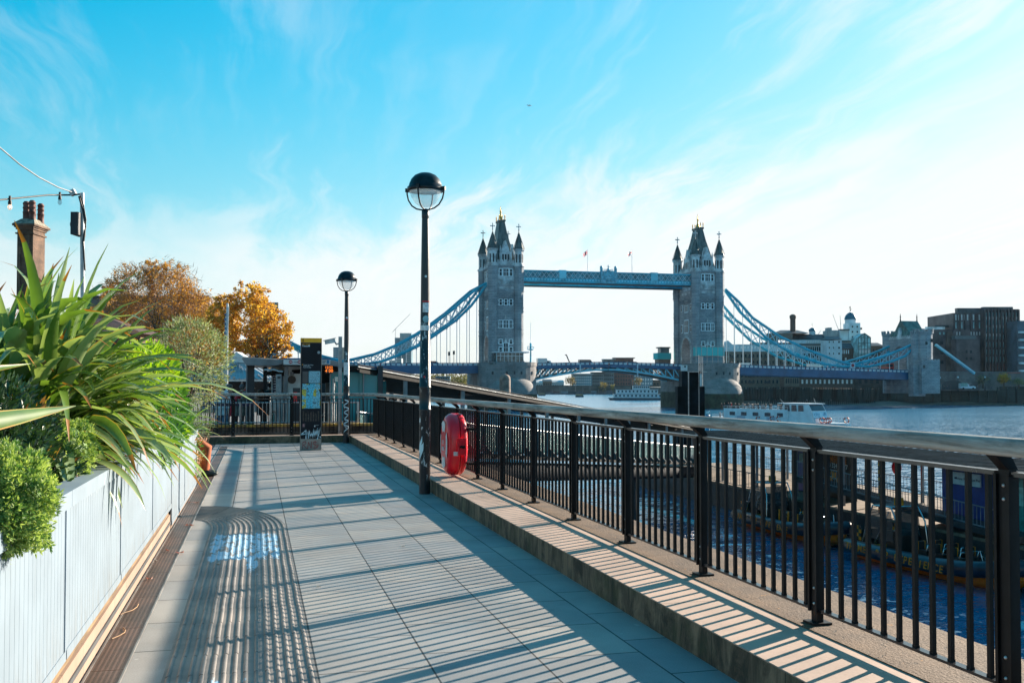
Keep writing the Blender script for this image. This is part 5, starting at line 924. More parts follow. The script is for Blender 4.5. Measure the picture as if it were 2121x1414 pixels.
# ================================================================= rib boats
tubem = mat('rib_tube', (.012, .018, .035), .35, var=.3, sc=2); ribo = mat('rib_orange', (.92, .22, .008), .45, var=.12, sc=2); riby = mat('rib_yellow', (.92, .26, .008), .45); chrome = mat('chrome', (.55, .58, .6), .2, .9); seatm = mat('rib_seat', (.012, .013, .016), .5); screen = glassmat('rib_screen', (.04, .06, .07), .45)
def rib_boat(loc, rz, label, words):
    T = thing('rib_boat', label, 'rib boat', loc, 'rib boats moored at the pier'); o0 = V(loc); M = Matrix.Translation(o0) @ Matrix.Rotation(rz, 4, 'Z')
    def mk(): mb = MB(); mb.M = M; return mb
    # local: bow at +x, water at z=0
    hl = mk(); st = [(-4.6, 1.05, .15, -.25), (-2, 1.1, .15, -.3), (1, 1.08, .2, -.28), (3, .85, .32, -.12), (4.3, .4, .6, .2), (4.9, .03, .85, .62)]
    vs = []
    for x, w, zt, zk in st: vs += [(x, -w, zt+.25), (x, -w*.75, zt-.12), (x, 0, zk), (x, w*.75, zt-.12), (x, w, zt+.25)]
    hl.add(vs, [(i*5+j, i*5+j+1, i*5+j+6, i*5+j+5) for i in range(5) for j in range(4)]+[(0, 1, 2, 3, 4)], 0, True); hl.build('hull', ribo, T)
    tb = mk(); pth = [(-4.9, 1.12, .55), (-4.5, 1.2, .55), (-2, 1.25, .56), (1, 1.2, .6), (2.8, 1.0, .72), (4.1, .6, .92), (4.9, 0, 1.08)]
    pth = pth+[(x, -y, z) for x, y, z in pth[::-1][1:]]; tb.tube(pth, [.12]+[.31]*(len(pth)-2)+[.12], 14); tube = tb.build('tube', tubem, T)
    fb = mk(); fb.add([(-4.6, -1, .5), (2.6, -.8, .58), (4.2, 0, .75), (2.6, .8, .58), (-4.6, 1, .5)], [(0, 1, 2, 3, 4)]); fb.build('deck', riby, T)
    Rm = M.to_3x3(); n = len(words)
    side = -1 if (Rm @ V((0, 1, 0))).x > 0 else 1         # the side turned to the shore
    for i, ch_ in enumerate(words):
        if ch_ == ' ': continue
        x = -4.05+i*.30; p = M @ V((x, side*1.535, .60)); text(ch_, .42, p, Rm @ V((1, 0, 0))*(-side), (0, 0, 1), ribo if False else org_, tube, 'lettering', .004, shear=.2, off=.006)
    for r_ in range(3):
        for s_ in (-.42, .42):
            x = .6+r_*.95-.9; b = mk(); b.box(x-.3, x+.3, s_-.17, s_+.17, .55, .95); b.box(x-.32, x-.2, s_-.18, s_+.18, .95, 1.28); se = b.build('seat', seatm, T)
            h = mk(); h.tube([(x+.28, s_-.15, .95), (x+.36, s_-.15, 1.2), (x+.36, s_+.15, 1.2), (x+.28, s_+.15, .95)], .022, 6); h.build('grab_rail', chrome, se)
            e = mk(); e.box(x-.325, x-.195, s_-.185, s_-.15, .6, 1.29); e.box(x-.325, x-.195, s_+.15, s_+.185, .6, 1.29); e.build('seat_trim', riby, se)
    c = mk(); c.box(-2.6, -1.9, -.55, .55, .5, 1.45); c.build('console', seatm, T)
    w = mk(); w.quad((-1.85, -.6, 1.3), (-1.85, .6, 1.3), (-2.15, .55, 2.3), (-2.15, -.55, 2.3)); w.quad((-3.6, -.72, 1.0), (-1.9, -.72, 1.0), (-2.1, -.68, 2.3), (-3.5, -.68, 2.3)); w.quad((-3.6, .72, 1.0), (-1.9, .72, 1.0), (-2.1, .68, 2.3), (-3.5, .68, 2.3)); w.build('windscreen', screen, T)
    fr = mk()
    for s_ in (-.72, .72):
        fr.tube([(-3.9, s_*1.2, .7), (-3.6, s_, 1.9), (-3.35, s_*.95, 2.45), (-2.1, s_*.95, 2.5), (-1.7, s_, 1.9), (-1.6, s_*1.1, .7)], .035, 8); fr.tube([(-3.2, s_*1.1, .7), (-2.2, s_, 2.3)], .02, 6)
    for x, z in ((-3.35, 2.45), (-2.1, 2.5)): fr.tube([(x, -.68, z), (x, .68, z)], .035, 8)
    fr.build('frame', chrome, T); tp = mk(); tp.box(-3.35, -2.1, -.66, .66, 2.47, 2.51); tp.build('canopy', seatm, T); yb = mk(); yb.box(-2.6, -2.35, -.15, .15, 2.52, 2.85); yb.build('beacon', riby, T)
    ap = mk()
    for s_ in (-1, 1):
        for i in range(3):
            for j in range(4): ap.box(-4.2+.14*i, -4.06+.14*i, s_*1.0-.02, s_*1.0+.02, .85+.16*j, 1.01+.16*j, (i+j) % 2)
    ap.build('checker_panel', [riby, seatm], T)
    ob_ = mk()
    for s_ in (-.4, .4): ob_.box(-5.2, -4.7, s_-.2, s_+.2, .3, 1.2)
    ob_.build('outboard', seatm, T)
    bw_ = mk()
    for s_ in (-.5, .5): bw_.tube([(2.5, s_, .6), (2.5, s_, 1.35), (2.9, s_, 1.4), (3.1, s_*.9, .75)], .025, 6)
    bw_.build('bow_rail', chrome, T)
    return T
r1_ = rib_boat((31.9, 41.6, ZW+.02), R(-90+2), 'nearest black and orange rib boat lettered along its tube, moored below the railing', 'THAMES RIB EXPERIENCE')
r2_ = rib_boat((31.6, 54.3, ZW+.02), R(-90-2), 'farther black and orange rib boat moored by the blue ticket booth', 'THAMES RIB EXPERIENCE')
for o in (r1_, r2_): o.scale = (1.17,)*3
# ================================================================= cruise boat
bw = mat('boat_white', (.70, .74, .76), .35, var=.06, sc=.7); bgl = mat('boat_glass', (.02, .06, .09), .12); bbl = mat('boat_blue', (.04, .24, .42), .4); lor = mat('ring_orange', (.65, .06, .01), .5)
def cruise():
    bow, stern = C2((1760-CX)/F*204, 204, ZW), C2((1490-CX)/F*236, 236, ZW); d = bow-stern; L = d.length; rz = math.atan2(d.y, d.x); o0 = (bow+stern)/2
    T = thing('cruise_boat', 'white open-decked cruise boat crowded with passengers on the river', 'boat', tuple(o0)); M = Matrix.Translation(o0) @ Matrix.Rotation(rz, 4, 'Z'); Rm = M.to_3x3()
    def mk(): mb = MB(); mb.M = M; return mb
    a = -L/2; hl = mk(); wl = [(a, 2.9), (a+L*.6, 3.1), (a+L*.8, 2.8), (a+L*.93, 1.7), (a+L, .15)]; DK, CT = 1.2, 3.3
    def deckp(s, z, f=1.): return [(x, s*w*f, z) for x, w in wl]
    lo, hi = deckp(-1, -.3, .85)+deckp(1, -.3, .85)[::-1], deckp(-1, DK)+deckp(1, DK)[::-1]; n = len(lo)
    hl.add(lo+hi, [(i, (i+1) % n, n+(i+1) % n, n+i) for i in range(n)]+[tuple(range(n, 2*n))]); hl.build('hull', bw, T)
    cb = mk(); cb.box(a+4, a+L*.62, -2.6, 2.6, DK, CT); cabin = cb.build('cabin', bw, T)
    for s_ in (-1, 1):
        wn = mk()
        for i in range(5): x = a+6+i*3.6; wn.box(x, x+1.7, s_*2.61-.02, s_*2.61+.02, DK+1.0, CT-.3)
        wn.build('window', bgl, cabin)
        rl_ = mk(); rl_.tube([(a+4, s_*2.55, CT+1.0), (a+L*.62, s_*2.55, CT+1.0)], .035, 6)
        for i in range(16): x = a+4+i*(L*.62-4)/15; rl_.tube([(x, s_*2.55, CT), (x, s_*2.55, CT+1.0)], .025, 5)
        rl_.box(a+4, a+L*.62, s_*2.55-.03, s_*2.55+.03, CT, CT+.45); rl_.build('deck_rail', bw, T)
    rl_ = mk(); rl_.tube([(a+.3, -2.7, DK+1), (a+.3, 2.7, DK+1)], .04, 6); rl_.box(a+.3, a+.4, -2.7, 2.7, DK, DK+.7); rl_.build('stern_rail', bw, T)
    x0, x1 = a+L*.58, a+L*.78; wh = mk(); P = lambda s: [(x0, s*2.3, DK), (x1+1.1, s*2.3, DK-.9), (x1+.15, s*2.3, 3.6), (x1-.7, s*2.2, 5.05), (x0, s*2.2, 5.05)]
    l_, r_ = P(-1), P(1); wh.add(l_+r_, [(0, 1, 2, 3, 4), (9, 8, 7, 6, 5)]+[(i, (i+1) % 5, 5+(i+1) % 5, 5+i) for i in range(5)]); house = wh.build('wheelhouse', bw, T)
    ws = mk(); ws.add([(x1+.17, -2.1, 3.65), (x1+.17, 2.1, 3.65), (x1-.62, 2.05, 4.95), (x1-.62, -2.05, 4.95)], [(0, 1, 2, 3)]); ws.M = Matrix.Translation(Rm @ V((.05, 0, .02))) @ M; ws.build('windscreen', bgl, house)
    for s_ in (-1, 1):
        ws = mk()
        for i in range(3): q = x0+.4+i*1.9; ws.add([(q, s_*2.31, 3.5), (q+1.5, s_*2.31, 3.5), (q+1.3, s_*2.27, 4.8), (q, s_*2.27, 4.8)], [(0, 1, 2, 3)])
        ws.build('side_window', bgl, house)
    rf = mk(); rf.box(x0-1.4, x1-.2, -2.5, 2.5, 5.06, 5.2); rf.tube([(x0-.5, -1.5, 5.2), (x0-1.6, -1.5, 6.0)], .03, 5); rf.tube([(x1-1.5, 1, 5.2), (x1-2, 1, 6.3)], .03, 5); rf.build('roof', bw, house)
    nrm = (Rm @ V((3.6, 0, .95))).normalized(); upv = (Rm @ V((-.95, 0, 3.6))).normalized(); rt = Rm @ V((0, 1, 0)); c = M @ V((x1+.51, 0, 2.45))+nrm*.12
    pn = MB(); pn.ob(c-nrm*.02, rt, upv, nrm, 2.15, 1.1, .01); pn.build('front_panel', mat('panel_sky_blue', (.25, .52, .66), .4, var=.05), house)
    text('city', 1.25, c+upv*.45-rt*.95, rt, upv, bbl, house, off=.03); text('cruises', 1.25, c-upv*.45-rt*.25, rt, upv, mat('boat_navy', (.01, .05, .15), .4), house, off=.03)
    em = MB()
    for k_ in range(2): p = c+rt*(1.3+.25*k_)+upv*.45+nrm*.02; em.bar(p-upv*.35-rt*.3, p+upv*.35+rt*.1, .12, .02, tuple(nrm)); em.bar(p+upv*.35+rt*.1, p-upv*.2+rt*.35, .12, .02, tuple(nrm))
    em.build('emblem', bbl, house); sidey = -1 if (Rm @ V((0, -1, 0))).dot(cH) < 0 else 1
    tx = M @ V((a+L*.33, sidey*3.12, .9)); text('city cruises', .8, tx, Rm @ V((1, 0, 0)), (0, 0, 1), bbl, T)
    for xx in (a+L*.22, a+L*.46):
        ln = mk()
        for k_ in range(4): ln.box(xx, xx+2.6, sidey*2.63-.03, sidey*2.63+.03, DK+.12+.22*k_, DK+.2+.22*k_)
        ln.build('louvre', bbl, cabin)
    for s_ in (-1, 1):
        fr = mk(); fr.tube([(x1+1.2, s_*2.8, DK+1.05), (a+L*.93, s_*1.7, DK+1.1), (a+L*.99, s_*.2, DK+1.2)], .035, 6); [fr.tube([(x, s_*w, DK), (x, s_*w, DK+1.1)], .03, 5) for x, w in ((x1+2, 2.65), (a+L*.9, 2.0), (a+L*.95, 1.35))]; fr.build('bow_rail', bw, T)
    fl = mk(); fl.box(a+L*.83, a+L*.836, sidey*2.5-.8, sidey*2.5+.8, .3, 2.0); nb2 = fl.build('notice', bw, T)
    # life rings hung on the rails: each its own thing
    for i, (x, y, z) in enumerate(((a+L*.40, 2.7, DK+.3), (a+L*.51, 2.7, DK+.55), (a+L*.56, 2.7, DK+.55), (x1+3.4, 2.6, DK+.6), (x1+4.5, 2.45, DK+.6), (a+L*.905, 2.05, DK+.6), (a+L*.985, .35, DK+.7))):
        p = M @ V((x, sidey*y+sidey*.1, z)); mb = MB(); n_ = cH; cir = [p+cR*(.52*math.cos(k_*math.pi/8))+V((0, 0, .52*math.sin(k_*math.pi/8))) for k_ in range(17)]
        mb.tube(cir, .13, 6); mb.mi = [1 if (j//6) % 4 == 0 else 0 for j in range(len(mb.mi))]
        tag(mb.build('life_ring', [lor, bw], loc=p), ['life ring low on the cabin side amidships', 'left one of the pair of life rings below the wheelhouse', 'right one of the pair of life rings below the wheelhouse', 'life ring just ahead of the wheelhouse front', 'life ring second ahead of the wheelhouse front', 'life ring on the foredeck rail of the cruise boat', 'life ring at the very bow of the cruise boat'][i], 'life ring', 'orange life rings on the cruise boat')
    rnd.seed(77); cols = [(.02, .025, .035), (.015, .03, .05), (.05, .06, .07), (.09, .07, .06), (.2, .21, .22), (.03, .02, .02), (.02, .02, .025)]
    pxs = [1496, 1502, 1511, 1516, 1528, 1532, 1537, 1545, 1551, 1555, 1559, 1566, 1572, 1580, 1583, 1587, 1591, 1597, 1605, 1612, 1616, 1624, 1634, 1640, 1508, 1520, 1525, 1541, 1548, 1562, 1569, 1576, 1594, 1601, 1609, 1620, 1628]
    for i, px in enumerate(pxs):
        f_ = (px-1484)/(1762-1484)*1.0-.02; 
        sp = {1528: (.45, .02, .03), 1537: (.25, .55, .02), 1502: (.3, .3, .3), 1496: (.35, .36, .38), 1606: (.3, .1, .05), 1612: (.35, .12, .06)}.get(px)
        p = M @ V((a+L*f_, sidey*(2.2-1.9*rnd.random()), DK if px in (1496, 1502) else CT+.01)); c_ = sp or rnd.choice(cols)
        kind = 'in a red hat' if px == 1528 else 'in a lime green jacket' if px == 1537 else 'in a pale coat at the stern' if px == 1496 else 'in a grey coat at the stern' if px == 1502 else 'in a rust jacket' if px == 1612 else None
        person(p, rnd.uniform(0, 6.28), rnd.choice(('stand', 'stand', 'phone')), c_, rnd.choice(cols), rnd.choice(hairm), 'passenger '+kind+' on the cruise boat' if kind else 'passenger in dark clothes on the open deck of the cruise boat', 'passengers on the cruise boat', rnd.uniform(.92, 1.08), 1)
cruise()
# ================================================================= other boats
def paddle(cx_px, Y, L, name, label, cat, tiers, rzd=0):
    c = C2((cx_px-CX)/F*Y, Y, ZW); T = thing(name, label, cat, tuple(c)); M = Matrix.Translation(c) @ Matrix.Rotation(-YAW+R(rzd), 4, 'Z')
    def mk(): mb = MB(); mb.M = M; return mb
    h = mk(); a = L/2; h.prism([(-a, -3, 1.4), (-a*.92, -3, 0), (-a*.92, -3, -.3), (a, -3, -.3), (a, -3, 1.2)], (0, 6, 0)); h.build('hull', mat('hull_dark', (.03, .06, .09), .4), T)
    for i, (x0, x1, z0, z1, nw) in enumerate(tiers):
        b = mk(); b.box(x0*a, x1*a, -2.8+.3*i, 2.8-.3*i, z0, z1); dk = b.build('deckhouse', bw, T); b = mk(); b.box(x0*a-.4, x1*a+.4, -3.1+.3*i, 3.1-.3*i, z1+.002, z1+.15); b.build('deck_edge', mat('boat_grey', (.35, .42, .46), .5), dk)
        for k_ in range(nw): x = x0*a+(x1-x0)*a*(k_+.5)/nw; b = mk(); b.box(x-.45, x+.45, -2.84+.3*i, -2.79+.3*i, z0+.9, z1-.35); b.build('window', bgl, dk)
    return T, mk
Pt, mk = paddle(1316, 600, 33, 'paddle_boat', 'white three-deck river boat moored beyond the right bridge pier', 'boat', [(-.8, .95, 1.2, 3.6, 12), (-.7, .8, 3.8, 6.2, 11), (-.1, .5, 6.4, 8.6, 8)])
m_ = mk(); m_.tube([(-2.5, 0, 6), (-2.5, 0, 12)], .5, 10); m_.build('funnel', pdark, Pt); m_ = mk(); m_.tube([(6, 0, 8), (6, 0, 14)], .12, 6); m_.build('mast', bw, Pt)
for px, Y, lb in ((1200, 745, 'small yellowish work barge on the bright water right of the left pier'), (1122, 850, 'smaller yellowish barge close to the left bridge pier')):
    T, mk = paddle(px, Y, 6.2, 'work_barge', lb, 'barge', []); b = mk(); b.box(-2.9, 2.6, -2.4, 2.4, 1.2, 2.0); b.build('cargo', mat('barge_tan', (.38, .30, .14), .7), T)
hd = [mat('barge_a', (.035, .05, .06), .6), mat('barge_b', (.06, .09, .12), .6), mat('barge_c', (.10, .05, .045), .6), mat('barge_d', (.16, .22, .25), .6)]
rnd.seed(9); places = ['beside the left bridge pier', 'second from the left bridge pier', 'under the left bascule truss', 'fourth in the row of barges', 'fifth in the row of barges', 'with a pale cabin in mid-row', 'seventh in the row of barges', 'left of the yellow tree on the far bank', 'below the yellow tree on the far bank', 'nearest the white river boat']
for i in range(10):
    px = 1122+i*15.5; T, mk = paddle(px, 960+rnd.uniform(-20, 30), rnd.uniform(11, 18), 'moored_barge', 'dark moored barge '+places[i], 'barge', []); b = mk(); w_ = rnd.uniform(2, 4); b.box(-w_, w_*rnd.uniform(.6, 1.6), -2, 2, 1.2, rnd.uniform(2.4, 4)); b.build('cabin', hd[i % 4], T); b = mk(); b.tube([(-w_-1, 0, 1), (-w_-1, 0, rnd.uniform(5, 9))], .12, 5); b.build('mast', hd[3], T); T['group'] = 'barges moored along the far bank'
# ================================================================= tower bridge
BE = R(13.04); BX0, BY0 = -4.43, 385.7
BM = Matrix.Translation(C2(BX0, BY0)) @ Matrix.Rotation(BE-YAW, 4, 'Z')
U = BM.to_3x3() @ V((1, 0, 0)); VV = BM.to_3x3() @ V((0, 1, 0)); DD = 82.3
def BPt(u, v, z): return BM @ V((u, v, z))
def bm(): mb = MB(); mb.M = BM; return mb
gran = brickmat('tower_granite', (.37, .395, .425), (.265, .29, .32), (.10, .11, .12), 1.5, .62, .03, .85, .35, .5, False, .25, .03); port = mat('tower_portland', (.56, .59, .61), .8, var=.25, sc=.45, bmp=.02, bsc=3); lead = mat('lead_roof', (.095, .12, .12), .5, .1, .3, .6, stretch=(1, 1, .3)); wst = mat('window_stone', (.80, .88, .92), .7, var=.08, sc=1); gold = mat('gilt', (.6, .36, .08), .35, .7); winm = mat('tower_pane', (.018, .03, .042), .3, sp=.2); pierg = brickmat('pier_granite', (.32, .30, .29), (.24, .235, .235), (.11, .11, .11), 1.9, .72, .03, .85, .4, .5, False, .2, .03); algae = mat('pier_algae', (.035, .05, .028), .8, var=.4, sc=.4, bmp=.03, bsc=2); blu = mat('bridge_blue', (.03, .40, .54), .4, var=.12, sc=.3); lblu = mat('bridge_light_blue', (.16, .62, .76), .4, var=.1, sc=.3); dblu = mat('bridge_dark_blue', (.004, .10, .22), .4, var=.12, sc=.3); bwh = mat('bridge_white', (.55, .66, .72), .45, var=.06); asph = mat('asphalt', (.05, .05, .052), .85)
def zt(py): return EYE+(HZ-py)/5.55
DZK = 8.9
def ring8(r, z, h, mb, c, k=None): mb.lathe((c[0], c[1], z), [(r, 0), (r, h)], 8, k, ph=R(22.5), sm=False)
def tower(u0, label, deck):
    T = thing('bridge_tower', label, 'bridge tower', tuple(BPt(u0, 0, ZW)), 'gothic towers of the bridge'); a, b = 5.1, 9.15; tu = [(-a, -b), (a, -b), (a, b), (-a, b)]
    # pier
    def stad(r, h, n=14): return [(u0+r*math.cos(t_), -h+r*math.sin(t_)) for t_ in [math.pi+math.pi*i/n for i in range(n+1)]]+[(u0+r*math.cos(t_), h+r*math.sin(t_)) for t_ in [math.pi*i/n for i in range(n+1)]]
    pr = bm(); 
    for z0, z1, r, k in ((ZW-1.5, -1.2, 10.6, 1), (-1.2, 8.55, 10.55, 0), (8.55, 9.0, 10.8, 0)): pr.prism([(x, y, z0) for x, y in stad(r, 13)], (0, 0, z1-z0), k)
    s_ = stad(10.6, 13)
    for (x0, y0), (x1, y1) in zip(s_, s_[1:]+s_[:1]): pr.bar((x0, y0, 9.5), (x1, y1, 9.5), .45, 1.0, k=0)
    pr.lathe((u0, -18.2, 0), [(9.6, -1.8), (9.45, -.6), (8.7, 1.2), (7.2, 3.0), (4.8, 4.6), (2.2, 5.5), (.001, 5.8)], 28, 0); pr.lathe((u0, -18.2, 0), [(9.7, ZW-1), (9.7, -3.), (9.6, -1.8)], 28, 1); pr.build('pier', [pierg, algae], T)
    ws = bm()
    for x in (-6.5, 0., 5.): ws.box(u0+x-.25, u0+x+.25, -23.75+.9*abs(x)/4, -23.55+abs(x)*.55, 5.5, 6.6) if abs(x) < 1 else None
    for i, t_ in enumerate((R(225), R(255), R(285), R(315))): ws.ob((u0+10.57*math.cos(t_), -13+10.57*math.sin(t_), 6.), (-math.sin(t_), math.cos(t_), 0), (math.cos(t_), math.sin(t_), 0), (0, 0, 1), .3, .1, .55)
    ws.build('slit', winm, T)
    # body with the road arch along u
    bo = bm(); A_ = [(-b, DZK), (-4.6, DZK), (-4.6, 15)]+[(-4.6*math.cos(t_), 15+5.6*math.sin(t_)**.9) for t_ in [math.pi*i/12 for i in range(1, 12)]]+[(4.6, 15), (4.6, DZK), (b, DZK), (b, 38), (-b, 38)]
    bo.prism([(u0-a, y, z) for y, z in A_], (2*a, 0, 0)); body_ = bo.build('body', gran, T)
    mb = bm(); mb.box(u0-a+.1, u0+a-.1, -b+.1, b-.1, 38.0, 47.0); mb.build('upper_body', port, T)
    # archivolts, road gate
    for s_ in (-1, 1):
        av = bm()
        for rr, off in ((5.2, .12), (4.85, .28)):
            P = [(u0+s_*(a+off), -rr, DZK), (u0+s_*(a+off), -rr, 15)]+[(u0+s_*(a+off), -rr*math.cos(t_), 15+(rr+1)*math.sin(t_)**.9) for t_ in [math.pi*i/12 for i in range(1, 12)]]+[(u0+s_*(a+off), rr, 15), (u0+s_*(a+off), rr, DZK)]
            av.tube(P, .32, 6)
        av.build('arch_moulding', port, T)
    # corner turrets
    for i, (x, y) in enumerate(tu):
        mb = bm(); c = (u0+x, y); mb.lathe((c[0], c[1], 0), [(1.72, DZK), (1.72, 36), (1.95, 38), (1.95, 46.8)], 8, 0, ph=R(22.5), sm=False); mb.lathe((c[0], c[1], 0), [(1.8, 46.8), (1.75, 52.2), (2.1, 52.6), (2.15, 53.2)], 8, 1, ph=R(22.5), sm=False)
        for z in (11, 20.9, 22.6, 29.4, 30.8, 37.1, 39.3): ring8(1.9 if z < 37 else 2.1, z-.2, .4, mb, c, 0)
        ring8(2.25, 46.5, .7, mb, c, 1)
        for k_ in range(8):
            t_ = R(45*k_); mb.ob((c[0]+1.62*math.cos(t_), c[1]+1.62*math.sin(t_), 49.5), (-math.sin(t_), math.cos(t_), 0), (math.cos(t_), math.sin(t_), 0), (0, 0, 1), .28, .06, 1.6, 2)
        tr = mb.build('turret', [gran, port, winm], T); sp = bm(); sp.lathe((c[0], c[1], 0), [(2.3, 53.2), (1.75, 54.1), (.18, 59.4), (.12, 60.3)], 8, ph=R(22.5), sm=False)
        for k_ in range(8): t_ = R(45*k_+22.5); sp.bar((c[0]+2.2*math.cos(t_), c[1]+2.2*math.sin(t_), 53.3), (c[0]+.15*math.cos(t_), c[1]+.15*math.sin(t_), 59.5), .14)
        sp.build('spire', lead, tr); cx = bm(); q = V((c[0], c[1], 60.2)); cx.bar(q, q+V((0, 0, 2.5)), .26); cx.bar(q+V((-.75, 0, 1.6)), q+V((.75, 0, 1.6)), .26); cx.bar(q+V((0, -.75, 1.6)), q+V((0, .75, 1.6)), .26); cx.ell(q+V((0, 0, .3)), .3, .3, .25, 8, 6)
        for e_ in ((.75, 0, 1.6), (-.75, 0, 1.6), (0, .75, 1.6), (0, -.75, 1.6), (0, 0, 2.5)): cx.ell(q+V(e_), .26, .26, .26, 6, 4)
        cx.build('cross', port, tr)
    # string courses
    BZ = ((11, .4, .12), (20.9, .45, .14), (22.6, .4, .12), (29.4, .45, .14), (30.8, .4, .12), (37.1, .5, .25), (39.3, .5, .3), (46.6, .7, .45))
    for s_ in (-1, 1):
        sc_ = bm(); s2_ = bm(); sc_.box(u0-3.2, u0+3.2, s_*b-.2, s_*b+.12, 34.2, 34.5); s2_.box(u0+s_*a-.2, u0+s_*a+.2, -6.9, 6.9, 34.2, 34.5)
        for z, h, o_ in BZ: q = bm(); q.box(u0-a+1.6, u0+a-1.6, s_*b-o_, s_*b+o_, z-h/2, z+h/2); q.build('string_course', gran, T); q = bm(); q.box(u0+s_*a-o_, u0+s_*a+o_, -b+1.6, b-1.6, z-h/2, z+h/2); q.build('string_course', gran, T)
        for i in range(9): x = u0-3+.75*i; sc_.box(x-.18, x+.18, s_*b-.35, s_*b+.1, 34.3, 36.2)
        for i in range(12): y = -6.6+1.2*i; s2_.box(u0+s_*a-.35, u0+s_*a+.35, y-.22, y+.22, 34.5, 36.1)
        sc_.build('corbel_table', gran, T); s2_.build('corbel_table', gran, T)
    # parapet, gabled dormers, roof
    pp = bm()
    for s_ in (-1, 1):
        pp.box(u0-a+1.5, u0+a-1.5, s_*(b-.2)-.2, s_*(b-.2)+.2, 47, 48.3); pp.box(u0+s_*(a-.2)-.2, u0+s_*(a-.2)+.2, -b+1.5, b-1.5, 47, 48.3)
        for i in range(5): x = u0-2.9+1.45*i; pp.box(x-.35, x+.35, s_*(b-.2)-.2, s_*(b-.2)+.2, 48.3, 49.1)
        for i in range(10): y = -6.5+1.44*i; pp.box(u0+s_*(a-.2)-.2, u0+s_*(a-.2)+.2, y-.35, y+.35, 48.3, 49.1)
    pp.build('parapet', port, T); ridge = lambda lst, e: (lst, e)
    for s_, n_ in ((-1, 'v'), (1, 'v')):
        g_ = bm(); y = s_*(b-.1); g_.prism([(u0-2.1, y, 47), (u0-2.1, y, 52), (u0-1.5, y, 52.3), (u0-1.3, y, 53.3), (u0-.5, y, 55.2), (u0, y, 56.6), (u0+.5, y, 55.2), (u0+1.3, y, 53.3), (u0+1.5, y, 52.3), (u0+2.1, y, 52), (u0+2.1, y, 47)], (0, -s_*4, 0)); 
        for x in (-2.1, 2.1): g_.lathe((u0+x, y, 0), [(.35, 47), (.35, 53), (.05, 54.6)], 6)
        go = g_.build('dormer', port, T); w_ = bm()
        for x in (-1.05, 0, 1.05): w_.box(u0+x-.36, u0+x+.36, y+s_*.02-.02, y+s_*.02+.02, 48.6, 51.2)
        w_.build('window', winm, go)
        g_ = bm(); x = u0+s_*(a-.1); g_.prism([(x, -3, 47), (x, -3, 51.6), (x, -1.8, 52.6), (x, -.6, 55.2), (x, 0, 56.4), (x, .6, 55.2), (x, 1.8, 52.6), (x, 3, 51.6), (x, 3, 47)], (-s_*3, 0, 0)); go = g_.build('dormer', port, T); w_ = bm()
        for y2 in (-1.5, 0, 1.5): w_.box(x+s_*.02-.02, x+s_*.02+.02, y2-.45, y2+.45, 48.4, 51.2)
        w_.build('window', winm, go)
    rf = bm(); pr_ = [(4.5, 8.4, 47.1), (3.7, 7.2, 50), (2.75, 5.6, 55), (1.75, 3.9, 60), (1.05, 2.7, 64.6), (1.35, 3.0, 64.7), (1.35, 3.0, 65.4)]; vs = []
    for hx, hy, z in pr_: vs += [(u0-hx, -hy, z), (u0+hx, -hy, z), (u0+hx, hy, z), (u0-hx, hy, z)]
    rf.add(vs, [(i*4+j, i*4+(j+1) % 4, i*4+4+(j+1) % 4, i*4+4+j) for i in range(len(pr_)-1) for j in range(4)]+[tuple(range(len(vs)-4, len(vs)))]); ro = rf.build('roof', lead, T); fi = bm()
    for x, y in ((-1.1, -2.7), (1.1, -2.7), (1.1, 2.7), (-1.1, 2.7), (0, -2.7), (0, 2.7)): fi.lathe((u0+x, y, 65.4), [(.22, 0), (.16, 1.0), (.28, 1.2), (.03, 2.1)], 6)
    fi.lathe((u0, 0, 65.4), [(.95, 0), (.7, 1.2), (.4, 1.6), (.3, 3.2), (.45, 3.6), (.14, 4.2), (.1, 5.6)], 8); fi.bar((u0-.5, 0, 69.9), (u0+.5, 0, 69.9), .14); fi.build('finial', gold, ro)
    # windows: (offset, z0, z1, half width, frame)
    def win(face, off, z0, z1, hw, fr=.35, nm=2, arched=False):
        s_ = bm(); g_ = bm(); m_ = bm()
        for mbx, d, e in ((s_, .16, fr), (g_, .2, 0), ):
            if face[0] == 'v': y = face[1]*b; mbx.box(u0+off-hw-e, u0+off+hw+e, y-d, y+d, z0-e, z1+e)
            else: x = u0+face[1]*a; mbx.box(x-d, x+d, off-hw-e, off+hw+e, z0-e, z1+e)
        if face[0] == 'v':
            y = face[1]*b
            for i in range(int((z1-z0)/.7)):
                if i % 2 == 0: s_.box(u0+off-hw-fr-.2, u0+off+hw+fr+.2, y-.15, y+.15, z0+.7*i, z0+.7*i+.4)
            for i in range(1, nm): x = u0+off-hw+2*hw*i/nm; m_.box(x-.07, x+.07, y-.25, y+.25, z0, z1)
            m_.box(u0+off-hw, u0+off+hw, y-.24, y+.24, z0+(z1-z0)*.55, z0+(z1-z0)*.55+.14)
        else:
            x = u0+face[1]*a
            for i in range(1, nm): y = off-hw+2*hw*i/nm; m_.box(x-.25, x+.25, y-.07, y+.07, z0, z1)
            m_.box(x-.24, x+.24, off-hw, off+hw, z0+(z1-z0)*.55, z0+(z1-z0)*.55+.14)
        fo = s_.build('window', wst, T); g_.build('pane', winm, fo); m_.build('mullion', wst, fo)
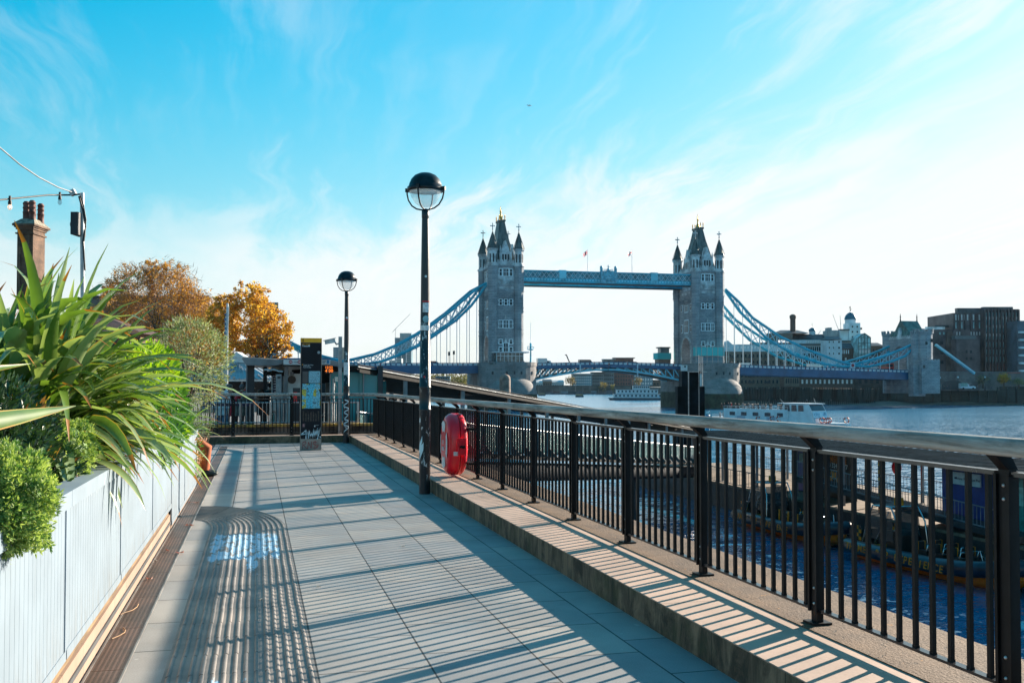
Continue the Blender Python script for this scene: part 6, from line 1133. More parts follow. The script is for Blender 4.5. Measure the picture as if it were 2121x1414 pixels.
    for s_ in (-1, 1):
        f_ = ('v', s_)
        win(f_, 0, 42.9, 45.6, .95, .3, 3); win(f_, -2.0, 43, 45.5, .4, .25, 1); win(f_, 2.0, 43, 45.5, .4, .25, 1)
        for x in (-2.0, 0, 2.0): win(f_, x, 31.9, 34, .45, .25, 1)
        for x, h in ((-2.0, .5), (0, .85), (2.0, .5)): win(f_, x, 23.2, 26, h, .25, 2 if h < .8 else 3)
        for x in (-2.0, 2.0): win(f_, x, 17.2, 18.7, .5, .3, 1); win(f_, x, 13.4, 15.8, .5, .25, 1)
        win(f_, 0, 13.6, 17.4, .8, .3, 2)
        if True:
            f_ = ('u', s_)
            for y in (-3.6, 0, 3.6): win(f_, y, 43, 45.6, .7, .25, 2)
            for y in (-4.6, 4.6): win(f_, y, 31.6, 34, .55, .25, 1); win(f_, y, 23, 26, .55, .25, 1)
            win(f_, 0, 31.2, 35.4, 1.5, .4, 3); win(f_, 0, 22.8, 27.6, 1.7, .4, 3)
    for s_ in (-1, 1):
        cv = bm(); y = s_*b; cv.box(u0-2.5, u0+2.5, y-.3, y+.3, 41.4, 42.3); cv.box(u0-1.6, u0+1.6, y-.28, y+.28, 40.0, 41.399); cv.build('carved_panel', port, T)
        for q in ([(u0-.5, y, 26.5), (u0+.5, y, 26.5), (u0, y, 28.4)], [(u0-.5, y, 17.8), (u0+.5, y, 17.8), (u0, y, 19.6)]): cv = bm(); cv.prism(q, (0, s_*.25, 0)); cv.build('finial', port, T)
        cv = bm(); cv.box(u0-3.1, u0+3.1, y-.6, y+.3, 12.0, 12.5)
        for i in range(7): x = u0-3+i; cv.box(x-.12, x+.12, y-.55, y+.25, 12.5, 13.3)
        cv.build('balcony', port, T)
    return T
TN = tower(0, 'left gothic bridge tower with the pale glazed pavilion at its foot', 9.0)
TS = tower(DD, 'right gothic bridge tower wrapped in teal netting at its foot', 8.6)
# pavilion and netting at the tower feet
gp = thing('glass_pavilion', 'glazed pavilion with a flat white roof at the foot of the left bridge tower', 'pavilion', tuple(BPt(0, -13, 9))); mb = bm(); mb.box(-5.8, 7.4, -16, -9.4, 13.6, 14.0); mb.build('roof', bwh, gp); mb = bm(); mb.box(-4.8, 5.4, -15, -9.5, 9.0, 13.6); mb.build('glazing', mat('pavilion_glass', (.10, .16, .17), .12, var=.4, sc=.6), gp)
for i in range(8): x = -4.8+i*10.2/7; mb = bm(); mb.box(x-.1, x+.1, -15.12, -15.0, 9.0, 13.6); mb.build('mullion', bwh, gp)
mb = bm(); mb.box(-4.8, 5.4, -15.13, -15.01, 12.3, 12.5); mb.build('transom', bwh, gp)
nm_, tn_ = newmat('teal_netting'); tn_.b.inputs['Base Color'].default_value = (.06, .50, .52, 1); tn_.b.inputs['Roughness'].default_value = .8
nt = thing('scaffold_netting', 'bright teal netting on scaffolding round the foot of the right bridge tower', 'scaffolding', tuple(BPt(DD, -12, 9))); mb = bm(); mb.box(DD-6.6, DD+4.6, -14.6, -9.6, 13.0, 16.4); mb.build('netting', nm_, nt); mb = bm()
for i in range(7):
    x = DD-7.5+i*2.3
    for y in (-14.9, -10.2): mb.tube([(x, y, 9), (x, y, 17.2)], .09, 5)
for z in (10.8, 12.8, 16.6): mb.bar((DD-8, -14.9, z), (DD+6.6, -14.9, z), .12)
mb.build('scaffold', steel, nt); mb = bm(); mb.box(DD-6, DD+4, -14, -9.6, 9.0, 12.6); mb.build('hoarding', mat('hoarding_blue', (.08, .25, .34), .5), nt)
n2 = thing('control_cabin', 'teal-wrapped control cabin on the downstream side of the right pier', 'cabin', tuple(BPt(DD-9, 14, 9))); mb = bm(); mb.box(DD-13.4, DD-8.2, 9.5, 14, 9.0, 12.2); mb.build('wall', mat('cabin_brown', (.25, .16, .12), .7), n2); mb = bm(); mb.box(DD-14, DD-8, 9.3, 14.2, 12.2, 14.8); mb.build('netting', nm_, n2); mb = bm(); mb.box(DD-12.4, DD-8.6, 10, 13.2, 14.8, 16.8); mb.build('lantern', mat('cabin_glass', (.12, .18, .2), .2), n2); mb = bm(); mb.box(DD-13, DD-8.2, 9.6, 13.6, 16.8, 17.3); mb.build('roof', lead, n2)
mast = thing('signal_mast', 'slim blue-green signal mast with railed platform on the left pier', 'mast', tuple(BPt(8.5, -14, 9))); mb = bm(); mb.lathe((8.5, -14, 0), [(.7, 9), (.35, 11), (.25, 14.6), (1.3, 14.8), (1.3, 15), (.4, 15.1), (.35, 16.6), (.5, 16.8), (.08, 17.6), (.05, 25)], 10); mb.build('mast', lblu, mast); mb = bm()
for k_ in range(8): t_ = R(45*k_); mb.tube([(8.5+1.25*math.cos(t_), -14+1.25*math.sin(t_), 15), (8.5+1.25*math.cos(t_), -14+1.25*math.sin(t_), 16)], .06, 5)
mb.lathe((8.5, -14, 15.95), [(1.2, 0), (1.3, .05), (1.3, .12), (1.2, .12)], 10); mb.build('platform_rail', lblu, mast)
# high walkways
glz = mat('walkway_glass', (.08, .32, .40), .4, var=.3, sc=.5)
def walkway(v, label):
    T = thing('high_walkway', label, 'walkway', tuple(BPt(DD/2, v, 41)), 'high-level walkways between the towers'); u0, u1 = 5.4, DD-4.9; mb = bm(); mb.box(u0, u1, v-1.9, v+1.9, 45.0, 45.55); mb.box(u0, u1, v-2.0, v+2.0, 41.5, 42.6); mb.box(u0, u1, v-2.1, v+2.1, 41.0, 41.5); mb.build('chord', blu, T)
    mb = bm(); mb.box(u0, u1, v-1.6, v+1.6, 40.7, 40.99); mb.build('soffit', mat('soffit_brown', (.10, .095, .09), .7), T)
    mb = bm(); mb.box(u0+.1, u1-.1, v-1.55, v+1.55, 42.6, 45.0); mb.build('glazing', glz, T); n = 40
    for s_ in (-1, 1):
        lt = bm()
        for i in range(n): x0, x1 = u0+(u1-u0)*i/n, u0+(u1-u0)*(i+1)/n; y = v+s_*1.8; lt.bar((x0, y, 42.6), (x1, y, 45), .13, .1, (0, 1, 0)); lt.bar((x0, y-s_*.1, 45), (x1, y-s_*.1, 42.6), .13, .1, (0, 1, 0))
        lt.build('lattice', bwh, T)
    pn = bm()
    for i in range(60):
        x = u0+(u1-u0)*(i+.5)/60
        pn.box(x-.35, x+.35, v-2.05, v-2.0, 41.75, 42.35); pn.box(x-.35, x+.35, v+2.0, v+2.05, 41.75, 42.35)
    pn.build('panel_moulding', lblu, T); ps = bm()
    for x in (u0+(u1-u0)*.24, u0+(u1-u0)*.76): ps.box(x-1.4, x+1.4, v-2.0, v+2.0, 41.5, 45.8)
    ps.build('pylon', lblu, T)
    if v < 0:
        cr = bm(); x = DD/2; cr.box(x-2.9, x+2.9, v-2.15, v-1.0, 41.3, 45.9); cr.lathe((x, v-2.15, 43.6), [(1.9, 0), (1.9, .15), (1.2, .35), (.3, .4)], 14, axis=(0, -1, 0))
        for s_ in (-1, 1): cr.box(x+s_*2.9-.4, x+s_*2.9+.4, v-2.4, v-1.2, 41.3, 47); cr.lathe((x+s_*2.9, v-1.8, 47), [(.55, 0), (.6, .5), (.2, .9)], 8)
        for k_ in range(-4, 5): cr.box(x+k_*.45-.09, x+k_*.45+.09, v-1.9, v-1.7, 45.9, 46.7) if abs(k_) > 1 else None
        cr.lathe((x, v-1.8, 45.9), [(.75, 0), (.6, .8), (.2, 1.2), (.15, 2.4)], 8); cr.bar((x-.6, v-1.8, 47.7), (x+.6, v-1.8, 47.7), .2); cr.build('coat_of_arms', mat('arms_blue', (.16, .46, .58), .5, var=.2, sc=1.5), T)
    return T
walkway(-6.6, 'nearer pale blue lattice walkway carrying the central crest high between the towers'); walkway(6.6, 'farther lattice walkway seen from below behind the crested one')
# flags
def flag(px, kind, label):
    p = OP(px, 560, BPt(0, -6.6, 0), VV); T = thing('flagpole', label, 'flag', (p.x, p.y, 45.5)); z1 = OP(px, 517, BPt(0, -6.6, 0), VV).z; MB().tube([(p.x, p.y, 42), (p.x, p.y, z1)], .09, 6).build('pole', bwh, T)
    fm, t = newmat('flag_'+kind); x = t.xyz(t.new('TexCoord').outputs['UV']); 
    cu = t.math('ABSOLUTE', t.math('SUBTRACT', x[0], .5)); cv_ = t.math('ABSOLUTE', t.math('SUBTRACT', x[1], .5)); cross = lambda w: t.math('MAXIMUM', t.math('LESS_THAN', cu, w*.6), t.math('LESS_THAN', cv_, w))
    if kind == 'red_cross': col = t.mix(cross(.1), (.75, .75, .75), (.55, .02, .03))
    else:
        dg = t.math('ABSOLUTE', t.math('SUBTRACT', cu, cv_)); col = t.mix(t.math('LESS_THAN', dg, .12), (.01, .03, .18), (.7, .7, .7)); col = t.mix(t.math('LESS_THAN', dg, .05), col, (.5, .02, .03)); col = t.mix(cross(.17), col, (.7, .7, .7)); col = t.mix(cross(.1), col, (.5, .02, .03))
    t.set(t.b.inputs['Base Color'], col); tl = t.new('BsdfTranslucent'); t.set(tl.inputs[0], col); mx = t.new('MixShader'); mx.inputs[0].default_value = .55; t.l.new(t.b.outputs[0], mx.inputs[1]); t.l.new(tl.outputs[0], mx.inputs[2]); t.l.new(mx.outputs[0], t.o.inputs[0]); n = 10; me = D.meshes.new('flag'); vs, fs, uv = [], [], []
    for i in range(n+1):
        for j in range(2): s_ = i/n; q = V((p.x, p.y, z1-.1-1.7*(1-j)))-U*(1.75*s_)+VV*(.25*math.sin(s_*7))+V((0, 0, -1.35*s_)); vs.append(q-V((p.x, p.y, 45.5))); uv.append((s_, j))
    fs = [(2*i, 2*i+2, 2*i+3, 2*i+1) for i in range(n)]; me.from_pydata(vs, [], fs); l = me.uv_layers.new()
    for lp in me.loops: l.data[lp.index].uv = uv[lp.vertex_index]
    me.materials.append(fm); o = D.objects.new('cloth', me); COL.objects.link(o); o.parent = T
flag(1217, 'crosses', 'red white and blue crossed flag on the left pole above the walkway'); flag(1309, 'red_cross', 'white flag with a red cross on the right pole above the walkway')
# road decks
def deckspan(u0, u1, z0, z1, name, label, depth, lo=None):
    T = thing(name, label, 'bridge span', tuple(BPt((u0+u1)/2, 0, min(z0, z1)))); s = lambda u: z0+(z1-z0)*(u-u0)/(u1-u0)
    mb = bm(); mb.add([(u, v, s(u)+dz) for u in (u0, u1) for v in (-8.4, 8.4) for dz in (-.5, -.15)], [(0, 1, 3, 2), (4, 6, 7, 5), (0, 4, 5, 1), (2, 3, 7, 6), (1, 5, 7, 3), (0, 2, 6, 4)]); mb.build('road', asph, T)
    mb = bm()
    for v in (-8.6, 8.6): mb = bm(); mb.bar((u0, v, s(u0)-depth/2), (u1, v, s(u1)-depth/2), .5, depth); mb.bar((u0, v, s(u0)+1.25), (u1, v, s(u1)+1.25), .4, .22); mb.bar((u0, v, s(u0)+.12), (u1, v, s(u1)+.12), .44, .3); mb.build('girder', dblu, T)
    n = max(6, int(abs(u1-u0)/1.9))
    for v in (-8.6, 8.6):
        pn, pw_, rd = bm(), bm(), bm(); pw_.bar((u0, v, s(u0)+.72), (u1, v, s(u1)+.72), .06, .1); pn.bar((u0, v, s(u0)+.27), (u1, v, s(u1)+.27), .1, .04); rd.bar((u0, v, s(u0)+.6), (u1, v, s(u1)+.6), .03, .03)
        for i in range(n):
            a = u0+(u1-u0)*i/n; w_ = (u1-u0)/n; c = a+w_/2; pn.box(a-.17, a+.17, v-.2, v+.2, s(a)+.2, s(a)+1.2); pw_.box(c-w_*.33, c+w_*.33, v-.1, v+.1, s(c)+.38, s(c)+1.05)
            if i % 5 == 2: rd.box(a-.18, a+.18, v-.22, v+.22, s(a)+.45, s(a)+.85)
        pn.build('parapet_post', dblu, T); pw_.build('parapet_panel', bwh, T); rd.build('parapet_shield', mat('shield_red', (.4, .03, .04), .5), T)
    return T, s
def bascule(ua, ub, label):          # ua at the pier, ub at mid river
    T, s = deckspan(ua, ub, 8.6, 9.3, 'bascule_leaf', label, .9); tr, dk_ = bm(), bm(); n = 9
    def low(u): f = (u-ua)/(ub-ua); return 3.3+4.3*(1-(1-f)**1.6)
    for v in (-7.8, -2.6, 2.6, 7.8):
        mb = bm()
        for i in range(n):
            a, b_ = ua+(ub-ua)*i/n, ua+(ub-ua)*(i+1)/n; mb.bar((a, v, low(a)), (b_, v, low(b_)), .5, .6)
            if i < n-1: mb.bar((a, v, low(a)), (b_, v, 8.2), .32, .4); mb.bar((b_, v, low(b_)), (b_, v, 8.2), .25, .3)
        mb.build('truss' if abs(v) > 5 else 'inner_truss', lblu if abs(v) > 5 else mat('truss_brown', (.20, .17, .14), .6), T)
    mb = bm(); mb.add([(u, v, low(u)+.1) for u in (ua, (ua*2+ub)/3, (ua+2*ub)/3, ub) for v in (-7.4, 7.4)], [(0, 2, 3, 1), (2, 4, 5, 3), (4, 6, 7, 5)]) if False else None
    mb = bm(); f_ = .62; u_ = ua+(ub-ua)*f_; mb.box(u_-.25, u_+.25, -8.95, -8.85, 4.8 if ua > ub else 6.2, 9.8); mb.build('marker_board', bwh, T)
bascule(10.6, DD/2-.15, 'left half of the lifting road span with its curved blue truss'); bascule(DD-10.6, DD/2+.15, 'right half of the lifting road span with its curved blue truss')
TNd = deckspan(-80, -10.6, 8.2, 8.6, 'side_span', 'left side road span of the bridge running in behind the lamp posts', 2.6)[1]
TSd = deckspan(DD+10.6, DD+102, 8.5, 6.2, 'side_span', 'right side road span of the bridge leading to the abutment tower', 2.8)[1]
# suspension chains, profile read off the nearer one
def prof(pts): out = []; [out.append((lambda q: (q.x, q.z))(BM.inverted() @ OP(px, py, BPt(0, -7.6, 0), VV))) for px, py in pts]; return out
def chain(T, v, top, bot, up, nb, uz, hang):
    def ip(P, u):
        P = sorted(P)
        for (a, za_), (b, zb2) in zip(P, P[1:]):
            if a <= u <= b: return za_+(zb2-za_)*(u-a)/(b-a)
        return P[0][1] if u < P[0][0] else P[-1][1]
    mb = bm(); mb.tube([(u, v, z) for u, z in top], .55, 6, sm=False); mb.build('top_chord', blu, T); mb = bm(); mb.tube([(u, v, z) for u, z in bot], .55, 6, sm=False); mb.build('bottom_chord', blu, T)
    us = [up[0]+(up[1]-up[0])*i/nb for i in range(nb+1)]; br = bm()
    for i in range(nb):
        a, b = us[i], us[i+1]
        if abs(ip(top, a)-ip(bot, a)) > .5 or abs(ip(top, b)-ip(bot, b)) > .5:
            br.bar((a, v, ip(top, a)), (b, v, ip(bot, b)), .26); br.bar((a, v, ip(bot, a)), (b, v, ip(top, b)), .26); br.bar((b, v, ip(bot, b)), (b, v, ip(top, b)), .3)
    br.build('bracing', mat('brace_blue', (.30, .50, .60), .5, var=.06), T)
    for u in us[1:-1]:
        z = ip(bot, u)
        if z > uz(u)+2.0: h = bm(); h.tube([(u, v, uz(u)), (u, v, z)], .13, 6); h.tube([(u, v, z-1.2), (u, v, z)], [.15, .5], 6); h.build('hanger', bwh, T)
S_top = prof([(1502, 599), (1530, 625), (1558.6, 658), (1617, 697.6), (1675.7, 725.4), (1734, 747), (1765, 755)]); S_bot = prof([(1502, 602), (1532, 645), (1588, 700.5), (1646, 736), (1705, 754), (1749, 759), (1765, 758)])
S_t2 = prof([(1765, 755), (1800, 746), (1836, 735.5), (1870, 722), (1899, 708)]); S_b2 = prof([(1765, 758), (1800, 759), (1845, 749), (1875, 737), (1899, 712)])
def N_(v): return prof(v)
N_top = prof([(1008, 586), (989.5, 595.6), (935, 643), (892, 675), (872, 688), (826.7, 712.7), (779, 732.5), (725.7, 745), (712, 748)]); N_bot = prof([(1008, 590), (976, 633), (945, 663), (897, 696.5), (872, 713.7), (826.7, 735.4), (793, 748), (747.5, 755), (712, 750)])
N_t2 = prof([(712, 748), (670, 738), (640, 727), (600, 708)]); N_b2 = prof([(712, 750), (670, 745), (640, 736), (600, 712)])
for v, w in ((-7.6, 'nearer'), (7.6, 'farther')):
    T = thing('suspension_chain', w+' blue suspension chain sweeping down from the right tower to the abutment', 'suspension chain', tuple(BPt(DD+50, v, 8)), 'suspension chains of the bridge'); chain(T, v, S_top, S_bot, (S_top[0][0], S_top[-1][0]), 15, TSd, 1); chain(T, v, S_t2, S_b2, (S_t2[0][0], S_t2[-1][0]), 7, TSd, 1)
    mb = bm(); u, z = S_top[-1]; mb.lathe((u, v-.5, z-.3), [(1.15, 0), (1.15, 1.0)], 20, axis=(0, 1, 0), k=0); mb.lathe((u, v-.56, z-.3), [(.7, 0), (.7, .1)], 16, axis=(0, 1, 0), k=1); mb.box(u-1.2, u+1.2, v-.4, v+.4, 5.5, z-.6, 0); mb.build('pin', [bwh, mat('shield_red', (.4, .03, .04))], T)
    T = thing('suspension_chain', w+' blue suspension chain sweeping down from the left tower behind the lamp post', 'suspension chain', tuple(BPt(-45, v, 8)), 'suspension chains of the bridge'); chain(T, v, N_top, N_bot, (N_top[-1][0], N_top[0][0]), 14, TNd, 1); chain(T, v, N_t2[::-1], N_b2[::-1], (N_t2[-1][0], N_t2[0][0]), 6, TNd, 1)
T = thing('land_tie', 'thick blue tie running down to the ground right of the abutment tower', 'tie', tuple(W(1985, 745, 436))); MB().bar(W(1938, 714, 434), W(2018, 773, 437), 1.15, 1.0).build('tie', lblu, T); MB().bar(W(1939, 712.8, 433.3), W(2018, 771.6, 436.2), .35, .3).build('rib', bwh, T)
# abutment tower on the south bank
ua = S_t2[-1][0]-3
AB = thing('abutment_tower', 'stone abutment tower with a steep green roof at the right end of the bridge', 'abutment tower', tuple(BPt(ua+5, 0, 0))); zA = lambda py: EYE+(HZ-py)/F*430
mb = bm(); A_ = [(-9.5, -2), (-9.5, zA(700)), (9.5, zA(700)), (9.5, -2), (4.5, -2), (4.5, 14)]+[(4.5*math.cos(t_), 14+4.2*math.sin(t_)) for t_ in [math.pi*i/10 for i in range(1, 10)]]+[(-4.5, 14), (-4.5, -2)]; mb.prism([(ua, y, z) for y, z in A_], (9, 0, 0)); mb.build('body', gran, AB)
mb = bm()
for (u, v, r_, z1) in ((ua+1, 9.5, 2.5, 690), (ua+.8, -9.5, 1.6, 694), (ua+4.6, -9.8, 3.6, 690), (ua+9, 9.5, 2.5, 690)):
    mb.lathe((u, v, 0), [(r_, -2), (r_, zA(z1+5)), (r_*1.12, zA(z1+4)), (r_*1.12, zA(z1))], 10, sm=False)
    for k_ in range(10): t_ = R(36*k_+18); mb.ob((u+r_*1.05*math.cos(t_), v+r_*1.05*math.sin(t_), zA(z1)+.5), (-math.sin(t_), math.cos(t_), 0), (math.cos(t_), math.sin(t_), 0), (0, 0, 1), r_*.17, .25, .55)
mb.build('turret', gran, AB); mb = bm()
for i in range(12): mb.box(ua-.1, ua+.5, -8.5+1.5*i-.4, -8.5+1.5*i+.4, zA(700), zA(697)); mb.box(ua+8.5, ua+9.1, -8.5+1.5*i-.4, -8.5+1.5*i+.4, zA(700), zA(697))
mb.box(ua-.15, ua+.15, -8, 8, zA(703), zA(700.5)); mb.prism([(ua-.2, -1.6, zA(700)), (ua-.2, 1.6, zA(700)), (ua-.2, 0, zA(680))], (2, 0, 0)); mb.build('parapet', port, AB)
mb = bm(); vs = []
for hx, hy, z in ((4.4, 8.2, zA(699)), (3.6, 4.6, zA(686)), (4.0, .5, zA(666))): vs += [(ua+4.5-hx, -hy, z), (ua+4.5+hx, -hy, z), (ua+4.5+hx, hy, z), (ua+4.5-hx, hy, z)]
mb.add(vs, [(i*4+j, i*4+(j+1) % 4, i*4+4+(j+1) % 4, i*4+4+j) for i in range(2) for j in range(4)]+[(8, 9, 10, 11)]); ro = mb.build('roof', mat('copper_roof', (.06, .15, .14), .55, var=.25, sc=.6), AB); mb = bm()
for x in (-4, 4): mb.lathe((ua+4.5+x, 0, zA(667)), [(.35, 0), (.2, 1.4), (.3, 1.7), (.05, 3.4)], 6)
mb.build('finial', pdark, ro); mb = bm(); mb.box(ua, ua+8.5, -15, -10.2, -2, zA(748)); mb.box(ua-2.5, ua+3, -13, -9.5, -3, zA(757))
for i in range(6): mb.box(ua+1.5*i, ua+.9+1.5*i, -15.02, -14.6, zA(748), zA(746))
mb.build('buttress', gran, AB)
for (u, v0, z0, z1) in ((ua+3.5, -13.35, 711, 717), (ua+6, -13.3, 705, 712), (ua+1, -15.03, 758, 764)): mb = bm(); mb.box(u-.5, u+.5, v0-.03, v0+.1, zA(z1), zA(z0)); mb.build('window', winm, AB)
# north abutment, mostly hidden by trees
mb = bm(); mb.box(-94, -84, -9, 9, -1, 22); nb_ = thing('abutment_tower', 'left abutment tower of the bridge half hidden behind the pier entrance', 'abutment tower', tuple(BPt(-89, 0, 0))); mb.build('body', gran, nb_); mb = bm(); mb.prism([(-94, -9, 22), (-94, 9, 22), (-94, 0, 32)], (10, 0, 0)); mb.build('roof', MATS['copper_roof'], nb_)
# ----------------------------------------------------------------- traffic and walkers on the bridge
tyre = mat('tyre', (.015, .015, .016), .8); cgl = mat('car_glass', (.015, .03, .04), .1)
def vehicle(u, v, z, L, w, h, kind, c, label, name, cat, flip=1):
    m_ = mat('paint_%02x%02x%02x' % tuple(int(x*255) for x in c), c, .3, coat=.4, var=.06); T = thing(name, label, cat, tuple(BPt(u, v, z)), 'traffic on the bridge'); b = bm(); f = flip
    if kind == 'van': P = [(-L/2, .35), (L/2, .35), (L/2, 1.0), (L/2-.5, 1.25), (L/2-1.3, h*.93), (L/2-1.7, h), (-L/2, h)]
    elif kind == 'bus': P = [(-L/2, .35), (L/2, .35), (L/2, h-.2), (L/2-.2, h), (-L/2+.2, h), (-L/2, h-.2)]
    elif kind == 'box': P = [(-L/2, .9), (L/2-1.9, .9), (L/2-1.9, .4), (L/2, .4), (L/2, 1.3), (L/2-.5, 2.2), (L/2-1.8, 2.3), (L/2-1.9, h), (-L/2, h)]
    else: P = [(-L/2, .3), (L/2, .3), (L/2, .75), (L/2-1.1, .95), (L/2-1.9, h), (-L/2+.9, h), (-L/2+.1, .95), (-L/2, .8)]
    b.prism([(u+f*x, v-w/2, z+y) for x, y in P], (0, w, 0)); b.build('body', m_, T); g_ = bm()
    for s_ in (-1, 1):
        y = v+s_*(w/2+.005)
        if kind == 'car': g_.add([(u+f*(L/2-1.2), y, z+.98), (u+f*(L/2-1.95), y, z+h-.08), (u+f*(-L/2+.95), y, z+h-.08), (u+f*(-L/2+.3), y, z+.98)], [(0, 1, 2, 3)])
        elif kind == 'bus':
            for zz0, zz1 in ((1.2, 2.0), (2.7, 3.6)): g_.box(u-L*.46, u+L*.46, y-.01, y+.01, z+zz0, z+zz1)
        else: g_.add([(u+f*(L/2-.6), y, z+1.25), (u+f*(L/2-1.35), y, z+min(h, 2.2)*.9), (u+f*(L/2-1.85), y, z+min(h, 2.2)*.9), (u+f*(L/2-1.85), y, z+1.25)], [(0, 1, 2, 3)])
    g_.build('window', cgl, T)
    for x in (-L*.3, L*.3):
        for s_ in (-1, 1): q = bm(); q.lathe((u+x, v+s_*(w/2-.1), z+.36), [(.36, 0), (.36, .16)], 12, axis=(0, s_, 0)); q.build('wheel', tyre, T)
def ub(px, v): return (BM.inverted() @ OP(px, 755, BPt(0, v, 0), VV)).x
for px, kind, L, h, c, lb, nm2, cat, v, f in ((1127, 'box', 5.6, 3.1, (.45, .55, .60), 'pale blue-white box van on the left half of the lifting span', 'box_van', 'van', -5, 1), (1214, 'van', 6.0, 2.7, (.03, .05, .06), 'dark delivery van right of the small crane on the lifting span', 'delivery_van', 'van', -5, 1), (1175, 'car', 4.3, 1.5, (.3, .32, .33), 'grey car under the little raised crane arm on the lifting span', 'car', 'car', -4.5, 1), (1262, 'car', 4.3, 1.5, (.35, .06, .04), 'reddish car at the middle of the lifting span', 'car', 'car', -5, -1), (1311, 'van', 5.2, 2.0, (.04, .07, .10), 'dark low van on the right half of the lifting span', 'van', 'van', -5, 1), (1385, 'car', 4.2, 1.5, (.04, .06, .08), 'dark car by the left side of the right tower', 'car', 'car', -5, 1),
        (1546, 'van', 5.6, 2.4, (.55, .60, .62), 'white van just right of the right tower', 'van', 'van', -5, 1), (1610, 'car', 4.4, 1.5, (.45, .5, .53), 'silver car on the right side span', 'car', 'car', -5, 1), (1690, 'van', 7.5, 2.9, (.62, .66, .68), 'white coach-sized van near the low point of the chains', 'van', 'van', -5, 1), (1808, 'van', 6.5, 2.6, (.35, .55, .62), 'pale blue van beside the red bus', 'van', 'van', -5.6, 1), (1826, 'bus', 10, 4.3, (.42, .02, .025), 'red double-decker bus near the abutment tower', 'bus', 'bus', -2.5, 1),
        (805, 'car', 4.4, 1.5, (.05, .1, .14), 'dark car on the left side span near the pier roof', 'car', 'car', -5, 1), (848, 'car', 4.4, 1.5, (.1, .14, .17), 'dark blue car left of the near lamp post on the bridge', 'car', 'car', -5, 1), (898, 'van', 5.0, 2.2, (.22, .05, .05), 'maroon van right of the near lamp post on the bridge', 'van', 'van', -5, 1)):
    u = ub(px, v); z = TNd(u)-.15 if u < 0 else TSd(u)-.15 if u > DD else 8.75; vehicle(u, v, z, L, 2.0 if kind != 'bus' else 2.5, h, kind, c, lb, nm2, cat, f)
crn = thing('crane_arm', 'small raised crane arm of a lorry on the lifting span', 'crane', tuple(BPt(ub(1180, -4), -4, 9))); u = ub(1180, -4); mb = bm(); mb.bar((u, -4, 10.2), (u-1.4, -4, 13.4), .35); mb.bar((u-1.4, -4, 13.4), (u-1.9, -4, 13.2), .3); mb.build('arm', pdark, crn)
for px in (930, 940): u = ub(px, -8); T = thing('traffic_light', ('left' if px == 930 else 'right')+' of two traffic lights on the left side span', 'traffic light', tuple(BPt(u, -8, 8.5)), 'traffic lights on the bridge'); mb = bm(); mb.tube([(u, -8, 8.5), (u, -8, 14.2)], .1, 6); mb.build('post', pdark, T); mb = bm(); mb.box(u-.35, u+.35, -8.3, -7.8, 12.6+.4*(px > 935), 14+.4*(px > 935)); mb.build('signal_head', pdark, T)
rnd.seed(15); pc = [(.02, .03, .045), (.05, .06, .07), (.12, .1, .09), (.03, .05, .09), (.2, .22, .24)]
for i, px in enumerate([1123, 1130, 1152, 1158, 1162, 1168, 1190, 1235, 1243, 1249, 1255, 1270, 1279, 1287, 1293, 1300, 1330, 1338, 1345, 1353, 1362, 1372, 1379]):
    u = ub(px, -7.6); person(BPt(u, -7.4, 8.65), rnd.choice((BE-YAW, BE-YAW+3.14))+R(90), rnd.choice(('walk', 'stand')), rnd.choice(pc), rnd.choice(pc), rnd.choice(hairm), 'small dark figure walking across the lifting span of the bridge', 'people walking on the lifting span', rnd.uniform(.95, 1.08), 1)
for i, px in enumerate([922, 953, 961, 973, 1570, 1582, 1650, 1660, 1725, 1731, 1740, 1752, 1760]):
    u = ub(px, -7.6); person(BPt(u, -7.4, (TNd(u) if u < 0 else TSd(u))-.14), rnd.uniform(0, 6), 'walk', (.5, .7, .05) if px == 922 else rnd.choice(pc), rnd.choice(pc), rnd.choice(hairm), 'figure in a yellow jacket on the left side span' if px == 922 else 'small figure walking on a side span of the bridge', 'people walking on the side spans', 1.0, 1)
for i in range(16):
    u = -9+i*1.3 if i < 12 else DD-4+i*.8; person(BPt(u, -17.5+.6*(i % 3), 9.0), rnd.uniform(0, 6), 'stand', rnd.choice(pc), rnd.choice(pc), rnd.choice(hairm), 'small figure standing on the terrace at the foot of a bridge tower', 'people on the tower terraces', 1.0, 1)
# ================================================================= far banks
bankm = mat('bank_ground', (.12, .12, .11), .9, var=.3, sc=.05); qw = brickmat('far_quay', (.04, .075, .075), (.03, .06, .065), (.02, .025, .025), 3.0, .8, .05, .9, .5, .5, False, .12, .02); timb = mat('timber_pile', (.022, .045, .05), .85, var=.5, sc=.4, stretch=(1, 1, .15)); beach = mat('foreshore_mud', (.10, .095, .075), .75, var=.35, sc=.15, bmp=.05, bsc=1.2)
Q0, Q1, Q2 = C2(95, 475), C2(236, 455), C2(330, 430); back = C2(1200, 2400); zq = EYE-.6
g = MB(); P = [Q0, Q1, Q2, C2(700, 330), C2(2600, 900), C2(2600, 4000), C2(700, 4000), C2(120, 900)]; g.prism([p+V((0, 0, zq-1.2)) for p in P], (0, 0, -9)); struct(g, 'south_bank', bankm)
def wallrun(p, q, z0, z1, m_, name, label): mb = MB(); mb.bar(p+V((0, 0, (z0+z1)/2)), q+V((0, 0, (z0+z1)/2)), 1.2, z1-z0); return tag(mb.build(name, m_, loc=(p+q)/2), label, 'wall')
off = cH*-.7; zqt = EYE-.75
qa = C2(176, 463); wallrun(Q1*0+C2(176, 463)+off, Q2+off, ZW-1, zqt, qw, 'quay_wall', 'far stone quay wall with buttresses below the white van, at the right edge')
mb = MB(); 
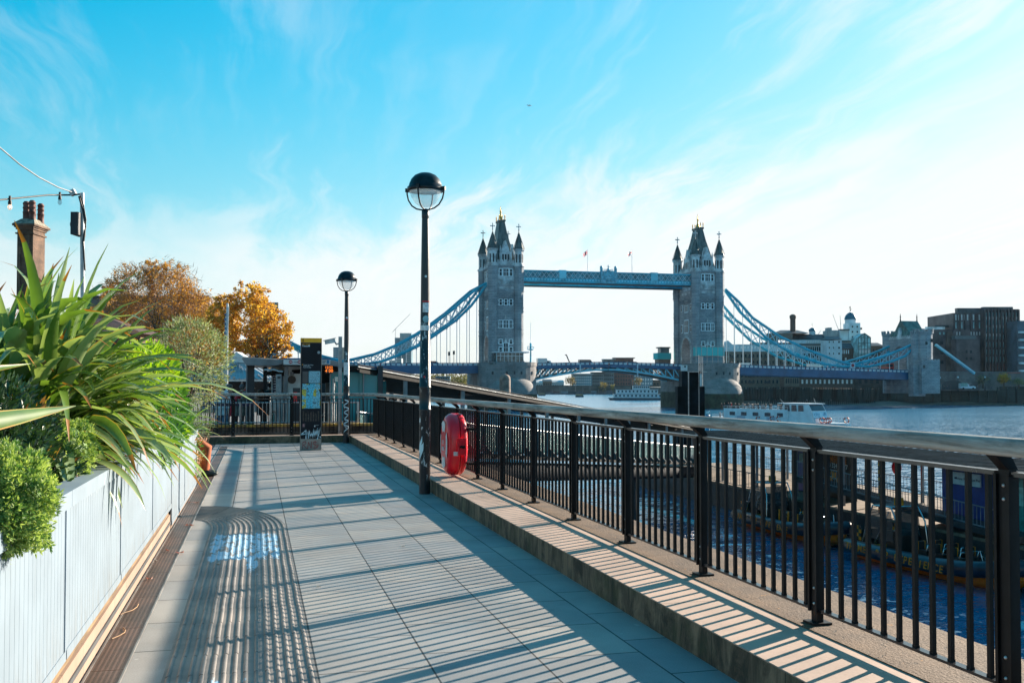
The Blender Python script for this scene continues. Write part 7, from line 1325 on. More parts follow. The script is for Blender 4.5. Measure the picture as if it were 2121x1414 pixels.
for i in range(40): p = qa.lerp(Q2, (i+.5)/40)+off-cH*.9; mb.ob(p+V((0, 0, (ZW+zqt)/2)), cR, cH, (0, 0, 1), .22, .4, (zqt-ZW)/2-.3)
tag(mb.build('fender_piles', timb, loc=qa), 'row of dark upright fender timbers on the far stone quay wall', 'fender piles')
for i in range(8): p = qa.lerp(Q2, (i+.35)/8)+off; MB().ob(p+V((0, 0, zqt-.1)), cR, cH, (0, 0, 1), .9, .9, 1.2).build('pier_cap', port, D.objects['fender_piles']) if False else None
wallrun(Q0+off, qa+off, ZW-1, zqt-1.2, timb, 'timber_wharf', 'dark timber-piled wharf face under the right side span')
mb = MB()
for i in range(110): p = Q0.lerp(qa, (i+.5)/110)+off-cH*.8; mb.tube([p+V((0, 0, ZW-1)), p+V((0, 0, zqt-.3-1.2*(i % 7 == 0)))], .3, 6)
tag(mb.build('timber_piles', timb, loc=Q0), 'row of dark timber piles in front of the wharf under the right side span', 'piles')
mb = MB(); nx = 50; vs = []; rnd.seed(2)
for i in range(nx+1):
    u = i/nx; p = C2(108, 474).lerp(C2(215, 458), min(1, u*1.15)) if u < .87 else C2(215, 458).lerp(C2(345, 428), (u-.87)/.13); w_ = 16+6*math.sin(i*.35)+8*math.exp(-((u-.45)/.2)**2)
    for j, (dd, hh_) in enumerate(((-2, 1.5), (.25, 1.2), (.5, .7), (.8, .25), (1.0, -.15), (1.1, -.6))): vs.append(p-cH*(w_*dd if dd > 0 else dd)+V((0, 0, ZW+hh_*(1+.4*math.sin(i*.5+j)))))
mb.add(vs, [(i*6+j, (i+1)*6+j, (i+1)*6+j+1, i*6+j+1) for i in range(nx) for j in range(5)], 0, True); struct(mb, 'foreshore', beach)
mb = MB()
for i in range(60): p = C2(112, 458).lerp(C2(165, 452), (i+.5)/60); mb.tube([p+V((0, 0, ZW-1)), p+V((0, 0, ZW+2.2+.3*math.sin(i*3)))], .25, 5)
tag(mb.build('timber_fence', timb, loc=C2(140, 455)), 'low row of old timber posts standing on the foreshore', 'piles')
# ---- buildings
def zY(py, Y): return EYE+(HZ-py)/F*Y
def xY(px, Y): return (px-CX)/F*Y
def house(name, label, cat, Y, px0, px1, pyt, m_, dep=14, zb=0., loc=None, group=None):
    T = thing(name, label, cat, tuple(C2((xY(px0, Y)+xY(px1, Y))/2, Y+dep/2, zb)), group); cbox(MB(), xY(px0, Y), xY(px1, Y), Y, Y+dep, zb-1, zY(pyt, Y)).build('wall', m_, T); return T
def wins(T, Y, px0, px1, py0, py1, nx, ny, fw=.5, fh=.6, m_=None, name='window', stag=0, skip=0, dy=0., arch=False):
    first = None; a0, a1, b0, b1 = xY(px0, Y), xY(px1, Y), zY(py1, Y), zY(py0, Y); w_, h_ = (a1-a0)/nx*fw/2, (b1-b0)/ny*fh/2; o0 = ORG[T.name]
    for j in range(ny):
        for i in range(nx):
            if skip and rnd.random() < skip: continue
            c = C2(a0+(a1-a0)*(i+.5)/nx, Y+dy, b0+(b1-b0)*(j+.5)/ny)
            if first is None:
                mb = MB(); mb.ob(c, cR, cH, (0, 0, 1), w_, .12, h_)
                if arch: mb.lathe(c+V((0, 0, h_)), [(w_, -.12), (w_, .12)], 10, axis=cH)
                first = mb.build(name, m_ or winm, T); f0 = c
            else: d = dup(first, parent=T); d.location = c-f0
    return first
def strip(T, Y, px0, px1, py0, py1, m_, name, dy=-.15, th=.3): return cbox(MB(), xY(px0, Y), xY(px1, Y), Y+dy-th/2, Y+dy+th/2, zY(py1, Y), zY(py0, Y)).build(name, m_, T)
def gable(T, Y, px0, px1, pye, pya, m_, dep=14, name='roof', hip=0., pxa=None):
    a0, a1 = xY(px0, Y)-.3, xY(px1, Y)+.3; e, t_ = zY(pye, Y), zY(pya, Y); h = (a1-a0)*hip; mb = MB()
    mb.add([C2(a0, Y-.4, e), C2(a1, Y-.4, e), C2(a1, Y+dep+.4, e), C2(a0, Y+dep+.4, e), C2(a0+h, Y+dep/2, t_), C2(a1-h, Y+dep/2, t_)], [(0, 1, 5, 4), (2, 3, 4, 5), (0, 4, 3), (1, 2, 5), (0, 3, 2, 1)]); return mb.build(name, m_, T)
rnd.seed(4)
tan = brickmat('warehouse_brick', (.24, .205, .17), (.19, .165, .145), (.13, .11, .09), .6, .22, .02, .85, .35, bmp=0); brn = brickmat('brown_brick', (.16, .10, .08), (.12, .08, .07), (.10, .08, .07), .6, .22, .02, .85, .4, bmp=0); wht = mat('white_render', (.60, .72, .78), .6, var=.1, sc=.2); drk = mat('slate_roof', (.045, .06, .075), .5, var=.3, sc=.3); gls = mat('green_glass', (.32, .62, .66), .3, var=.3, sc=.3); sky_pane = mat('painted_sky_pane', (.80, .95, .98), .3, var=.3, sc=.2); rust = mat('rust_panel', (.11, .085, .095), .55, var=.25, sc=.2); rust2 = mat('rust_fin', (.075, .05, .055), .5, var=.2, sc=.3); con = mat('concrete_pale', (.40, .44, .46), .7, var=.15, sc=.3); bal = mat('balcony_rail', (.05, .06, .07), .5)  # palest panes: sky reflection painted in as a pale diffuse colour
Y = 520.
WH = house('warehouse', 'long tan brick warehouse with a white glazed top storey right of the tower', 'warehouse', Y, 1496, 1648, 727, tan, 18); strip(WH, Y, 1516, 1648, 713, 727, wht, 'top_storey', .6, 1.2); wins(WH, Y, 1518, 1646, 715, 725, 18, 1, .6, .6, sky_pane, dy=-.1); wins(WH, Y, 1500, 1646, 730, 797, 18, 5, .38, .5); strip(WH, Y, 1495, 1649, 726.5, 728, wht, 'cornice')
mb = MB()
for i in range(4):
    for j in range(5): c = C2(xY(1520+34*i, Y), Y-.7, zY(741+13*j, Y)); mb.ob(c, cR, cH, (0, 0, 1), 1.6, .7, .1); mb.ob(c-cH*.65+V((0, 0, .5)), cR, cH, (0, 0, 1), 1.6, .05, .5)
mb.build('balcony', bal, WH); gb = MB(); gb.prism([C2(xY(1497, Y), Y-.5, zY(727, Y)), C2(xY(1518, Y), Y-.5, zY(727, Y)), C2(xY(1518, Y), Y-.5, zY(714, Y)), C2(xY(1508, Y), Y-.5, zY(705, Y)), C2(xY(1497, Y), Y-.5, zY(710, Y))], cH*4); gb.build('gable', wht, WH); strip(WH, Y, 1560, 1640, 709, 713, drk, 'roof', 4, 6)
Y = 535.
H2 = house('brewery_block', 'brewery block with dark slate roof and a row of white galleries', 'building', Y, 1586, 1726, 742, brn, 16); gable(H2, Y, 1640, 1726, 704, 691, drk, 10, hip=.04); strip(H2, Y, 1640, 1726, 704, 743, wht, 'upper_wall', -.2, .4); wins(H2, Y, 1668, 1712, 704.5, 711, 9, 1, .7, .8, sky_pane, dy=-.45); strip(H2, Y, 1655, 1713, 712, 714.5, bal, 'gallery', -.9, 1.4); wins(H2, Y, 1660, 1713, 717, 728, 12, 1, .6, .8, winm, dy=-.45); wins(H2, Y, 1660, 1713, 731, 742, 12, 1, .6, .8, winm, dy=-.45)
gable(H2, Y, 1608, 1676, 690, 682, drk, 14, 'roof', .25); strip(H2, Y, 1588, 1642, 690, 704, tan, 'side_gable', -.1, .2); g2 = MB(); g2.prism([C2(xY(1586, Y), Y-.3, zY(742, Y)), C2(xY(1612, Y), Y-.3, zY(742, Y)), C2(xY(1612, Y), Y-.3, zY(690, Y)), C2(xY(1602, Y), Y-.3, zY(686, Y)), C2(xY(1586, Y), Y-.3, zY(696, Y))], cH*.3); g2.build('gable', tan, H2)
CS = thing('factory_chimney', 'tall round brown factory chimney above the dark brewery roof', 'chimney', tuple(C2(xY(1643, Y+5), Y+5))); MB().lathe(C2(xY(1643, Y+5), Y+5), [(1.7, 0), (1.45, zY(664, Y)), (1.45, zY(659, Y)), (1.75, zY(657, Y)), (1.75, zY(652.5, Y)), (1.2, zY(650.5, Y)), (.6, zY(649.3, Y))], 16).build('stack', brn, CS)
CU = thing('cupola', 'small white cupola with a blue dome on the brewery roof', 'cupola', tuple(C2(xY(1683, Y+6), Y+6))); c = C2(xY(1683, Y+6), Y+6); MB().lathe(c, [(1.7, zY(700, Y)), (1.7, zY(684.5, Y))], 8, sm=False).build('lantern', wht, CU); MB().lathe(c, [(1.95, zY(684.4, Y)), (1.8, zY(681, Y)), (1.1, zY(678.6, Y)), (.15, zY(677, Y)), (.1, zY(668, Y))], 16).build('dome', mat('dome_blue', (.04, .15, .22), .4), CU)
Y = 512.
WB = house('white_gabled_block', 'tall white gabled block with square windows in front of the brewery', 'building', Y, 1713, 1731.5, 705, wht, 10); gable(WB, Y, 1713, 1744, 703, 695.5, drk, 9, hip=.1); cbox(MB(), xY(1731.5, Y), xY(1744.5, Y), Y+.2, Y+9.8, -1, zY(704, Y)).build('wall', wht, WB); wins(WB, Y, 1714, 1731, 702, 738, 2, 3, .2, .3); wins(WB, Y, 1734, 1743, 702, 738, 1, 3, .35, .3, dy=.15)
BB = house('brick_gabled_house', 'brown brick house with round windows beside the white gabled block', 'building', Y+2, 1731, 1776, 722, brn, 12); gable(BB, Y+2, 1731, 1778, 722, 709, drk, 10, hip=.22); wins(BB, Y+2, 1733, 1760, 722, 735, 6, 1, .45, .6, wht); wins(BB, Y+2, 1734, 1758, 738, 748, 2, 1, .3, .5, sky_pane)
Y = 528.
TW = house('white_brewery_tower', 'stepped white brewery tower crowned by a round drum and blue dome', 'tower', Y, 1738, 1782, 705, wht, 14); cbox(MB(), xY(1742, Y), xY(1760, Y), Y+1, Y+10, zY(706, Y), zY(683, Y)).build('middle_block', wht, TW); cbox(MB(), xY(1759, Y), xY(1782.5, Y), Y-.3, Y+9, zY(706, Y), zY(668.5, Y)).build('stair_block', wht, TW); cbox(MB(), xY(1719.5, Y), xY(1741, Y), Y+3, Y+12, zY(706, Y), zY(683, Y)).build('side_block', con, TW); cbox(MB(), xY(1719.5, Y), xY(1727, Y), Y+2.6, Y+8, zY(706, Y), zY(677.5, Y)).build('side_block', con, TW)
wins(TW, Y, 1761, 1781, 671, 703, 2, 3, .28, .32, dy=-.35); strip(TW, Y, 1739, 1760, 681.5, 683.5, bal, 'balcony', .3, 2.0); strip(TW, Y, 1740, 1787, 705, 709, bal, 'balcony', -.6, 1.2); strip(TW, Y, 1782, 1788, 678, 682, bal, 'side_balcony', 2, 2); c = C2(xY(1762.5, Y+6.5), Y+6.5); mb = MB(); mb.lathe(c, [(11.3/F*Y, zY(700, Y)), (11.3/F*Y, zY(660, Y))], 24); mb.build('drum', wht, TW)
MB().lathe(c, [(12.6/F*Y, zY(660, Y)), (12.4/F*Y, zY(658.5, Y)), (11.2/F*Y, zY(654, Y)), (9/F*Y, zY(650, Y)), (5.5/F*Y, zY(646.5, Y)), (1.2/F*Y, zY(644.8, Y)), (1.0/F*Y, zY(641, Y))], 24).build('dome', MATS['dome_blue'], TW); mb = MB(); mb.tube([c+V((0, 0, zY(642, Y))), c+V((0, 0, zY(632, Y)))], .14, 6); mb.bar(c+V((0, 0, zY(638.5, Y)))-cR*.8, c+V((0, 0, zY(638.5, Y)))+cR*.8, .2); mb.ob(c+V((0, 0, zY(634.3, Y)))+cR*-.3, cR, cH, (0, 0, 1), .35, .08, .25); mb.build('weather_vane', pdark, TW)
Y = 508.
GG = house('glass_gable', 'greenish glazed gabled building beside the white brewery tower', 'building', Y, 1778, 1804, 740, brn, 12); mb = MB(); mb.prism([C2(xY(1776, Y), Y-.2, zY(740, Y)), C2(xY(1803.5, Y), Y-.2, zY(740, Y)), C2(xY(1803.5, Y), Y-.2, zY(699, Y)), C2(xY(1791, Y), Y-.2, zY(690, Y)), C2(xY(1778, Y), Y-.2, zY(699, Y))], cH*11); mb.build('glazing', gls, GG); mb = MB()
for px in (1778, 1784, 1791, 1797, 1803.5): mb.bar(C2(xY(px, Y), Y-.35, zY(740, Y)), C2(xY(px, Y), Y-.35, zY(699 if px in (1778, 1803.5) else 695 if px != 1791 else 690, Y)), .22)
for py in (699, 710, 723, 735): mb.bar(C2(xY(1778, Y), Y-.36, zY(py, Y)), C2(xY(1803.5, Y), Y-.36, zY(py, Y)), .2)
for a, b in ((1778, 1791), (1803.5, 1791)): mb.bar(C2(xY(a, Y), Y-.36, zY(699, Y)), C2(xY(b, Y), Y-.36, zY(690, Y)), .35)
mb.build('frame', mat('frame_teal', (.05, .16, .17), .5), GG); wins(GG, Y, 1780, 1802, 718, 734, 4, 1, .7, .6, sky_pane, 'sky_tone_pane', dy=-.28)  # pale panes over the glazing paint in reflected sky, no light inside
B3 = house('brown_block', 'plain brown brick block between the glass gable and the abutment tower', 'building', 520, 1800, 1845, 716, brn, 12); gable(B3, 520, 1804, 1830, 716, 709, drk, 10, hip=.2); wins(B3, 520, 1806, 1842, 720, 750, 5, 3, .4, .5)
# lower quay range under the road span
Y = 500.
LQ = house('quay_range', 'long pale and brown quay range with arched windows under the right side span', 'building', Y, 1624, 1770, 777, brn, 8); strip(LQ, Y, 1624, 1655, 776, 800, tan, 'pale_front', -.2, .4); strip(LQ, Y, 1655, 1770, 779.5, 781, wht, 'band'); wins(LQ, Y, 1626, 1654, 781, 797, 6, 1, .5, .55, winm, dy=-.4, arch=True); wins(LQ, Y, 1657, 1768, 785, 797, 12, 1, .4, .55, sky_pane, dy=-.1, arch=True); wins(LQ, Y, 1715, 1768, 780.5, 785, 8, 1, .35, .6, dy=-.05)
L2_ = house('quay_range', 'dark low quay building under the road span next to the abutment', 'building', Y, 1771, 1838, 775, mat('dark_brick', (.06, .055, .055), .8, var=.3, sc=.3), 10); wins(L2_, Y, 1775, 1835, 780, 797, 5, 1, .5, .6)
# rust office building
Y = 490.
OF = house('rust_office', 'big dark rust-brown office block with tall fins and glass slots at the right', 'office block', Y, 1975, 2041, 648, rust, 30, 1); strip(OF, Y, 1986, 2042, 637.5, 648, drk, 'roof_plant', 2, 3); wins(OF, Y, 1978, 2039, 650, 664, 10, 1, .45, .85, sky_pane); wins(OF, Y, 1978, 2039, 665, 682, 10, 1, .4, .8, gls, skip=.2); wins(OF, Y, 1980, 2039, 684, 697, 10, 1, .25, .5, sky_pane, skip=.25)
T2 = house('rust_office_tower', 'taller finned front of the rust-brown office block nearest the picture edge', 'office block', Y-3, 2039, 2112, 640, rust, 32, 1); strip(T2, Y-3, 2040, 2101, 635, 641, drk, 'roof_plant', 2, 3); f1 = MB()
for i in range(11): px = 2040+i*7.0; cbox(f1, xY(px-1.6, Y-3), xY(px+1.6, Y-3), Y-4.1, Y-3, 1, zY(641, Y-3))
f1.build('fin', rust2, T2); wins(T2, Y-3, 2040, 2110, 645, 752, 10, 7, .34, .72, gls, dy=-.05); wins(T2, Y-3, 2040, 2110, 650, 702, 10, 3, .30, .35, sky_pane, 'sky_tone_pane', dy=-.25, skip=.3); wins(T2, Y-3, 2044, 2106, 752, 769, 4, 1, .6, .8, mat('red_pane', (.25, .08, .07), .3), dy=-.2)  # pale upper panes are unlit, their colour stands for reflected sky
mb = MB()
for i in range(6): px = 1977+i*11.5; cbox(mb, xY(px-1.2, Y), xY(px+1.2, Y), Y-.8, Y, zY(683, Y), zY(648.5, Y))
mb.build('fin', rust2, OF)
LO = house('low_rust_block', 'lower rust-brown block with punched windows between abutment and office tower', 'office block', Y-6, 1982, 2030, 702, rust, 14, 1); strip(LO, Y-6, 1981, 2024, 695, 702, mat('grey_parapet', (.13, .16, .18), .6), 'parapet', 3, 4); wins(LO, Y-6, 1998, 2016, 722, 750, 2, 2, .45, .3, winm, arch=True)
L3 = house('low_rust_block', 'mid-rise brown block with a glass roof terrace right behind the abutment tower', 'office block', Y+2, 1919, 1984, 682, rust, 16, 1); strip(L3, Y+2, 1919, 1960, 676.5, 682, sky_pane, 'terrace_glass', 1, .3); strip(L3, Y+2, 1942, 1980, 672.5, 677, drk, 'roof_plant', 5, 5); wins(L3, Y+2, 1944, 1960, 687, 693, 2, 1, .5, .9, gls); wins(L3, Y+2, 1944, 1958, 700, 760, 1, 3, .45, .35); strip(L3, Y+2, 1960, 1982, 688, 768, mat('stair_brick', (.15, .10, .09), .7, var=.25, sc=.2), 'stair_tower', -.8, 1.6)
GC = house('balcony_block', 'pale block with white balcony bands cut off by the right edge', 'building', Y-14, 2108, 2185, 664, mat('block_grey', (.08, .12, .16), .6, var=.2, sc=.2), 16, 1)
for i in range(6): strip(GC, Y-14, 2110, 2185, 686+16*i, 690+16*i, wht, 'balcony', -.8, 1.6)
VI = house('viaduct', 'stone approach viaduct with a dark arch behind the white van', 'viaduct', 452, 1948, 2150, 771, mat('viaduct_stone', (.16, .16, .16), .8, var=.25, sc=.2), 10, 0); o = MB(); cx0 = xY(1973, 452); P = [C2(cx0-5, 451.9, -.5)]+[C2(cx0-5*math.cos(t_), 451.9, 1.2+2.6*math.sin(t_)) for t_ in [math.pi*i/10 for i in range(11)]]+[C2(cx0+5, 451.9, -.5)]; o.prism(P, cH*.1); o.build('arch_recess', bal, VI); strip(VI, 452, 1948, 2150, 769.5, 771.5, MATS['grey_parapet'], 'parapet'); strip(VI, 452, 2085, 2112, 771, 772.5, mat('red_band', (.5, .10, .07), .5), 'red_sign', -.6, .2)
# street furniture on the far quay
for px, pt_, lb in ((1947, 782, 'leftmost lamp post on the far quay by the abutment'), (1984, 781, 'second lamp post on the far quay behind the white van'), (2040, 781, 'third lamp post on the far quay left of the orange tree')):
    Yl = 446.; c = C2(xY(px, Yl), Yl); T = thing('quay_lamp', lb, 'street lamp', tuple(c), 'lamp posts on the far quay'); MB().lathe(c, [(.4, -1), (.3, .5), (.14, .8), (.1, zY(pt_+2, Yl))], 8).build('post', pdark, T); MB().ell(c+V((0, 0, zY(pt_, Yl))), .42, .42, .42, 10, 8).build('globe', bwh, T)
Yv = 447.; c = C2(xY(2003, Yv), Yv, -.3); T = thing('van', 'white van with a pale green load parked on the far quay wall', 'van', tuple(c)); b = MB(); b.M = Matrix.Translation(c) @ Matrix.Rotation(-YAW, 4, 'Z'); b.prism([(-3.4, -1, .4), (3.4, -1, .4), (3.4, -1, 1.1), (2.6, -1, 1.4), (1.6, -1, 2.1), (.2, -1, 2.2), (-.2, -1, 2.6), (-3.4, -1, 2.6)], (0, 2, 0)); b.build('body', wht, T); b2 = MB(); b2.M = b.M; b2.box(-3.3, -.3, -1.05, 1.05, 1.3, 2.75); b2.build('load_cover', mat('load_green', (.25, .42, .38), .6), T); b2 = MB(); b2.M = b.M; b2.add([(2.5, -1.01, 1.42), (1.6, -1.01, 2.05), (.5, -1.01, 2.05), (.5, -1.01, 1.42)], [(0, 1, 2, 3)]); b2.build('window', cgl, T)
for x in (-2.2, 2.2): b2 = MB(); b2.M = b.M; b2.lathe((x, -1.0, .4), [(.4, 0), (.4, .2)], 12, axis=(0, -1, 0)); b2.build('wheel', tyre, T)
def smalltree(px, Y, pyc, rpx, rpz, n, ms, label, ks, seed, zb=0., bare=0, ls=.5, group=None):
    rnd.seed(seed); c = C2(xY(px, Y), Y, zY(pyc, Y)); T = thing('bank_tree', label, 'tree', (c.x, c.y, zb), group); tk = MB(); tk.tube([(c.x, c.y, zb), (c.x, c.y, c.z)], [.35, .15], 6)
    for i in range(7): a = rdir(); tk.tube([V((c.x, c.y, zb+(c.z-zb)*.6)), c+cR*a.x*rpx/F*Y*.8+V((0, 0, a.z*rpz/F*Y*.8))], [.14, .04], 4)
    tk.build('trunk', bark, T); mb = MB(); rx, rz = rpx/F*Y, rpz/F*Y
    for i in range(n):
        v = rdir(); u = rnd.uniform(.3, 1.05); cc = c+cR*(v.x*rx*u)+cH*(v.y*rx*u)+V((0, 0, v.z*rz*u))
        for j in range(6): leaf(mb, cc+rdir()*rx*.22, rdir(), ls*rnd.uniform(.6, 1.3), ls*.7, rnd.choice(ks))
        if bare: w2 = rdir()*.04; mb.add([c+V((0, 0, -rz*.6)), cc+w2, cc-w2], [(0, 1, 2)], 3)
    mb.build('crown', ms, T, fix=False)
smalltree(2079, 449, 783, 13, 10, 120, au+[twig], 'small golden-orange tree on the far quay', (0, 1, 1), 61, 0, 0, .55); smalltree(2036, 449.5, 786, 17, 12, 60, [ol3, ol2, ol3, twig], 'bare grey-brown tree on the far quay behind the lamp', (0, 1), 62, 0, 1, .4); smalltree(2110, 449, 790, 14, 6, 60, [ol2, ol2, ol2, twig], 'dull green bush on the far quay at the right edge', (0, 1), 63, 0, 0, .5)
rnd.seed(23)
for i, px in enumerate((1955, 1962, 1969, 2024, 2053, 2075, 2086, 2096, 2105)): person(C2(xY(px, 446), 446, -.3), rnd.uniform(0, 6), 'walk', rnd.choice(pc), rnd.choice(pc), rnd.choice(hairm), 'small figure strolling along the far quay wall', 'people on the far quay', 1.0, 1)
for i, px in enumerate((1592, 1606, 1671, 1721)): q = G(px, 829-(i % 2), ZW+.6); person(C2(xY(px, 452), 452, ZW+1.0), rnd.uniform(0, 6), 'stand', (.4, .45, .5) if px == 1671 else rnd.choice(pc), rnd.choice(pc), rnd.choice(hairm), 'figure in a pale jacket on the foreshore' if px == 1671 else 'small dark figure on the foreshore below the wharf', 'people on the foreshore', 1.0, 1)
# cranes
def crane(px, Y, py0, py1, pxj, pyj, label, back=None):
    T = thing('tower_crane', label, 'crane', tuple(C2(xY(px, Y), Y)), 'distant cranes'); mb = MB(); b, t_ = C2(xY(px, Y), Y, zY(py0, Y)), C2(xY(px, Y), Y, zY(py1, Y)); w = .55/F*Y
    for s_ in (-1, 1): mb.bar(b+cR*s_*w, t_+cR*s_*w, w*.5)
    n = 10
    for i in range(n): mb.bar(b.lerp(t_, i/n)+cR*w*(1 if i % 2 else -1), b.lerp(t_, (i+1)/n)-cR*w*(1 if i % 2 else -1), w*.4)
    mb.build('mast', con, T); mb = MB(); j = C2(xY(pxj, Y), Y, zY(pyj, Y)); mb.bar(t_, j, w*1.1); k_ = t_-(j-t_)*.22; mb.bar(t_, k_, w*1.3); mb.bar(t_+V((0, 0, w*3)), j, w*.35); mb.bar(t_+V((0, 0, w*3)), k_, w*.35); mb.bar(t_, t_+V((0, 0, w*3)), w*.6); mb.build('jib', con, T)
crane(1737, 900, 700, 682, 1726, 651, 'steep pale crane jib left of the white brewery tower'); crane(1742, 950, 690, 668, 1741, 653, 'thin upright crane just left of the domed tower'); crane(1694, 900, 700, 694, 1702, 683, 'tiny crane jib behind the cupola'); crane(1832, 900, 725, 712, 1828, 699, 'small crane left of the abutment tower'); crane(819, 1500, 745, 681, 849, 650, 'distant tower crane with a raised jib left of the near lamp post')
# ---- downstream north bank seen through the bridge
YF = 1050.; g = MB(); g.prism([C2(-600, YF, .5), C2(190, YF-60, .5), C2(330, YF-20, .5), C2(700, 1500, .5), C2(900, 6000, .5), C2(-3000, 6000, .5)], (0, 0, -10)); struct(g, 'far_bank', bankm)
fw = MB(); fw.bar(C2(-300, YF-1, -3), C2(190, YF-61, -3), 2, 8); fw.bar(C2(190, YF-61, -3), C2(330, YF-21, -3), 2, 8); tag(fw.build('river_wall', qw, loc=C2(0, YF-40)), 'long dark river wall of the far bank seen under the bridge', 'wall')
fm_ = [mat('flat_blue', (.13, .24, .30), .5, var=.2, sc=.05), mat('flat_grey', (.16, .19, .21), .6, var=.2, sc=.05), mat('flat_red', (.22, .08, .07), .7, var=.2, sc=.05), mat('flat_brown', (.20, .14, .11), .7, var=.2, sc=.05), mat('flat_pale', (.42, .48, .50), .6, var=.1, sc=.05)]
for i, (p0, p1, pt_, m_, nx, ny, lb) in enumerate(((1106, 1124, 792, 4, 4, 2, 'low white riverside shed by the left bridge pier'), (1124, 1143, 789, 3, 4, 2, 'brown riverside house left of the white-roofed shed'), (1143, 1168, 791, 4, 5, 1, 'pale gabled riverside shed under the left truss'), (1186, 1226, 775, 0, 9, 5, 'pale blue apartment block under the lifting span'), (1226, 1250, 772, 1, 6, 5, 'grey apartment block under the middle of the lifting span'), (1250, 1272, 745, 1, 5, 7, 'grey flat-roofed block rising above the lifting span'), (1272, 1312, 742, 2, 7, 8, 'red-brown apartment block rising above the lifting span'), (1312, 1352, 755, 0, 7, 6, 'blue-grey apartment block right of the red-brown one'), (1352, 1410, 788, 3, 9, 2, 'low brown riverside range behind the white river boat'))):
    T = house('riverside_block', lb, 'building', YF+14+3*i, p0, p1, pt_, fm_[m_], 20, 1, group='riverside buildings on the far bank'); wins(T, YF+14+3*i, p0+1, p1-1, pt_+3, 806, nx, ny, .55, .5, sky_pane if m_ == 0 else winm)
    if pt_ > 788: gable(T, YF+14+3*i, p0, p1, pt_, pt_-4, drk if m_ != 4 else fm_[4], 20, hip=.05)
    else: strip(T, YF+14+3*i, p0-2, p1+3, pt_-1.6, pt_, fm_[4] if i % 2 else drk, 'roof', 6, 16)
fo_y = leafmat('leaf_dull_yellow', (.36, .27, .05), (.22, .17, .05), .3, .6, .3)
smalltree(1181, YF-40, 788, 12, 9, 90, [ol3, ol3, ol3, twig], 'hazy brown tree among the far riverside houses', (0, 0, 1), 71, 0, 0, 1.2); smalltree(1250, YF-52, 800, 10, 9, 60, [fo_y, ol3, ol3, twig], 'yellowing tree on the far river wall under the lifting span', (0, 1, 1), 72, 0, 0, 1.1); smalltree(1268, YF-53, 802, 6, 6, 50, [fo_y, fo_y, fo_y, twig], 'small bright yellow tree beside the yellowing one on the far wall', (0, 1), 73, 0, 0, 1.0); smalltree(1322, YF-45, 789, 10, 8, 60, [ol3, ol3, ol3, twig], 'rusty orange tree behind the white river boat', (0, 1), 74, 0, 0, 1.1)
# ---- left background below the left side span
rnd.seed(81); fo = leafmat('wood_far_a', (.16, .14, .05), (.10, .09, .05), .2, .8, .05); fo2 = leafmat('wood_far_b', (.24, .22, .06), (.16, .14, .06), .2, .8, .05); mb = MB()
for i in range(170):
    px = rnd.uniform(860, 985); Yw = rnd.uniform(640, 760); h = rnd.uniform(4, 9.5); c = C2(xY(px, Yw), Yw, h*.7)
    for j in range(30): leaf(mb, c+V((rnd.gauss(0, 2.6), rnd.gauss(0, 2.6), rnd.gauss(0, h*.25))), rdir(), 1.3, 1.0, 0 if rnd.random() < .7 else 1)
tag(mb.build('far_wood', [fo, fo2], fix=False, loc=C2(-60, 700)), 'dull brown and yellow mass of trees below the left side span', 'wood', kind='stuff')
g = MB(); g.prism([C2(-400, 560, -.05), C2(-25, 560, -.05), C2(-10, 900, -.05), C2(-400, 900, -.05)], (0, 0, -9)); struct(g, 'wooded_bank', bankm)
B9 = house('low_office', 'low blue-green office building among the trees below the left side span', 'building', 640, 902, 932, 779, fm_[0], 10, 0); wins(B9, 640, 903, 931, 780, 793, 6, 2, .6, .5)
Y = 1500.
SK = house('skyscraper', 'distant two-part blue glass skyscraper left of the near lamp post', 'skyscraper', Y, 828, 852, 690, mat('sky_glass', (.10, .26, .34), .3, var=.25, sc=.03), 22, 0); cbox(MB(), xY(817, Y), xY(828.3, Y), Y+3, Y+22, 0, zY(699, Y)).build('side_tower', mat('sky_glass_dark', (.06, .17, .25), .35, var=.2, sc=.03), SK); wins(SK, Y, 840, 852, 692, 755, 5, 14, .5, .5, fm_[4]); wins(SK, Y, 818, 828, 702, 755, 3, 14, .5, .4, fm_[0], dy=2.8)
mb = MB()
for i in range(9): cbox(mb, xY(828.5+i*2.8, Y), xY(829.5+i*2.8, Y), Y-.6, Y, zY(705, Y), zY(689, Y))
mb.build('crown_fin', fm_[4], SK)
for p0, p1, pt_, lb in ((806, 822, 746, 'small pale stepped block left of the skyscraper'), (822, 831, 742, 'small pale slab just in front of the skyscraper'), (793, 806, 752, 'low pale distant block farther left of the skyscraper')): T = house('distant_block', lb, 'building', 1300, p0, p1, pt_, fm_[4], 20, 0); wins(T, 1300, p0+1, p1-1, pt_+1.5, 757, 4, 3, .5, .4, fm_[0])
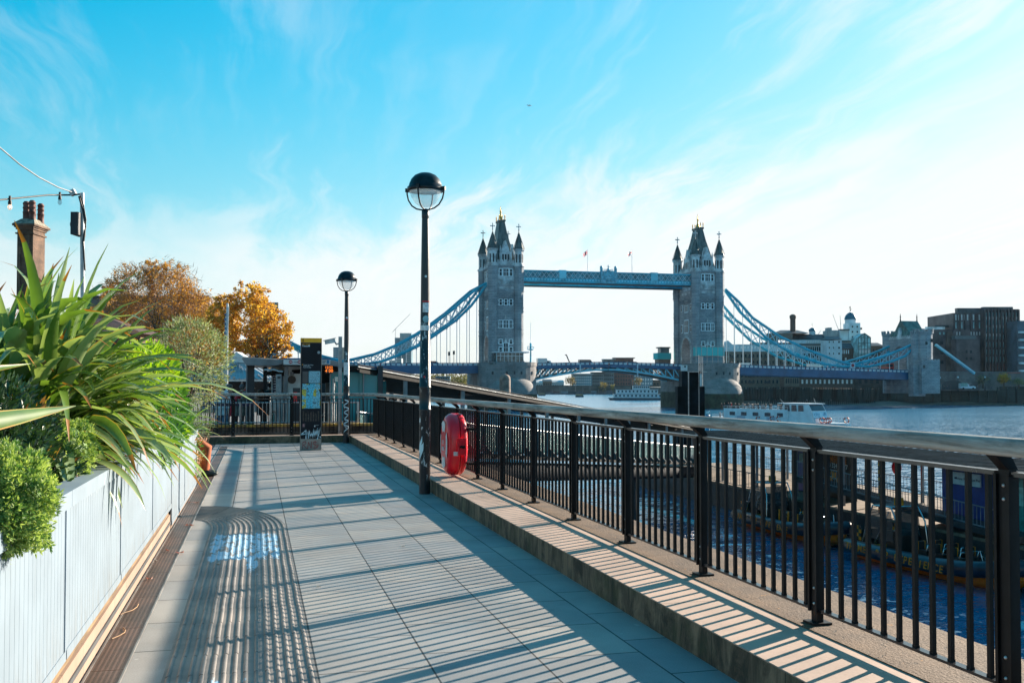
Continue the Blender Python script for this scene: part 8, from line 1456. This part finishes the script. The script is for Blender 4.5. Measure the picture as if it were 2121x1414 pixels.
T = house('distant_tower', 'distant blue and tan tower block seen between the camera mast and far lamp', 'tower block', 1400, 690, 703, 719, mat('tower_blue', (.06, .22, .33), .4, var=.2, sc=.03), 20, 0); cbox(MB(), xY(702.5, 1400), xY(713, 1400), 1401, 1420, 0, zY(719, 1400)).build('tan_wing', mat('tower_tan', (.40, .33, .27), .7), T); wins(T, 1400, 691, 702, 722, 748, 4, 6, .6, .5, fm_[4])
# airliner high in the sky
pl = C2(xY(1097, 3600), 3600, zY(215, 3600)); mb = MB(); mb.M = Matrix.Translation(pl) @ Matrix.Rotation(-YAW+R(25), 4, 'Z') @ Matrix.Rotation(R(-12), 4, 'X'); AP = thing('airliner', 'tiny airliner crossing the blue sky above the bridge', 'airplane', tuple(pl)); mb.tube([(-9.5, 0, .3), (-7, 0, 0), (6, 0, 0), (8.5, 0, -.2), (9.5, 0, -.4)], [.3, 1.1, 1.15, .9, .2], 12); mb.build('fuselage', bwh, AP); M0 = mb.M
for s_ in (-1, 1): b = MB(); b.M = M0; b.prism([(1.8, s_*.8, -.4), (-1.2, s_*.8, -.4), (-4.2, s_*9, .6), (-3.0, s_*9, .6)], (0, 0, .25)); b.build('wing', con, AP); b = MB(); b.M = M0; b.tube([(1.5, s_*3, -1), (-.8, s_*3, -.9)], .55, 10); b.build('engine', con, AP); b = MB(); b.M = M0; b.prism([(-7, s_*.4, .3), (-8.6, s_*.4, .3), (-9.6, s_*3.4, .6), (-8.8, s_*3.4, .6)], (0, 0, .15)); b.build('tailplane', con, AP)
b = MB(); b.M = M0; b.prism([(-6.4, -.1, .8), (-8.8, -.1, .8), (-9.8, -.1, 4.2), (-8.9, -.1, 4.2)], (0, .2, 0)); b.build('fin', bbl, AP)

# ================================================================= river haze
hm = D.materials.new('haze_air'); hm.use_nodes = True; t = NT(hm.node_tree); t.n.clear(); o = t.new('OutputMaterial'); pv = t.new('VolumePrincipled'); pv.inputs['Color'].default_value = (.62, .86, 1, 1); pv.inputs['Density'].default_value = .00003; pv.inputs['Anisotropy'].default_value = 0; t.l.new(pv.outputs[0], o.inputs['Volume'])
hb = BX(-1500, 3700, -450, 3700, -18, 95); hz = hb.build('haze', hm); tag(hz, kind='stuff')
